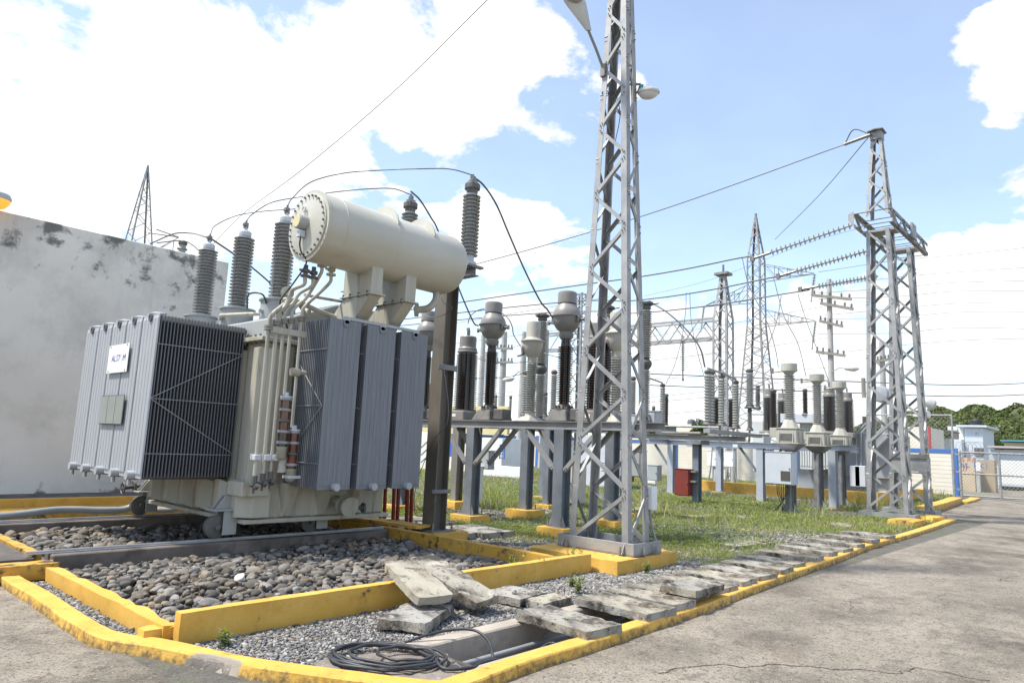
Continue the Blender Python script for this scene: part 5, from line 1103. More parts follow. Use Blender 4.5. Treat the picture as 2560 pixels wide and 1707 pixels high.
# plain post insulators -------------------------------------------------------
def plain_ins(x, y, z0, z1, r, m, label, group, n=18, cap=castd, name='post_insulator', arm=None):
    t = thing(name, (x,y,z0), label, 'insulator', group); L = z1-z0
    MB().lathe((x,y,z0), (0,0,1), [(r*1.3,0),(r*1.3,.02),(r*.9,.08),(r*.8,.10)], 16).build('lower_flange', castd, t, smooth=35)
    MB().lathe((x,y,z0+.101), (0,0,1), sheds(r*.66,r*1.02,0,L-.22,n), 20).build('insulator', m, t, smooth=28)
    MB().lathe((x,y,z1-.118), (0,0,1), [(r*.7,0),(r*.85,.03),(r*.85,.08),(r*.5,.118)], 16).build('cap', cap, t, smooth=35)
    return t
G3 = 'disconnector insulators on the middle platform'
dpts = []
for i, (k, u, v, ut, vt, X) in enumerate((('C',1085,1490,1075,890,18.6),('C',1240,1500,1240,940,20.0),('C',1393,1530,1390,1005,21.4))):
    b_ = onx(k,u,v,X); t_ = above(k,ut,vt,b_); dpts.append((b_[0],b_[1],t_[2]))
    plain_ins(b_[0], b_[1], b_[2], t_[2], .118, porcl, ('left','middle','right')[i]+' one of three pale insulators linked by a bar on the middle platform', G3, 16)
for i, (k, u, v, ut, vt, X, r, m, lb) in enumerate((('C',1130,1490,1130,900,20.5,.11,porcl,'grey insulator just behind the left one of the linked three'),('C',590,1530,590,1040,22.0,.115,porcl,'single pale insulator standing right of the centre tower'),
      ('C',632,1520,632,1150,24.0,.10,porcb,'dark brown insulator partly behind the single pale one'),('C',1170,1500,1170,1190,24,.17,porcb,'brown insulator between the left and middle linked insulators'),('C',1340,1540,1340,1200,24,.12,porcb,'brown insulator behind the right linked insulator'),
      ('C',1545,1310,1545,880,21.5,.135,porcg,'upper grey insulator on the sloping pole beside the pylon leg'),('C',1545,1550,1545,1310,21.5,.085,porcg,'lower slimmer section of the grey insulator by the pylon leg'),('C',265,1400,255,960,16.5,.10,porcl,'pale insulator peeping out right behind the centre tower'),
      ('A',1180,1390,1180,900,14.5,.10,porcl,'slim pale insulator behind the left side of the white-headed transformer'),('A',1490,1370,1490,890,14.5,.10,porcl,'bluish pale insulator between white-headed and right brown transformers'),('A',140,1400,140,1040,12.5,.055,porcb,'thin dark insulator in the gap left of the rusty post'),
      ('A',1020,1440,1020,1170,17.2,.06,porcl,'short thin insulator left of the white-headed transformer'),('A',860,1370,860,1160,17.2,.07,porcl,'short insulator half hidden by the left brown transformer'),('C',495,1400,495,1330,17.2,.06,porcl,'very short insulator stub right of the centre tower'),
      ('A',1395,1400,1400,1130,17.2,.11,porcl,'short pale insulator with a cap behind the white-headed transformer'),('C',1633,1310,1633,1060,33,.12,porcd,'distant dark insulator between pylon and far transformer'),('E',455,605,455,380,30.3,.12,porcb,'dark brown bushing above the far transformer, second in the gap'),
      ('E',50,560,50,350,33,.12,porcd,'distant grey-black insulator left of the three cream-headed posts'))):
    b_ = onx(k,u,v,X); t_ = above(k,ut,vt,b_); plain_ins(b_[0], b_[1], b_[2], max(t_[2], b_[2]+.3), r, m, lb, 'scattered yard insulators', 16)
def tube_thing(pts, r, label, m=galv, name='bus_tube', cat='tube', group='bus tubes'):
    o = MB().tube(pts, r, 8).build(name, m, smooth=60); return tag(o, label, cat, group)
tube_thing([np.array(p)+[0,0,.04] for p in dpts], .035, 'aluminium bar across the tops of the three linked insulators')
a = onx('C',590,1030,22.0); b = onx('C',420,970,20.5); tube_thing([a, b], .03, 'aluminium bar from the single pale insulator towards the centre tower')
a = onx('D',530,195,20.3); b = onx('D',1210,210,20.3); tube_thing([a, b], .03, 'thin horizontal pipe above the middle platform')
a = onx('D',1450,280,20.6); b = onx('D',1760,285,20.6); tube_thing([a, b], .028, 'thin operating rod running right from the middle platform')
a = onx('D',480,265,20.2); b = onx('D',1010,275,20.2); tube_thing([a, b], .05, 'rusty operating shaft lying along the middle platform', rustst)

# middle platform -------------------------------------------------------------
P2 = thing('equipment_platform', (20.3,10.5,.05), 'middle steel platform carrying the linked insulators behind the red cabinet', 'platform')
column(P2, 20.32, 10.48, .06, 1.99, .24, bluegr, 0, gus=False)
MB().hbeam((20.3,13.6,2.07), (20.3,8.9,2.07), .15, .2).build('beam', beamgr, P2)
MB().box(20.0, 20.6, 10.2, 10.75, 1.86, 1.985).build('bracket', galvd, P2, bevel=.004)
MB().box(18.2, 21.8, 9.0, 9.2, 2.16, 2.28).build('rail_beam', beamgr, P2, bevel=.004)
for x in (20.2, 20.35): MB().box(20.0, 20.19, 10.36, 10.62, 1.00, 1.06).build('box_bracket', galvd, P2); break
MB().box(20.0, 20.19, 10.36, 10.62, .70, .76).build('box_bracket', galvd, P2)
P3 = thing('equipment_platform', (24,11.5,.05), 'farther bluish steel platform behind the middle one, with diagonal struts', 'platform')
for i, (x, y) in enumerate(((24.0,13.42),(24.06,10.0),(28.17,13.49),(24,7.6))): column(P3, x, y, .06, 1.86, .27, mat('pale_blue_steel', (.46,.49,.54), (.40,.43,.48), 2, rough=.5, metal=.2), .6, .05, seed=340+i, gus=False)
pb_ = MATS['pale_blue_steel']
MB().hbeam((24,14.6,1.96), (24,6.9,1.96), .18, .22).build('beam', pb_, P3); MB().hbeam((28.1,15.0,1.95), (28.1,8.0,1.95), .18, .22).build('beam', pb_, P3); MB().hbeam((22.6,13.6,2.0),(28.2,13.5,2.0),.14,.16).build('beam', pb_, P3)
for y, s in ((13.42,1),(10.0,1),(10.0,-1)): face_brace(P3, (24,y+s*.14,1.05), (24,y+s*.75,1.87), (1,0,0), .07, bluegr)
MB().box(23.85, 23.9, 10.75, 10.93, 1.86, 1.96).build('notice', whitep, P3)

# cabinets -------------------------------------------------------------------
def cabinet(x0, x1, y0, y1, z0, z1, m, label, group='cabinets', door=True, legs=None, name='control_cabinet'):
    t = thing(name, ((x0+x1)/2,(y0+y1)/2,z0), label, 'cabinet', group)
    MB().box(x0, x1, y0, y1, z0, z1).build('case', m, t, bevel=.008)
    if door:
        d = MB().box(x0-.018, x0-.0015, y0+.02, y1-.02, z0+.02, z1-.02).build('door', m, t, bevel=.004)
        MB().cyl((x0-.045,y0+.06,(z0+z1)/2), (x0-.019,y0+.06,(z0+z1)/2), .018, n=8).build('handle', castd, d)
    MB().box(x0-.03, x1+.02, y0-.02, y1+.02, z1+.001, z1+.02).build('hood', m, t)
    return t
cabinet(19.95, 20.18, 10.56, 11.05, .28, 1.08, redp, 'rust-red cabinet fixed to the middle platform column', door=True)
t = cabinet(19.65, 20.0, 7.30, 8.05, .84, 1.72, cabl, 'light grey control cabinet on the nearest cream-headed post')
p = onx('E', 285, 1122, 19.63); MB().box(19.620, 19.6312, p[1]-.13, p[1]+.13, p[2]-.13, p[2]+.13).build('window', mat('smoked_window', (.10,.09,.085), None, rough=.15), t)
for k in range(6):
    u = (180,205,247,262,300,280)[k]; q = onx('E', u, 1430, 19.9); mb = MB(); mb.tube(spline([(19.85,7.5+.06*k,.85), (19.83,7.52+.05*k,.55), q], 6), .012, 6); mb.build('cable', cable, t, smooth=60)
cabinet(23.6, 23.9, 13.78, 14.22, .5, 1.06, cabg, 'small grey box hanging on the far column left of the red cabinet')
cabinet(15.3, 15.9, 11.5, 12.5, .12, 1.18, cabc, 'cream floor cabinet behind the right steel column of the first platform')
p = onx('B', 790, 560, 13.4); cabinet(13.3, 13.5, p[1]-.13, p[1]+.17, p[2]-.25, p[2]+.22, cabg, 'small grey meter box beside the left steel column of the first platform')
p = onx('B', 690, 700, 13.2); cabinet(13.15, 13.3, p[1]-.06, p[1]+.07, .15, 1.0, whitep, 'narrow white standing box behind the left steel column')
p = onx('C', 320, 1470, 14.6); cabinet(14.4, 14.9, p[1]-.35, p[1]+.35, p[2]-.25, p[2]+.18, cabl, 'pale mechanism box up on the platform right of the centre tower')
p = onx('C', 485, 1470, 14.7); cabinet(14.6, 14.9, p[1]-.14, p[1]+.14, p[2]-.26, p[2]+.27, cabg, 'slate grey box up on the platform beside the pale mechanism box')
p = onx('D', 110, 590, 14.5); cabinet(14.3, 14.6, p[1]-.25, p[1]+.2, p[2]-.33, p[2]+.33, cabg, 'grey cabinet on a column seen through the centre tower')
p = onx('D', 310, 600, 15.5); cabinet(15.3, 15.6, p[1]-.24, p[1]+.22, p[2]-.33, p[2]+.30, cabg, 'blue-grey cabinet just right of the centre tower front leg')
p = onx('B', 2075, 640, 16); cabinet(15.9, 16.1, p[1]-.12, p[1]+.12, p[2]-.12, p[2]+.12, whitep, 'small white box on a thin pole seen through the centre tower')
p = onx('D', 245, 750, 17); cabinet(16.9, 17.05, p[1]-.09, p[1]+.09, p[2]-.12, p[2]+.12, redp, 'tiny red box low behind the centre tower')
p = onx('D', 470, 745, 30); cabinet(29.9, 30.1, p[1]-.3, p[1]+.3, .05, .6, whitep, 'low white box far back in the grass under the platform')
for k, (u, v) in enumerate(((1140,550),(1325,555))):
    p = onx('D', u, v, 31.3); cabinet(31.2, 31.4, p[1]-.24, p[1]+.24, p[2]-.36, p[2]+.36, whitep, ('left','right')[k]+' white meter box on the paired poles beyond the red cabinet')
# paired thin poles with cables beyond
for k, (x, y, lb) in enumerate(((31.4,15.2,'left thin cable-wrapped pole beyond the red cabinet'),(32.8,15.0,'right thin cable-wrapped pole beyond the red cabinet'),(31.6,12.7,'thin cable-wrapped pole behind the light grey cabinet'),(31.4,10.05,'thin pole with cable loops left of the third cream-headed post'))):
    t = thing('cable_pole', (x,y,0), lb, 'pole', 'thin cable poles'); MB().cyl((x,y,0), (x,y,2.1), .16, n=10).build('pole', polem, t, smooth=40)
    for j in (-1, 1): mb = MB(); mb.tube(spline([(x-.2,y+j*.1,2.0),(x-.2,y+j*.16,1.2),(x-.25,y+j*.25,.5),(x-.3,y+j*.45,.02)],5), .04, 6); mb.build('cable', pvc, t, smooth=60)

# three cream-headed voltage transformers on posts ----------------------------
def make_cvt():
    t = thing('capacitor_voltage_transformer', (0,0,0), 'proto', 'transformer', 'cream-headed units on posts')
    mb = MB(); mb.hbeam((0,0,.0), (0,0,1.72), .26, .22, .016, .012, up=(1,0,0)); mb.build('post', galvd, t)
    MB().cyl((-.17,-.04,.03), (-.17,-.04,1.7), .045, n=10).build('conduit', galvd, t, smooth=40)
    for s in (-1, 1): MB().prism([(-.10,s*.12,0),(-.10,s*.30,0),(-.10,s*.12,.28)], (1,0,0), .02).build('foot_gusset', galv, t)
    MB().prism([(-.14,-.14,1.70),(.14,-.14,1.70),(.14,.14,1.70),(-.14,.14,1.70)], (0,0,1), .0015).build('post_cap', galvd, t)
    MB().add([(-.14,-.14,1.715),(.14,-.14,1.715),(.14,.14,1.715),(-.14,.14,1.715),(-.33,-.33,1.92),(.33,-.33,1.92),(.33,.33,1.92),(-.33,.33,1.92)], [(3,2,1,0),(4,5,6,7),(0,1,5,4),(1,2,6,5),(2,3,7,6),(3,0,4,7)]).build('flare', galvd, t)
    MB().box(-.34, .34, -.36, .36, 1.921, 1.95).build('base_flange', headc, t, bevel=.004)
    MB().box(-.28, .28, -.29, .29, 1.951, 2.33).build('base_box', headc, t, bevel=.02); MB().box(-.288, -.2805, -.17, .17, 2.0, 2.2).build('box_recess', castd, t)
    for s in (-1, 1):
        for q in (-.22, .22): MB().prism([(-.281,s*.20,1.951),(-.33,s*.20,1.951),(-.281,s*.20,2.3)], (0,1,0), .02).build('rib', headc, t); break
        MB().prism([(s*.15,-.291,1.951),(s*.15,-.35,1.951),(s*.15,-.291,2.3)], (1,0,0), .02).build('rib', headc, t)
    MB().box(-.30, .30, -.31, .31, 2.331, 2.36).build('box_lid', headc, t, bevel=.004)
    MB().box(-.16, .10, .32, .52, 2.10, 2.36).build('side_box', headc, t, bevel=.01)
    MB().lathe((0,0,2.361), (0,0,1), [(.27,0),(.15,.24),(.14,.27)], 8).build('neck', headc, t)
    MB().lathe((0,0,2.632), (0,0,1), sheds(.108,.162,0,1.26,20), 26).build('insulator', porcl, t, smooth=28)
    MB().lathe((0,0,3.893), (0,0,1), [(.12,0),(.15,.05),(.19,.08),(.228,.09),(.228,.30),(.215,.315),(.05,.32)], 28).build('head', headc, t, smooth=35)
    mb = MB(); mb.cyl((0,.2,4.0), (0,.46,3.98), .025, n=8); mb.cbox((0,.48,4.02), (.05,.06,.16)); mb.build('terminal', brass, t)
    return t
cv = make_cvt(); cv.location = (20.18,7.54,.05); tag(cv, 'nearest and tallest-looking cream-headed unit, above the light grey cabinet')
copy_tree(cv, (23.13,7.76,.05), 'middle one of the three cream-headed units on posts')
copy_tree(cv, (25.61,7.84,.05), 'farthest cream-headed unit on a post, left of the double gantry')
# far breaker poles
for k, (u, v, X, lb) in enumerate(((150,745,27.5,'far stout brown breaker pole left of the nearest cream-headed unit'),(265,745,31,'far brown breaker pole hidden behind the nearest cream-headed insulator'),(665,750,27.5,'far stout brown breaker pole between the second and third cream-headed units'),(818,760,31,'far brown breaker pole just right of the third cream-headed insulator'))):
    b_ = onx('E', u, v, X); c_ = copy_tree(st, (X,b_[1],b_[2]-.19), lb); c_['group'] = 'far breaker poles'
    for ch in c_.children: pass
    s_ = 1.0
    c_.scale = (1.05,1.05,1.03)
b_ = onx('E', 185, 745, 24.5); plain_ins(b_[0], b_[1], b_[2]-.02, above('E',185,385,b_)[2], .135, porcb, 'slim brown insulator in front of the leftmost far breaker pole', 'scattered yard insulators', 20)

# ------------------------------------------------------------------ double gantry on the right
gt = thing('gantry', (24,5.5,.1), 'double lattice gantry with a pointed peak beside the road at right', 'gantry')
GX = (22.1, 24.5)
for i, gx in enumerate(GX):
    lattice(gt, gx, 5.5, .2, 8.35, .29, .53, .28, .31, .92, .11, .065, galv, shrink=.75, phase=0)
    for y0, y1, x0, x1 in ((4.78,4.9,gx-.42,gx+.42),(6.1,6.22,gx-.42,gx+.42),(4.9,6.1,gx-.42,gx-.32),(4.9,6.1,gx+.32,gx+.42)): MB().box(x0, x1, y0, y1, .06, .19).build('base_channel', galv, gt)
lattice(gt, GX[0], 5.5, 8.8, 11.45, .28, .31, .10, .13, .55, .085, .05, galv, shrink=.8)
MB().prism([(GX[0]-.22,5.28,11.45),(GX[0]+.22,5.28,11.45),(GX[0]+.3,5.5,11.45),(GX[0]+.22,5.72,11.45),(GX[0]-.22,5.72,11.45),(GX[0]-.3,5.5,11.45)], (0,0,1), .03).build('peak_cap', galvd, gt)
MB().box(GX[0]-.16, GX[0]+.16, 5.34, 5.66, 11.2, 11.448).build('peak_box', galv, gt)
# beam: bottom and top chords on both sides with plates
for y in (4.98, 6.02):
    for z in (8.36, 8.78): MB().angle((21.35,y,z), (25.7,y,z), (0,-1 if y > 5.5 else 1,0), (0,0,-1 if z > 8.5 else 1), .11, .012).build('beam_chord', galvd if y < 5.5 else galv, gt)
    xs_ = np.linspace(21.4, 25.6, 8)
    for k in range(7): face_brace(gt, (xs_[k],y,8.38 if k % 2 else 8.76), (xs_[k+1],y,8.76 if k % 2 else 8.38), (0,1 if y < 5.5 else -1,0), .06, galv)
for x in np.linspace(21.4, 25.6, 6):
    for z in (8.38, 8.78): MB().bar((x,4.99,z), (x,6.01,z), .07, .008).build('beam_tie', galv, gt)
for gx in GX: MB().box(gx-.25, gx+.25, 5.05, 5.95, 8.28, 8.35).build('seat_plate', galv, gt)
MB().prism([(21.38,6.03,8.40),(21.38,6.03,8.86),(21.38,6.18,8.80),(21.38,6.18,8.60)], (1,0,0), .02).build('gusset_plate', galv, gt)
MB().box(23.3, 23.8, 4.9, 4.96, 8.4, 8.85).build('end_plate', galv, gt)
t = thing('security_camera', onx('M6',1455,145,25.6), 'small white security camera on the right gantry leg', 'camera')
c = onx('M6',1455,145,25.6); MB().box(c[0]-.3, c[0]+.1, c[1]-.13, c[1]+.12, c[2]-.11, c[2]+.11).build('body', whitep, t, bevel=.03); MB().cyl((c[0]-.31,c[1]-.02,c[2]), (c[0]-.301,c[1]-.02,c[2]), .08, n=12).build('lens', blackp, t)
MB().box(c[0]+.0, c[0]+.15, c[1]+.1, c[1]+.35, c[2]-.06, c[2]+.02).build('bracket', whitep, t)
c = onx('M6',1500,40,25.8); t = thing('flood_lamp', c, 'small pale lamp head on the right gantry leg above the camera', 'lamp')
MB().lathe((c[0],c[1],c[2]), (.3,-1,-.4), [(.03,-.3),(.07,-.2),(.16,0),(.17,.10),(.12,.16),(.02,.18)], 16).build('head', lampg, t, smooth=40); MB().cyl((c[0],c[1]+.25,c[2]), (c[0],c[1]+.5,c[2]-.2), .03, n=8).build('arm', galv, t)
c = onx('M6',1300,640,23.6); t = thing('gantry_box', c, 'grey flat equipment box mounted between the gantry columns', 'box'); MB().box(c[0]-.2, c[0]+.2, c[1]-.5, c[1]+.45, c[2]-.2, c[2]+.22).build('case', galv, t, bevel=.01)
for s in (-1, 1): MB().box(c[0]-.24, c[0]-.201, c[1]-.55, c[1]+.5, c[2]+s*.22-.04, c[2]+s*.26+.04).build('rail', galvd, t)
mb = rough_box(MB(), (1.2,.7,.3), Matrix.Translation((20.6,4.75,.0)), .14, .006, .03, 140); tag(mb.build('gantry_footing', yellowd, smooth=40), 'worn yellow footing corner in front of the gantry by the kerb', 'footing')
mb = rough_box(MB(), (1.0,.5,.3), Matrix.Translation((22.6,4.55,.02)), .14, .006, .03, 141); tag(mb.build('gantry_footing', yellow, smooth=40), 'overgrown yellow footing beside the kerb end under the gantry', 'footing')

# strain insulator strings and the three phase conductors --------------------
disc = MB().lathe((0,0,0), (1,0,0), [(.03,-.07),(.045,-.05),(.05,-.02),(.125,0),(.13,.012),(.06,.022),(.03,.05)], 14)
disc_me = None
def ins_string(a, b, n, label, group='glass strain strings on the gantry', r=.85):
    global disc_me
    a, b = V3(a), V3(b); t = thing('insulator_string', a, label, 'insulator', group); d = (b-a); L = d.length; d.normalize(); q = d.to_track_quat('X', 'Z')
    MB().cyl(a, b, .022, n=6).build('core', wirem, t)
    for k in range(n):
        if disc_me is None: o = disc.build('disc', glassd, None, smooth=40); disc_me = o.data; o.parent = t
        else: o = bpy.data.objects.new('disc', disc_me); col.objects.link(o); o.parent = t
        o.location = d*(L*(k+.5)/n); o.rotation_mode = 'QUATERNION'; o.rotation_quaternion = q; o.scale = (r,r,r)
    mb = MB(); mb.cyl(b, b+d*.55, .045, n=8); mb.cbox(b+d*.6, (.12,.12,.16)); mb.build('clamp', brass, t); return np.array(b+d*.6)
ends = []
for i, (x, (u0,v0,u1,v1)) in enumerate(((21.4,(2130,563,1926,632)),(22.9,(2165,628,1990,678)),(24.4,(2195,690,2045,716)))):
    s = 1/1.08844
    a = onx('W', u0*s, v0*s, x); b = onx('W', u1*s, v1*s, x)
    e = ins_string(a, b, 17, ('topmost','middle','lowest')[i]+' glass strain insulator string tied to the double gantry'); ends.append(e)
targets = [onx('W',990,706,21.4), onx('W',960,712,23.4), onx('W',960,738,25.4)]
ctrl = [[(1702,592),(1480,634),(1040,697)],[(1790,634),(1480,688),(1040,720)],[(1826,671),(1480,718),(1040,736)]]
for i in range(3):
    x = (21.4,22.9,24.4)[i]; P = [ends[i]]+[onx('W',u,v,x) for u, v in ctrl[i]]
    d = np.array(P[-1])-np.array(P[-2]); P.append(np.array(P[-1])+d/np.linalg.norm(d)*60*np.array([1,1,.2]))
    conductor(P, .026, ('upper','middle','lower')[i]+' phase conductor running left from the gantry strings behind the drum', group='phase conductors')
# earth wires from the peak
pk_ = np.array((GX[0]-.3,5.6,11.3)); 
a = onx('W',1940,332,22.0); conductor([pk_, a, onx('W',1480,495,22.0), onx('W',1100,605,22.0), onx('W',900,650,22)], .018, 'upper earth wire running left from the gantry peak', group='earth wires')
MB_ = MB().cyl(V3(pk_), V3(a), .05, n=8); tag(MB_.build('dead_end_clamp', brass), 'metal dead-end clamp on the earth wire at the gantry peak', 'clamp')
conductor([pk_+[0,.05,.05], (pk_+a)/2+[0,.1,.35], a], .018, 'small loop of wire above the dead-end clamp at the gantry peak', group='earth wires')
conductor([pk_, onx('W',1880,450,30), onx('W',1780,550,40)], .016, 'lower guy wire slanting down left from the gantry peak', group='earth wires')
# long wire across the sky at upper left
conductor([far('W',1130,-10,22), far('W',900,215,27), far('W',700,385,31), far('W',560,490,35), far('W',490,560,38)], .014, 'long thin wire crossing the sky diagonally above the transformer', group='sky wires')
# droppers
def dropper(pts, X, label, r=.018):
    Xs = np.linspace(X[0], X[1], len(pts)) if isinstance(X, tuple) else [X]*len(pts)
    conductor([onx(k,u,v,x_) for (k,u,v), x_ in zip(pts, Xs)], min(r, .014) if Xs[0] > 18 else r*.85, label, wiret if Xs[0] > 18 else wirem, group='dropper wires')
dropper([('C',480,165),('C',650,270),('C',850,450),('C',1000,650),('C',1055,860)], 16, 'thick black cable drooping from the tall post insulator to the linked insulators', .024)
dropper([('C',850,50),('C',845,250),('C',800,560),('C',720,850),('C',630,1040)], 22.5, 'dropper wire from the middle conductor to the single pale insulator')
dropper([('C',890,50),('C',905,350),('C',960,640),('C',1050,980)], 22.5, 'dropper wire from the middle conductor down behind the linked insulators')
dropper([('v7',820,60),('v7',860,220),('v7',960,420),('v7',1010,580),('v7',1028,690)], 20.3, 'dropper from the topmost string to the nearest cream-headed unit')
dropper([('v7',1000,170),('v7',1060,390),('v7',1140,550),('v7',1188,740)], 23.1, 'dropper from the middle string to the second cream-headed unit')
dropper([('v7',1140,265),('v7',1190,420),('v7',1250,580),('v7',1320,770)], 25.6, 'dropper from the lowest string to the third cream-headed unit')
dropper([('v7',1045,275),('v7',1010,450),('v7',900,720),('v7',840,770),('v7',805,770)], 22, 'dropper curving from the conductor to the right linked insulator')
dropper([('W',1082,404),('W',1110,425),('W',1140,470),('W',1170,540),('W',1205,620),('W',1240,690),('W',1258,712),('W',1272,735)], (7.75,10.45), 'cable sloping from the tallest arrester down to the right brown transformer head', .02)
dropper([('W',944,440),('W',965,460),('W',990,500),('W',1006,530),('W',1045,640),('W',1085,735),('W',1098,748)], (7.75,10.45), 'cable from the middle arrester passing behind the drum to the left brown transformer', .02)
dropper([('A',565,390),('A',590,310),('A',660,250),('A',745,222)], 10.5, 'short arched jumper from the stout brown pole to the left round head', .012)
dropper([('A',930,265),('A',1010,340),('A',1050,430),('A',1060,500),('A',1110,590),('A',1160,665)], 10.5, 'hanging jumper from the left round head to the white-headed transformer', .014)
dropper([('A',1390,710),('A',1540,750),('A',1700,770)], 11.5, 'short jumper between the white-headed and right brown transformers', .014)
dropper([('A',640,760),('A',900,815),('A',1210,805)], 12.0, 'sagging wire passing behind the left brown transformer', .012)
dropper([('A',370,990),('A',900,975),('A',1090,950),('A',1190,910)], 13.0, 'lower sagging wire behind the brown transformers', .012)
dropper([('A',10,235),('A',150,315),('A',300,290),('A',400,215),('A',300,160),('A',275,100)], 7.4, 'looped black cable hanging from the drum end around the rusty post', .008)
dropper([('v3',1410,420),('v3',1440,650),('v3',1430,800),('v3',1350,900),('v3',1240,1170),('v3',1225,1350),('v3',1270,1385),('v3',1370,1300)], 7.5, 'thin black cable hanging down beside the rusty post to the ground', .007)
for k, (u, v) in enumerate(((1470,765),(1600,785),(1735,810))):
    b_ = onz('M5', u, v, .25); pass
    t = thing('orange_conduit', (b_[0],b_[1],.1), ('left','middle','right')[k]+' one of three twin orange cable conduits rising by the pit', 'conduit', 'orange conduits')
    MB().cyl((b_[0]-.04,b_[1],.1), (b_[0]-.065,b_[1]+.03,1.3), .034, n=10).build('conduit_tube', orangep, t, smooth=40); MB().cyl((b_[0]+.035,b_[1]-.02,.1), (b_[0]+.01,b_[1]+.0,1.3), .034, n=10).build('conduit_tube', orangep, t, smooth=40)
conductor([onz('M5',1450,755,.2), onx('M5',1420,640,7.9), onx('M5',1380,540,7.9)], .018, 'black cable rising left of the orange conduits', cable)

# ------------------------------------------------------------------ far transformer
FX, FY = 31.0, 11.2
ft = thing('power_transformer', (FX,FY,.2), 'far grey power transformer with pale radiators behind the cream-headed units', 'transformer')
fgrey = mat('far_transformer_grey', (.34,.36,.38), (.29,.31,.33), 1, rough=.5); frad = mat('far_radiator', (.56,.58,.57), (.50,.52,.51), 1, rough=.5)
p0 = onx('E', 830, 1225, 31.5); p1 = onx('E', 1010, 760, 31.5); pL = onx('E', 390, 1225, 31.5)
MB().box(31.5, 34.2, p1[1]-.6, pL[1], .25, 2.5).build('tank', fgrey, ft, bevel=.02)
MB().box(31.3, 34.4, p1[1]-.8, p0[1]+.1, .9, p1[2]).build('near_wall', fgrey, ft, bevel=.02)
for u0, u1 in ((410,510),(520,618),(630,735)):
    a = onx('E', u0, 1055, 30.6); b = onx('E', u1, 640, 30.6)
    rd = MB().box(30.6, 31.49, b[1], a[1], a[2]-.05, b[2]-.15).build('radiator', frad, ft, bevel=.02)
    for k in range(5): y = b[1]+(a[1]-b[1])*(k+.5)/5; MB().box(30.57, 30.599, y-.03, y+.03, a[2]+.1, b[2]-.3).build('flute', frad, rd)
a = onx('E', 5, 800, 31.0); b = onx('E', 100, 655, 31); MB().box(31, 31.8, b[1], a[1], .9, b[2]).build('radiator', frad, ft, bevel=.02)
c0 = onx('E',1105,430,32); MB().lathe((c0[0],c0[1],c0[2]), (1,.0,0), [(.02,-.4),(.30,-.36),(.34,-.3),(.34,2.2),(.30,2.3)], 26).build('conservator', fgrey, ft, smooth=35)
mb = MB()
for u in (770,815): 
    a = onx('E', 890 if u == 770 else 930, 760, 31.2); b = onx('E', 890 if u == 770 else 930, 1040, 31.2); mb.cyl(a, b, .03, n=8)
    c_ = onx('E', 975 if u == 770 else 990, 670 if u == 770 else 690, 31.2); mb.cyl(a, c_, .03, n=8)
mb.build('breather_pipe', fgrey, ft)
for u in (882, 927): q = onx('E', u, 1125, 31.1); MB().box(31.0, 31.25, q[1]-.20, q[1]+.20, q[2]-.42, q[2]+.42).build('breather', cabl, ft, bevel=.02)
a = onx('E',1020,820,31.0); b = onx('E',1150,690,31.0); 
for dz in (0, .45): MB().bar((31,a[1],a[2]-dz), (31,b[1],b[2]-dz), .35, .12).build('sloping_duct', fgrey, ft)
b = onx('E',450,590,30.3); MB().box(30.2, 31.2, b[1]-1.0, b[1]+1.0, b[2]-.4, b[2]-.02).build('bushing_box', cabl, ft, bevel=.01)
for k, (x, y0, y1) in enumerate(((28.4,7.7,16.2),)):
    mb = rough_box(MB(), (.25,y1-y0,.75), Matrix.Translation((x+.6,(y0+y1)/2,.05)), .5, .004, .01, 150); struct(mb.build('far_pit_wall', yellow))
mb = rough_box(MB(), (9,.3,.8), Matrix.Translation((32.9,7.6,.05)), .5, .004, .01, 151); struct(mb.build('far_pit_wall_road_side', yellow))
# rusty signal pole right of the far transformer
t = thing('rusty_pole', (30,9,0), 'thin dark rusty pole with a white box left of the gantry', 'pole'); a = onx('E',948,290,33); b = onx('E',945,720,33)
MB().cyl(a, (a[0],a[1],.5), .09, n=8).build('pole', rustst, t); q = onx('E',940,540,32.9); MB().box(32.6, 32.9, q[1]-.4, q[1]+.35, q[2]-.4, q[2]+.4).build('box', whitep, t)

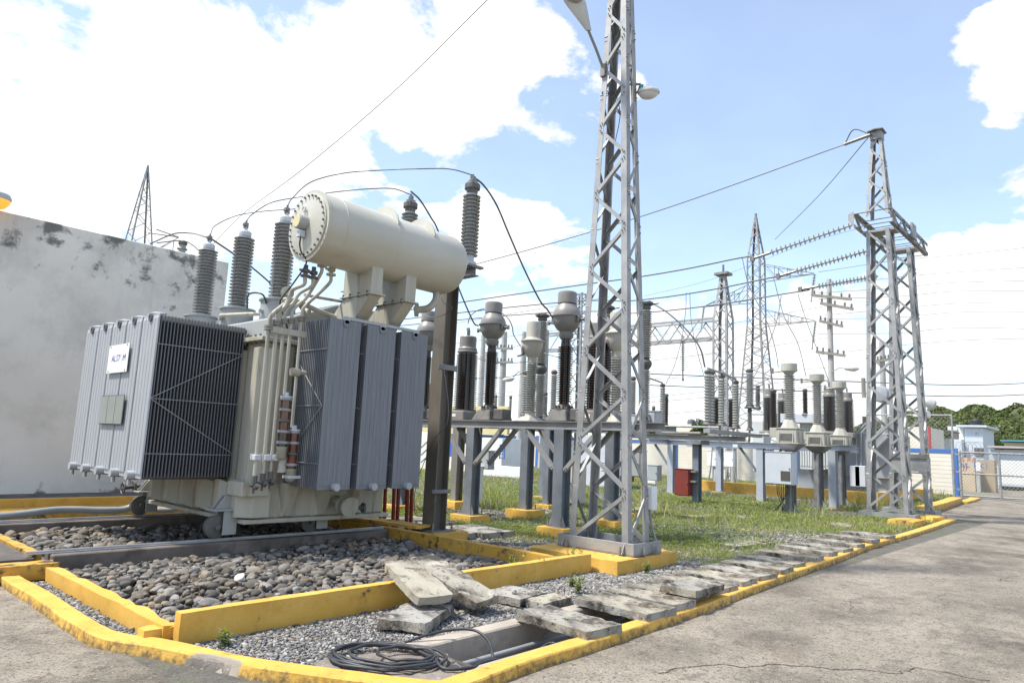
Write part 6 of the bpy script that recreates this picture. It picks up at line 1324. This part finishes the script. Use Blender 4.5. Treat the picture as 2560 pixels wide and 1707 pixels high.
# ------------------------------------------------------------------ perimeter wall, gate, distance
pw = thing('perimeter_wall', (43,20,0), 'long cream block wall with blue posts and blue cap at the end of the yard', 'wall')
WX = 43.0
ylist = np.arange(7.55, 52, 4.05)
for k in range(len(ylist)-1):
    y0, y1 = ylist[k]+.13, ylist[k+1]-.13
    w = MB().box(WX, WX+.2, y0, y1, -.05, 2.16).build('wall_panel', blockw, pw)
    if k < 4:
        for r in range(10):
            off = .25*(r % 2)
            nb = int((y1-y0)/.5)
            MB().box(WX-.012, WX-.0005, y0+.01, y1-.01, r*.215+.01, r*.215+.205).build('block_course', blockw, w)
for k, y in enumerate(ylist): MB().box(WX-.1, WX+.3, y-.129, y+.129, -.05, 2.42).build('post', bluep, pw)
MB().box(WX-.04, WX+.24, ylist[0], ylist[-1], 2.162, 2.36).build('cap', bluep, pw)
def chain(root, p0, p1, z0, z1, step, r, m, skip=()):
    """chain-link: crossing diagonal wires"""
    mb = MB(); p0 = np.array(p0[:2], float); p1 = np.array(p1[:2], float); L = np.linalg.norm(p1-p0); d = (p1-p0)/L; H = z1-z0
    for s in (-1, 1):
        for c in np.arange(-H, L+H, step):
            a0, a1 = (c, c+H) if s > 0 else (c+H, c); t0, t1 = 0., 1.
            lo, hi = min(a0,a1), max(a0,a1)
            if hi < 0 or lo > L: continue
            f0 = np.clip((0-a0)/(a1-a0), 0, 1) if (a1-a0) > 0 else np.clip((L-a0)/(a1-a0), 0, 1); f1 = np.clip((L-a0)/(a1-a0), 0, 1) if (a1-a0) > 0 else np.clip((0-a0)/(a1-a0), 0, 1)
            f0, f1 = min(f0,f1), max(f0,f1)
            if f1-f0 < 1e-3: continue
            q0 = p0+d*(a0+(a1-a0)*f0); q1 = p0+d*(a0+(a1-a0)*f1)
            mb.bar((*q0,z0+H*f0), (*q1,z0+H*f1), r*2, r*2)
    o = mb.build('chain_link', m, root); o['kind'] = 'stuff'; return o
gate = thing('chain_link_gate', (41,5,0), 'wide silver chain-link gate closing the road at the right edge', 'gate')
ga, gb = onz('M6',1820,975,0), onz('M6',2352,1010,0); dirg = (gb-ga)/np.linalg.norm(gb-ga); gend = ga+dirg*9
def gp_(s, z): q = ga+dirg*s; return (q[0], q[1], z)
Lg = np.linalg.norm(gb-ga); s1 = np.linalg.norm(onz('M6',2190,995,0)-ga)
for z in (.12, 1.17, 2.2): MB().cyl(gp_(0,z), gp_(9,z), .04, n=8).build('rail', galv, gate)
for s_ in (0., s1, 2*s1, 3*s1): MB().cyl(gp_(s_,.05), gp_(s_,2.25), .05, n=8).build('stile', galv, gate)
chain(gate, gp_(0,0), gp_(9,0), .12, 2.2, .16, .0065, galv)
for k in range(3): q = gp_(0,.4+.85*k); MB().cbox((q[0],q[1]+.1,q[2]), (.12,.2,.08)).build('hinge', galv, gate)
gp2 = thing('gate_post', gp_(-.35,0), 'tall silver gate post with barbed wire coil at the blue pillar', 'post'); q = gp_(-.3,0)
MB().cyl((q[0],q[1],0), (q[0],q[1],2.85), .06, n=10).build('post', galv, gp2)
mb = MB(); cen = onx('M6',1865,480,41); mb.tube([(cen[0]+.05*k/6, cen[1]-.55+.011*k+.0*k+.32*math.cos(k*.35), cen[2]+.33*math.sin(k*.35)) for k in range(100)], .012, 5); mb.build('barbed_coil', galv, gp2)
# security fence above wall
cf = thing('chain_link_fence', (43.3,8,2.4), 'chain-link fence with pipe rail rising behind the cream wall', 'fence')
a = onx('M6',1715,150,44); b = onx('M6',700,155,44); MB().cyl(a, (44,b[1]+6,a[2]), .04, n=8).build('top_rail', galv, cf); MB().cyl((44,a[1],0), a, .05, n=8).build('post', galv, cf); MB().cyl((44,a[1]+6,0), (44,a[1]+6,a[2]), .05, n=8).build('post', galv, cf)
chain(cf, (44,a[1]), (44,a[1]+14), 2.3, a[2], .22, .005, galv)
# pillars and walls beyond the gate
def block(name, k, u0, v0, u1, v1, X, dep, m, label, cat='wall', z0=-.05, group=None):
    a = onx(k,u0,v0,X); b = onx(k,u1,v1,X); o = MB().box(X, X+dep, min(a[1],b[1]), max(a[1],b[1]), min(b[2], z0) if z0 is not None else b[2], a[2]).build(name, m, bevel=.01); return tag(o, label, cat, group)
ab = thing('roadside_kiosk', onx('M6',1880,800,52), 'beige kiosk wall with faded red and blue lettering beyond the gate', 'kiosk')
a = onx('M6',1800,570,52); b = onx('M6',1960,940,52); kw = MB().box(52, 52.6, b[1], a[1], -.05, a[2]).build('wall', beige, ab)
a2 = onx('M6',2140,600,53); MB().box(53, 54, a2[1], b[1]+.01, -.05, a2[2]).build('side_wall', mat('tan_render', (.42,.33,.22), None, rough=.85), ab)
def signtext(s, k, u, v, X, size, m, parent, name='lettering'):
    q = onx(k,u,v,X); return textm(s, size, Matrix.Translation((X-.012,q[1],q[2])) @ Matrix(((0,0,-1,0),(-1,0,0,0),(0,1,0,0),(0,0,0,1))), m, parent, name)
signtext('DS RA', 'M6', 1860, 595, 52, .42, mat('faded_red', (.42,.16,.12), None, rough=.8), ab); signtext('A (at. lac)', 'M6', 1875, 645, 52, .55, bluep, ab); signtext('//', 'M6', 1850, 687, 52, .5, redsg, ab)
block('meter_cabinet', 'M6', 1955, 620, 2008, 710, 51.8, .2, whitep, 'white meter cabinet on the pillar beyond the gate', 'cabinet', z0=None)
block('gate_pillar', 'M6', 1958, 711, 2008, 930, 51.85, .3, polem, 'grey concrete pillar under the white meter cabinet', 'pillar')
block('white_truck_wall', 'M6', 2195, 600, 2700, 850, 60, .3, whitep, 'long white wall panel across the road seen through the gate', 'wall', z0=.4)
block('low_dark_wall', 'M6', 2190, 855, 2700, 885, 60.1, .2, blackp, 'low dark base under the white wall panel', 'wall')  # plain black block from the panel's lower edge to the ground
block('red_sign', 'M6', 1478, 262, 1508, 485, 50, .25, redsg, 'narrow upright red sign behind the cream wall', 'sign', z0=None)
block('cream_house', 'M6', 1160, 265, 1478, 480, 52, 5, beige if False else blockw, 'pale yellow building wall rising behind the perimeter wall', 'house')
# pale blue house with water tank
hs = thing('house', onx('M6',1900,500,75), 'pale blue flat-roofed house with a black water tank on the hill foot', 'house')
def hbox(k,u0,v0,u1,v1,X,dep,m,name,parent):
    a = onx(k,u0,v0,X); b = onx(k,u1,v1,X); return MB().box(X, X+dep, min(a[1],b[1]), max(a[1],b[1]), b[2], a[2]).build(name, m, parent, bevel=.02)
w_ = hbox('M6',1840,275,2065,1000,75,6,houseb,'wall',hs); hbox('M6',1680,390,1845,1000,74,6,houseb,'lower_wall',hs); hbox('M6',1785,275,1842,395,76,4,whitep,'stair_tower',hs)
hbox('M6',1760,248,2068,272,74.6,7,houseb,'roof_slab',hs); hbox('M6',1675,262,1770,302,76,5,whitep,'parapet',hs)
f_ = hbox('M6',1943,308,1980,352,74.95,.04,whitep,'window',hs); hbox('M6',1950,316,1974,345,74.9,.04,greyp,'pane',f_); hbox('M6',1735,335,1790,385,75.5,.1,castd,'dark_opening',hs); hbox('M6',1940,475,2040,560,74.9,.05,castd,'grille',hs)
a = onx('M6',1950,190,77); MB().lathe((77.5,a[1],a[2]-.75), (0,0,1), [(.46,0),(.5,.05),(.5,.62),(.4,.75),(.15,.80)], 20).build('water_tank', blackp, hs, smooth=35)
block('stone_block_wall', 'M6', 1515, 385, 1690, 490, 66, 2, mat('grey_block_wall', (.50,.52,.53), (.38,.40,.41), 1.5, rough=.9), 'grey block wall left of the pale blue house', 'wall')
block('shed_roof', 'M6', 1510, 300, 1700, 312, 64, 4, castd, 'thin dark shed roof left of the pale blue house', 'roof', z0=None)
block('rust_roof', 'M6', 2075, 455, 2600, 490, 62, 5, redroof, 'rusty red and white sheet roof right of the pale blue house', 'roof', z0=None)
block('roof_house', 'M6', 2085, 491, 2600, 620, 62.6, 4, houseb, 'pale wall under the rusty sheet roof', 'house')
block('blue_roof', 'M6', 2200, 398, 2600, 418, 95, 5, tealr, 'thin turquoise roof strip farther up the slope', 'roof', z0=None)
block('far_house', 'M6', 2240, 419, 2600, 460, 96, 4, beige, 'small far house under the turquoise roof', 'house')
block('low_rooftop', 'D', 540, 170, 1000, 255, 58, 6, blockw, 'low white rooftop seen over the middle platform', 'house', z0=2.4)
a = onx('D',895,150,60)
for dy, sd_ in ((.42,'left'), (-.42,'right')):
    t = thing('water_tank', (61,a[1]+dy,a[2]-.6), sd_+' one of two dark water tanks on the low white rooftop', 'tank', 'rooftop water tanks')
    MB().lathe((61,a[1]+dy,a[2]-.6), (0,0,1), [(.36,0),(.38,.05),(.38,.7),(.3,.85)], 18).build('tank_body', mat('dark_tank', (.08,.09,.11), None, rough=.5), t, smooth=35)
    MB().lathe((61,a[1]+dy,a[2]+.2505), (0,0,1), [(.3,0),(.1,.07)], 18).build('lid', MATS['dark_tank'], t, smooth=35)
# left background seen under the platform
block('yellow_building', 'A', 380, 1290, 1000, 1400, 42.5, .3, yelb, 'pale yellow building band behind the breaker poles', 'house', z0=2.4)
block('yellow_building_end', 'v6' if 'v6' in VW else 'A', 85, 1250, 200, 1400, 40, .3, yelb, 'pale yellow wall end seen left of the rusty post', 'house', z0=2.4)
block('white_plinth_wall', 'B', 735, 615, 1170, 712, 26, .3, whitep, 'low white plinth wall in the grass behind the platform', 'wall')
block('white_hut', 'B', 720, 320, 930, 610, 27.5, 2, whitep, 'white hut wall with a blue ladder behind the platform', 'hut')
block('pale_shelter', 'B', 1750, 290, 2060, 640, 24, 2, cabl, 'pale kiosk wall seen behind the centre tower left leg', 'hut')
b_ = block('blue_panel', 'B', 318, 315, 405, 530, 22, .05, barrel, 'bright blue plastic panel behind the rusty post', 'panel', z0=None)
block('white_low_wall', 'B', 60, 350, 560, 690, 27, .3, blockw, 'cream wall behind the blue panel', 'wall')
t = thing('ladder', onx('B',940,560,27.4), 'dark blue ladder leaning on the white hut', 'ladder'); a = onx('B',920,395,27.4); b = onx('B',962,555,27.4)
for y in (a[1], b[1]): MB().box(27.36, 27.40, y-.03, y+.03, b[2], a[2]).build('rail', bluep, t)
for k in range(4): z = b[2]+(a[2]-b[2])*(k+.3)/4; MB().box(27.365, 27.395, min(a[1],b[1])+.031, max(a[1],b[1])-.031, z-.025, z+.025).build('rung', bluep, t)
t = thing('stair_rail', onx('B',90,480,20), 'blue handrail stair behind the right radiators', 'railing')
for v0, v1 in ((430,350),(510,430),(590,510)): MB().cyl(onx('B',55,v0,20), onx('B',140,v1,20), .025, n=6).build('rail', bluep, t)
# poles ----------------------------------------------------------------------
def pole(k, ub, vb, ut, vt, X, r0, r1, label, m=polem, group='concrete poles', arms=()):
    a = onx(k,ut,vt,X); t = thing('utility_pole', (X,a[1],0), label, 'pole', group); MB().lathe((X,a[1],0), (0,0,1), [(r0,0),(r1,a[2])], 14).build('shaft', m, t, smooth=40)
    for kk,u0,v0,u1,v1 in arms:
        p, q = onx(kk,u0,v0,X-.3), onx(kk,u1,v1,X-.3); ar = MB().bar(p, q, .16, .2).build('crossarm', woodd, t)
        for f in (.05,.25,.45,.75,.95): c_ = np.array(p)+(np.array(q)-p)*f; MB().lathe((c_[0],c_[1],c_[2]+.1), (0,0,1), [(.05,0),(.09,.08),(.06,.12),(.09,.2),(.04,.3)], 8).build('pin_insulator', porcd, ar, smooth=40)
    return t, a
up, ua = pole('E',675,380,655,-550,54,.27,.18,'tall concrete utility pole with crossarms between the cream-headed units', arms=(('E',545,65,795,100),('v7',1265,420,1400,452),('v7',1225,272,1450,295),('v7',1270,318,1460,352)))
a = onx('E',690,232,53.6); b = onx('E',800,205,53.6); MB().tube([a, (np.array(a)+b)/2+[0,0,.15], b], .04, 6).build('lamp_arm', galv, up); MB().lathe(b, (0,-1,-.1), [(.02,-.2),(.16,0),(.2,.3),(.22,.6),(.1,.85),(.02,.9)], 12).build('lamp_head', lampg, up, smooth=40)
pole('E',1110,340,1105,-20,60,.25,.2,'concrete pole standing between the two gantry columns', arms=(('E',1040,150,1170,130),))
pole('A',690,1250,735,510,44,.32,.22,'leftmost of three concrete poles behind the brown transformers', group='poles behind the brown transformers')
pole('A',920,1280,965,480,46,.38,.26,'middle concrete pole with side arms behind the brown transformers', group='poles behind the brown transformers', arms=(('A',880,655,1050,660),('A',880,810,1050,805)))
pole('A',1120,1390,1180,480,40,.30,.22,'rightmost of three concrete poles, left of the white-headed transformer', group='poles behind the brown transformers')
pole('A',1400,1300,1420,460,41,.30,.22,'concrete pole right behind the tall two-stage insulator', group='poles behind the brown transformers')
a = onx('A',1045,985,40); t = thing('street_lamp', a, 'tiny street lamp head between the background poles', 'lamp'); MB().lathe(a, (0,1,-.1), [(.03,-.3),(.2,0),(.22,.5),(.1,.9)], 10).build('head', lampg, t, smooth=40); MB().tube(spline([a, onx('A',1095,930,40), onx('A',1160,890,40)],5), .04, 6).build('arm', galv, t)
# lattice gantry far (G2) with its truss beam, and pylons
def tower_far(name, cx, cy, segs, label, cat='tower', lw=.12, bw=.07, m=galv, group='distant lattice towers'):
    t = thing(name, (cx,cy,0), label, cat, group)
    for z0, z1, a0, a1, half in segs: lattice(t, cx, cy, z0, z1, a0, a0, a1, a1, half, lw, bw, m, shrink=max(.4, a1/a0), joined=True)
    for ch in t.children:
        if ch.name.startswith('bracing'): ch['kind'] = 'stuff'
    return t
g2 = onx('C',1255,345,41.5); gz = g2[2]
G2 = tower_far('gantry_tower', 41.5, g2[1], ((0,gz,.5,.5,1.0),(gz,gz+2.9,.5,.16,.8)), 'slim lattice gantry tower with a truss beam reaching left, mid distance', lw=.15, bw=.08)
MB().box(41.1, 41.9, g2[1]-.45, g2[1]+.45, gz+2.9, gz+3.05).build('cap', galvd, G2); MB().cyl((41.5,g2[1],gz+3.05), (41.5,g2[1],gz+3.6), .08, n=6).build('spike', galvd, G2)
for z in (gz, gz-1.25):
    for x in (41.0, 42.0): MB().angle((x,g2[1]+.5,z), (x,g2[1]+15,z), (0,0,1), (1 if x < 41.5 else -1,0,0), .13, .02).build('beam_chord', galv, G2)
ys = np.arange(g2[1]+.5, g2[1]+14.6, .95); jm = MB()
for k in range(len(ys)-1):
    for x in (41.0, 42.0): jm.bar((x,ys[k],gz if k % 2 else gz-1.25), (x,ys[k+1],gz-1.25 if k % 2 else gz), .08, .03, (1,0,0))
    jm.bar((41.0,ys[k],gz-1.25), (42.0,ys[k+1],gz-1.25), .07, .03)
o = jm.build('beam_bracing', galv, G2); o['kind'] = 'stuff'
a = onx('C',815,520,41.5); b = onx('C',815,900,41.5); ins_string(a, b, 16, 'hanging insulator string under the truss beam', 'hanging strings', 1.3)
cT = onx('W',1738,760,72); 
T3 = tower_far('pylon', 72, cT[1], ((0,15.4,1.9,.78,1.5),(15.4,22.5,.78,.74,1.2),(22.5,27.8,.74,.06,1.2)), 'tall distant transmission pylon with three arms behind the linked insulators', 'pylon', .18, .085, galvd)
for k, (v0, dirn, L, zz_) in enumerate(((0,-1,5.2,None),(0,1,5.2,None),(0,-1,5.2,None))):
    z = (20.2, 18.0, 15.3)[k]; jm = MB()
    for x in (71.25, 72.75):
        jm.bar((x,cT[1]+dirn*.75,z), (72,cT[1]+dirn*(.9+L),z), .12, .06); jm.bar((x,cT[1]+dirn*.75,z+1.7), (72,cT[1]+dirn*(.9+L),z+.05), .10, .05)
        for f in (.25,.5,.75): jm.bar((x*(1-f)+72*f,cT[1]+dirn*(.9+L*f),z), (x*(1-f)+72*f,cT[1]+dirn*(.9+L*f),z+1.65*(1-f)+.05), .07, .04); jm.bar((x*(1-f)+72*f,cT[1]+dirn*(.9+L*f),z), (x*(1.25-f)+72*(f-.25),cT[1]+dirn*(.9+L*(f-.25)),z+1.65*(1.25-f)), .07, .04)
    jm.build('cross_arm', galvd, T3)
    tip = np.array((72,cT[1]+dirn*(.9+L),z)); ins_string(tip, tip+[0,.3,-2.2], 14, ('upper right','left','lower right')[k]+' hanging insulator string on the distant pylon arm', 'pylon strings', 1.6)
T4p = ony('W',340,380,70); 
T4 = tower_far('pylon', T4p[0], 70, ((4,T4p[2]-8.2,1.15,1.0,1.6),(T4p[2]-8.2,T4p[2]-3,1.0,.42,1.5),(T4p[2]-3,T4p[2],.42,.06,1.1)), 'thin lattice pylon rising behind the plaster wall at left', 'pylon', .13, .06, galv)
z = T4p[2]-7.8; jm = MB(); tip = ony('W',410,545,70)
for dy in (-1.0, 1.0): jm.bar((T4p[0]+1.1,70+dy,z+1.5), tip, .12, .06); jm.bar((T4p[0]+1.1,70+dy,z-.8), tip, .12, .06)
jm.bar((T4p[0]+3,69.5,z+.9), (T4p[0]+3,69.5,z-.6), .08, .05); jm.build('cross_arm', galvd, T4); 
ins_t = ony('W',420,560,17.2); plain_ins(ins_t[0], 17.2, 4.6, ony('W',420,553,17.2)[2], .12, porcg, 'grey bushing tip showing above the plaster wall', 'insulators behind the wall', 12)
conductor([ony('W',345,560,17), ony('W',400,537,17.2), ony('W',440,536,17), ony('W',474,545,12.6)], .016, 'curved wire passing over the plaster wall to the left bushing', group='wall wires')
conductor([ony('W',360,558,17.2), ony('W',418,553,17.2), ony('W',445,565,16.5), ony('W',462,583,15.0)], .014, 'short curved wire from the bushing tip above the plaster wall', group='wall wires')
conductor([ony('W',480,545,12.0), ony('W',560,600,12.4), ony('W',620,650,12.8), ony('W',640,680,12.9)], .016, 'wire slanting down right behind the left bushings', group='wall wires')
# small lattice gantry seen left of centre tower
q = onx('A',1795,60,38); tower_far('gantry_tower', 38, q[1], ((0,q[2]-3,.55,.5,1.0),(q[2]-3,q[2],.5,.28,.7)), 'distant lattice tower just left of the centre tower', lw=.13, bw=.07)
# thin distribution lines ----------------------------------------------------
def line(pts, label, dist, r=.02): conductor([far(k,u,v,d_) for (k,u,v), d_ in zip(pts, dist)], r, label, wiret, 'power_line', 'distribution lines', 6)
import itertools
cnt = 0
for (v0, v1, sg) in ((600,560,4),(634,608,6),(648,640,5),(662,664,4),(700,690,8),(708,712,3),(742,752,4),(790,772,9)):
    cnt += 1
    line([('W',1880,v0+25,),('W',2060,(v0+v1)/2+22-sg),('W',2200,(v0+v1)/2+10-sg),('W',2400,v1+4)], 'thin power line in the bundle crossing the sky right of the gantry', (54,58,60,62))
for i, v in enumerate((882,908)): line([('W',1480,v-24),('W',1900,v-8),('W',2200,v+2),('W',2400,v-4)], ('upper','lower')[i]+' dark thick cable crossing at roof height right of the gantry', (50,52,52,50), .045)
for i, (v0, v1) in enumerate(((745,690),(800,764),(842,832),(884,852),(895,872),(925,900))): line([('W',1480,v0+30),('W',1700,(v0+v1)/2+22),('W',1900,v1+12)], 'thin low power line behind the linked insulators', (58,57,54))
for i, (v0, v1) in enumerate(((700,640),(745,700),(800,690),(862,842),(872,850))): line([('W',1000,v0+50),('W',1200,(v0+v1)/2+46),('W',1400,v1+42)], 'thin power line far behind the brown transformers', (52,50,48))
line([('W',1480,680),('W',1640,640),('W',1850,560),('W',1990,520)], 'thin line rising right behind the distant pylon', (70,70,70,70)); line([('W',1500,900),('W',1650,800),('W',1850,700)], 'faint slanting line left of the distant pylon', (75,75,75))
line([('W',1000,150),('W',1020,150)], 'x', (60,60)) if False else None

# ------------------------------------------------------------------ wooded hill
def hill():
    # ridge heights along bearing, seen from the yard
    top = [(1900,1005),(1960,985),(2020,960),(2090,948),(2140,935),(2180,941),(2230,932),(2290,936),(2352,930),(2450,925),(2600,930),(2800,945)]
    dirs = []
    for u, v in top:
        d = ray('W', u, v); q = CAMP+d*(850/np.linalg.norm(d[:2])); q[2] *= .9; dirs.append(q)
    nx = 60; ny = 14; P0 = np.array(dirs); s = np.linspace(0, len(P0)-1, nx)
    R = np.c_[[np.interp(s, np.arange(len(P0)), P0[:,i]) for i in range(3)]].T
    vs = []; rg = np.random.default_rng(4)
    for j in range(ny):
        f = j/(ny-1); sc_ = (.42+.58*f) if f < .99 else 1.25
        for i in range(nx):
            h = R[i,2]*math.sin(min(1, f*1.02)*math.pi/2)**1.3*(1+.10*math.sin(i*.7+j)); h = min(h, R[i,2]); h = -.5 if j == 0 else h
            vs.append((R[i,0]*sc_, R[i,1]*sc_, h-3 if j < ny-1 else h-25))
    fs = [(j*nx+i, j*nx+i+1, (j+1)*nx+i+1, (j+1)*nx+i) for j in range(ny-1) for i in range(nx-1)]
    struct(MB().add(vs, fs).build('hill', hillm, smooth=180))
    V = np.array(vs).reshape(ny, nx, 3); pos = []; sc_ = []
    for _ in range(13000):
        j = rg.uniform(0, ny-2.01); i = rg.uniform(0, nx-1.01); a, b = int(j), int(i); fj, fi = j-a, i-b
        q = (V[a,b]*(1-fj)*(1-fi)+V[a+1,b]*fj*(1-fi)+V[a,b+1]*(1-fj)*fi+V[a+1,b+1]*fj*fi)
        if math.sin(q[0]*.014)+math.cos(q[1]*.03+q[0]*.02) < -1.05: continue          # meadow clearings
        r = rg.uniform(1.2, 3.0); pos.append(q+[0,0,r*.5]); sc_.append((r*rg.uniform(.8,1.3), r*rg.uniform(.8,1.3), r*rg.uniform(.7,1.15)))
    # each crown: a cloud of leaf-clump faces
    m = 28; d = rg.normal(size=(m,3)); d /= np.linalg.norm(d, axis=1)[:,None]; d[:,2] = np.abs(d[:,2])*1.1-.25; c = d*rg.uniform(.55, 1.0, (m,1)); quad = []
    for k in range(m):
        t1 = np.cross(d[k], rg.normal(size=3)); t1 /= np.linalg.norm(t1); t2 = np.cross(d[k], t1); w = rg.uniform(.22, .42); tilt = rg.normal(0, .25, 3)
        quad += [c[k]-t1*w+tilt*w, c[k]+t2*w, c[k]+t1*w-tilt*w, c[k]-t2*w]
    bv = [np.array(quad)]; i4 = np.arange(m)[:,None]*4; bf = np.concatenate([np.concatenate([i4,i4+1,i4+2],1), np.concatenate([i4,i4+2,i4+3],1)])
    pos = np.array(pos); sc_ = np.array(sc_); n = len(pos)
    me = scatter('wood', bv, bf, pos, sc_, rg.uniform(0,6.28,n), np.zeros(n), foliage, smooth=False)
    link_stuff('hillside_wood', me, 'dark green wood covering the distant hill at right')
hill()
# roadside trees beyond the gate
def tree(k, u, v, ut, vt, X, w, label, seed):
    rg = np.random.default_rng(seed); b = onx(k,u,v,X); tz = onx(k,ut,vt,X)[2]; H = tz; t = thing('tree', (X,b[1],0), label, 'tree', 'trees by the houses')
    mb = MB(); mb.tube([(X,b[1],0),(X+.1,b[1]+.1,H*.3),(X,b[1],H*.6)], .16, 8)
    for j in range(5): an = j*1.3; mb.tube([(X,b[1],H*.4),(X+math.cos(an)*w*.4,b[1]+math.sin(an)*w*.4,H*.75)], .06, 5)
    mb.build('trunk', woodd, t, smooth=60); n = 900 if w < 1.5 else 2600; c = rg.normal(size=(n,3)); c /= np.linalg.norm(c, axis=1)[:,None]; c *= rg.uniform(.3,1,(n,1))**.5
    lump = 1+.3*np.sin(c[:,0]*5+1)*np.cos(c[:,1]*4+c[:,2]*5); c = c*lump[:,None]*np.array([w,w,H*.33])+np.array([X,b[1],H*.66]); s = rg.uniform(.10,.22,n)
    d1 = rg.normal(size=(n,3)); d1 /= np.linalg.norm(d1,axis=1)[:,None]; d2 = np.cross(d1, rg.normal(size=(n,3))); d2 /= np.linalg.norm(d2,axis=1)[:,None]
    vv = np.stack([c-d1*s[:,None], c+d2*s[:,None]*.6, c+d1*s[:,None], c-d2*s[:,None]*.6], 1).reshape(-1,3)-np.array([X,b[1],0]); i4 = np.arange(n)[:,None]*4
    o = bpy.data.objects.new('crown', raw_mesh('crown', vv, np.concatenate([np.concatenate([i4,i4+1,i4+2],1), np.concatenate([i4,i4+2,i4+3],1)]), foliage, False)); col.objects.link(o); o.parent = t
tree('M6',2160,450,2160,350,100,2.4,'leafy tree right of the pale blue house', 1)
tree('M6',2330,430,2330,370,110,2.2,'tree beside the turquoise roof at the right edge', 3); tree('C',1000,1560,985,1440,50,.7,'small leafy tree top behind the left linked insulator', 4)
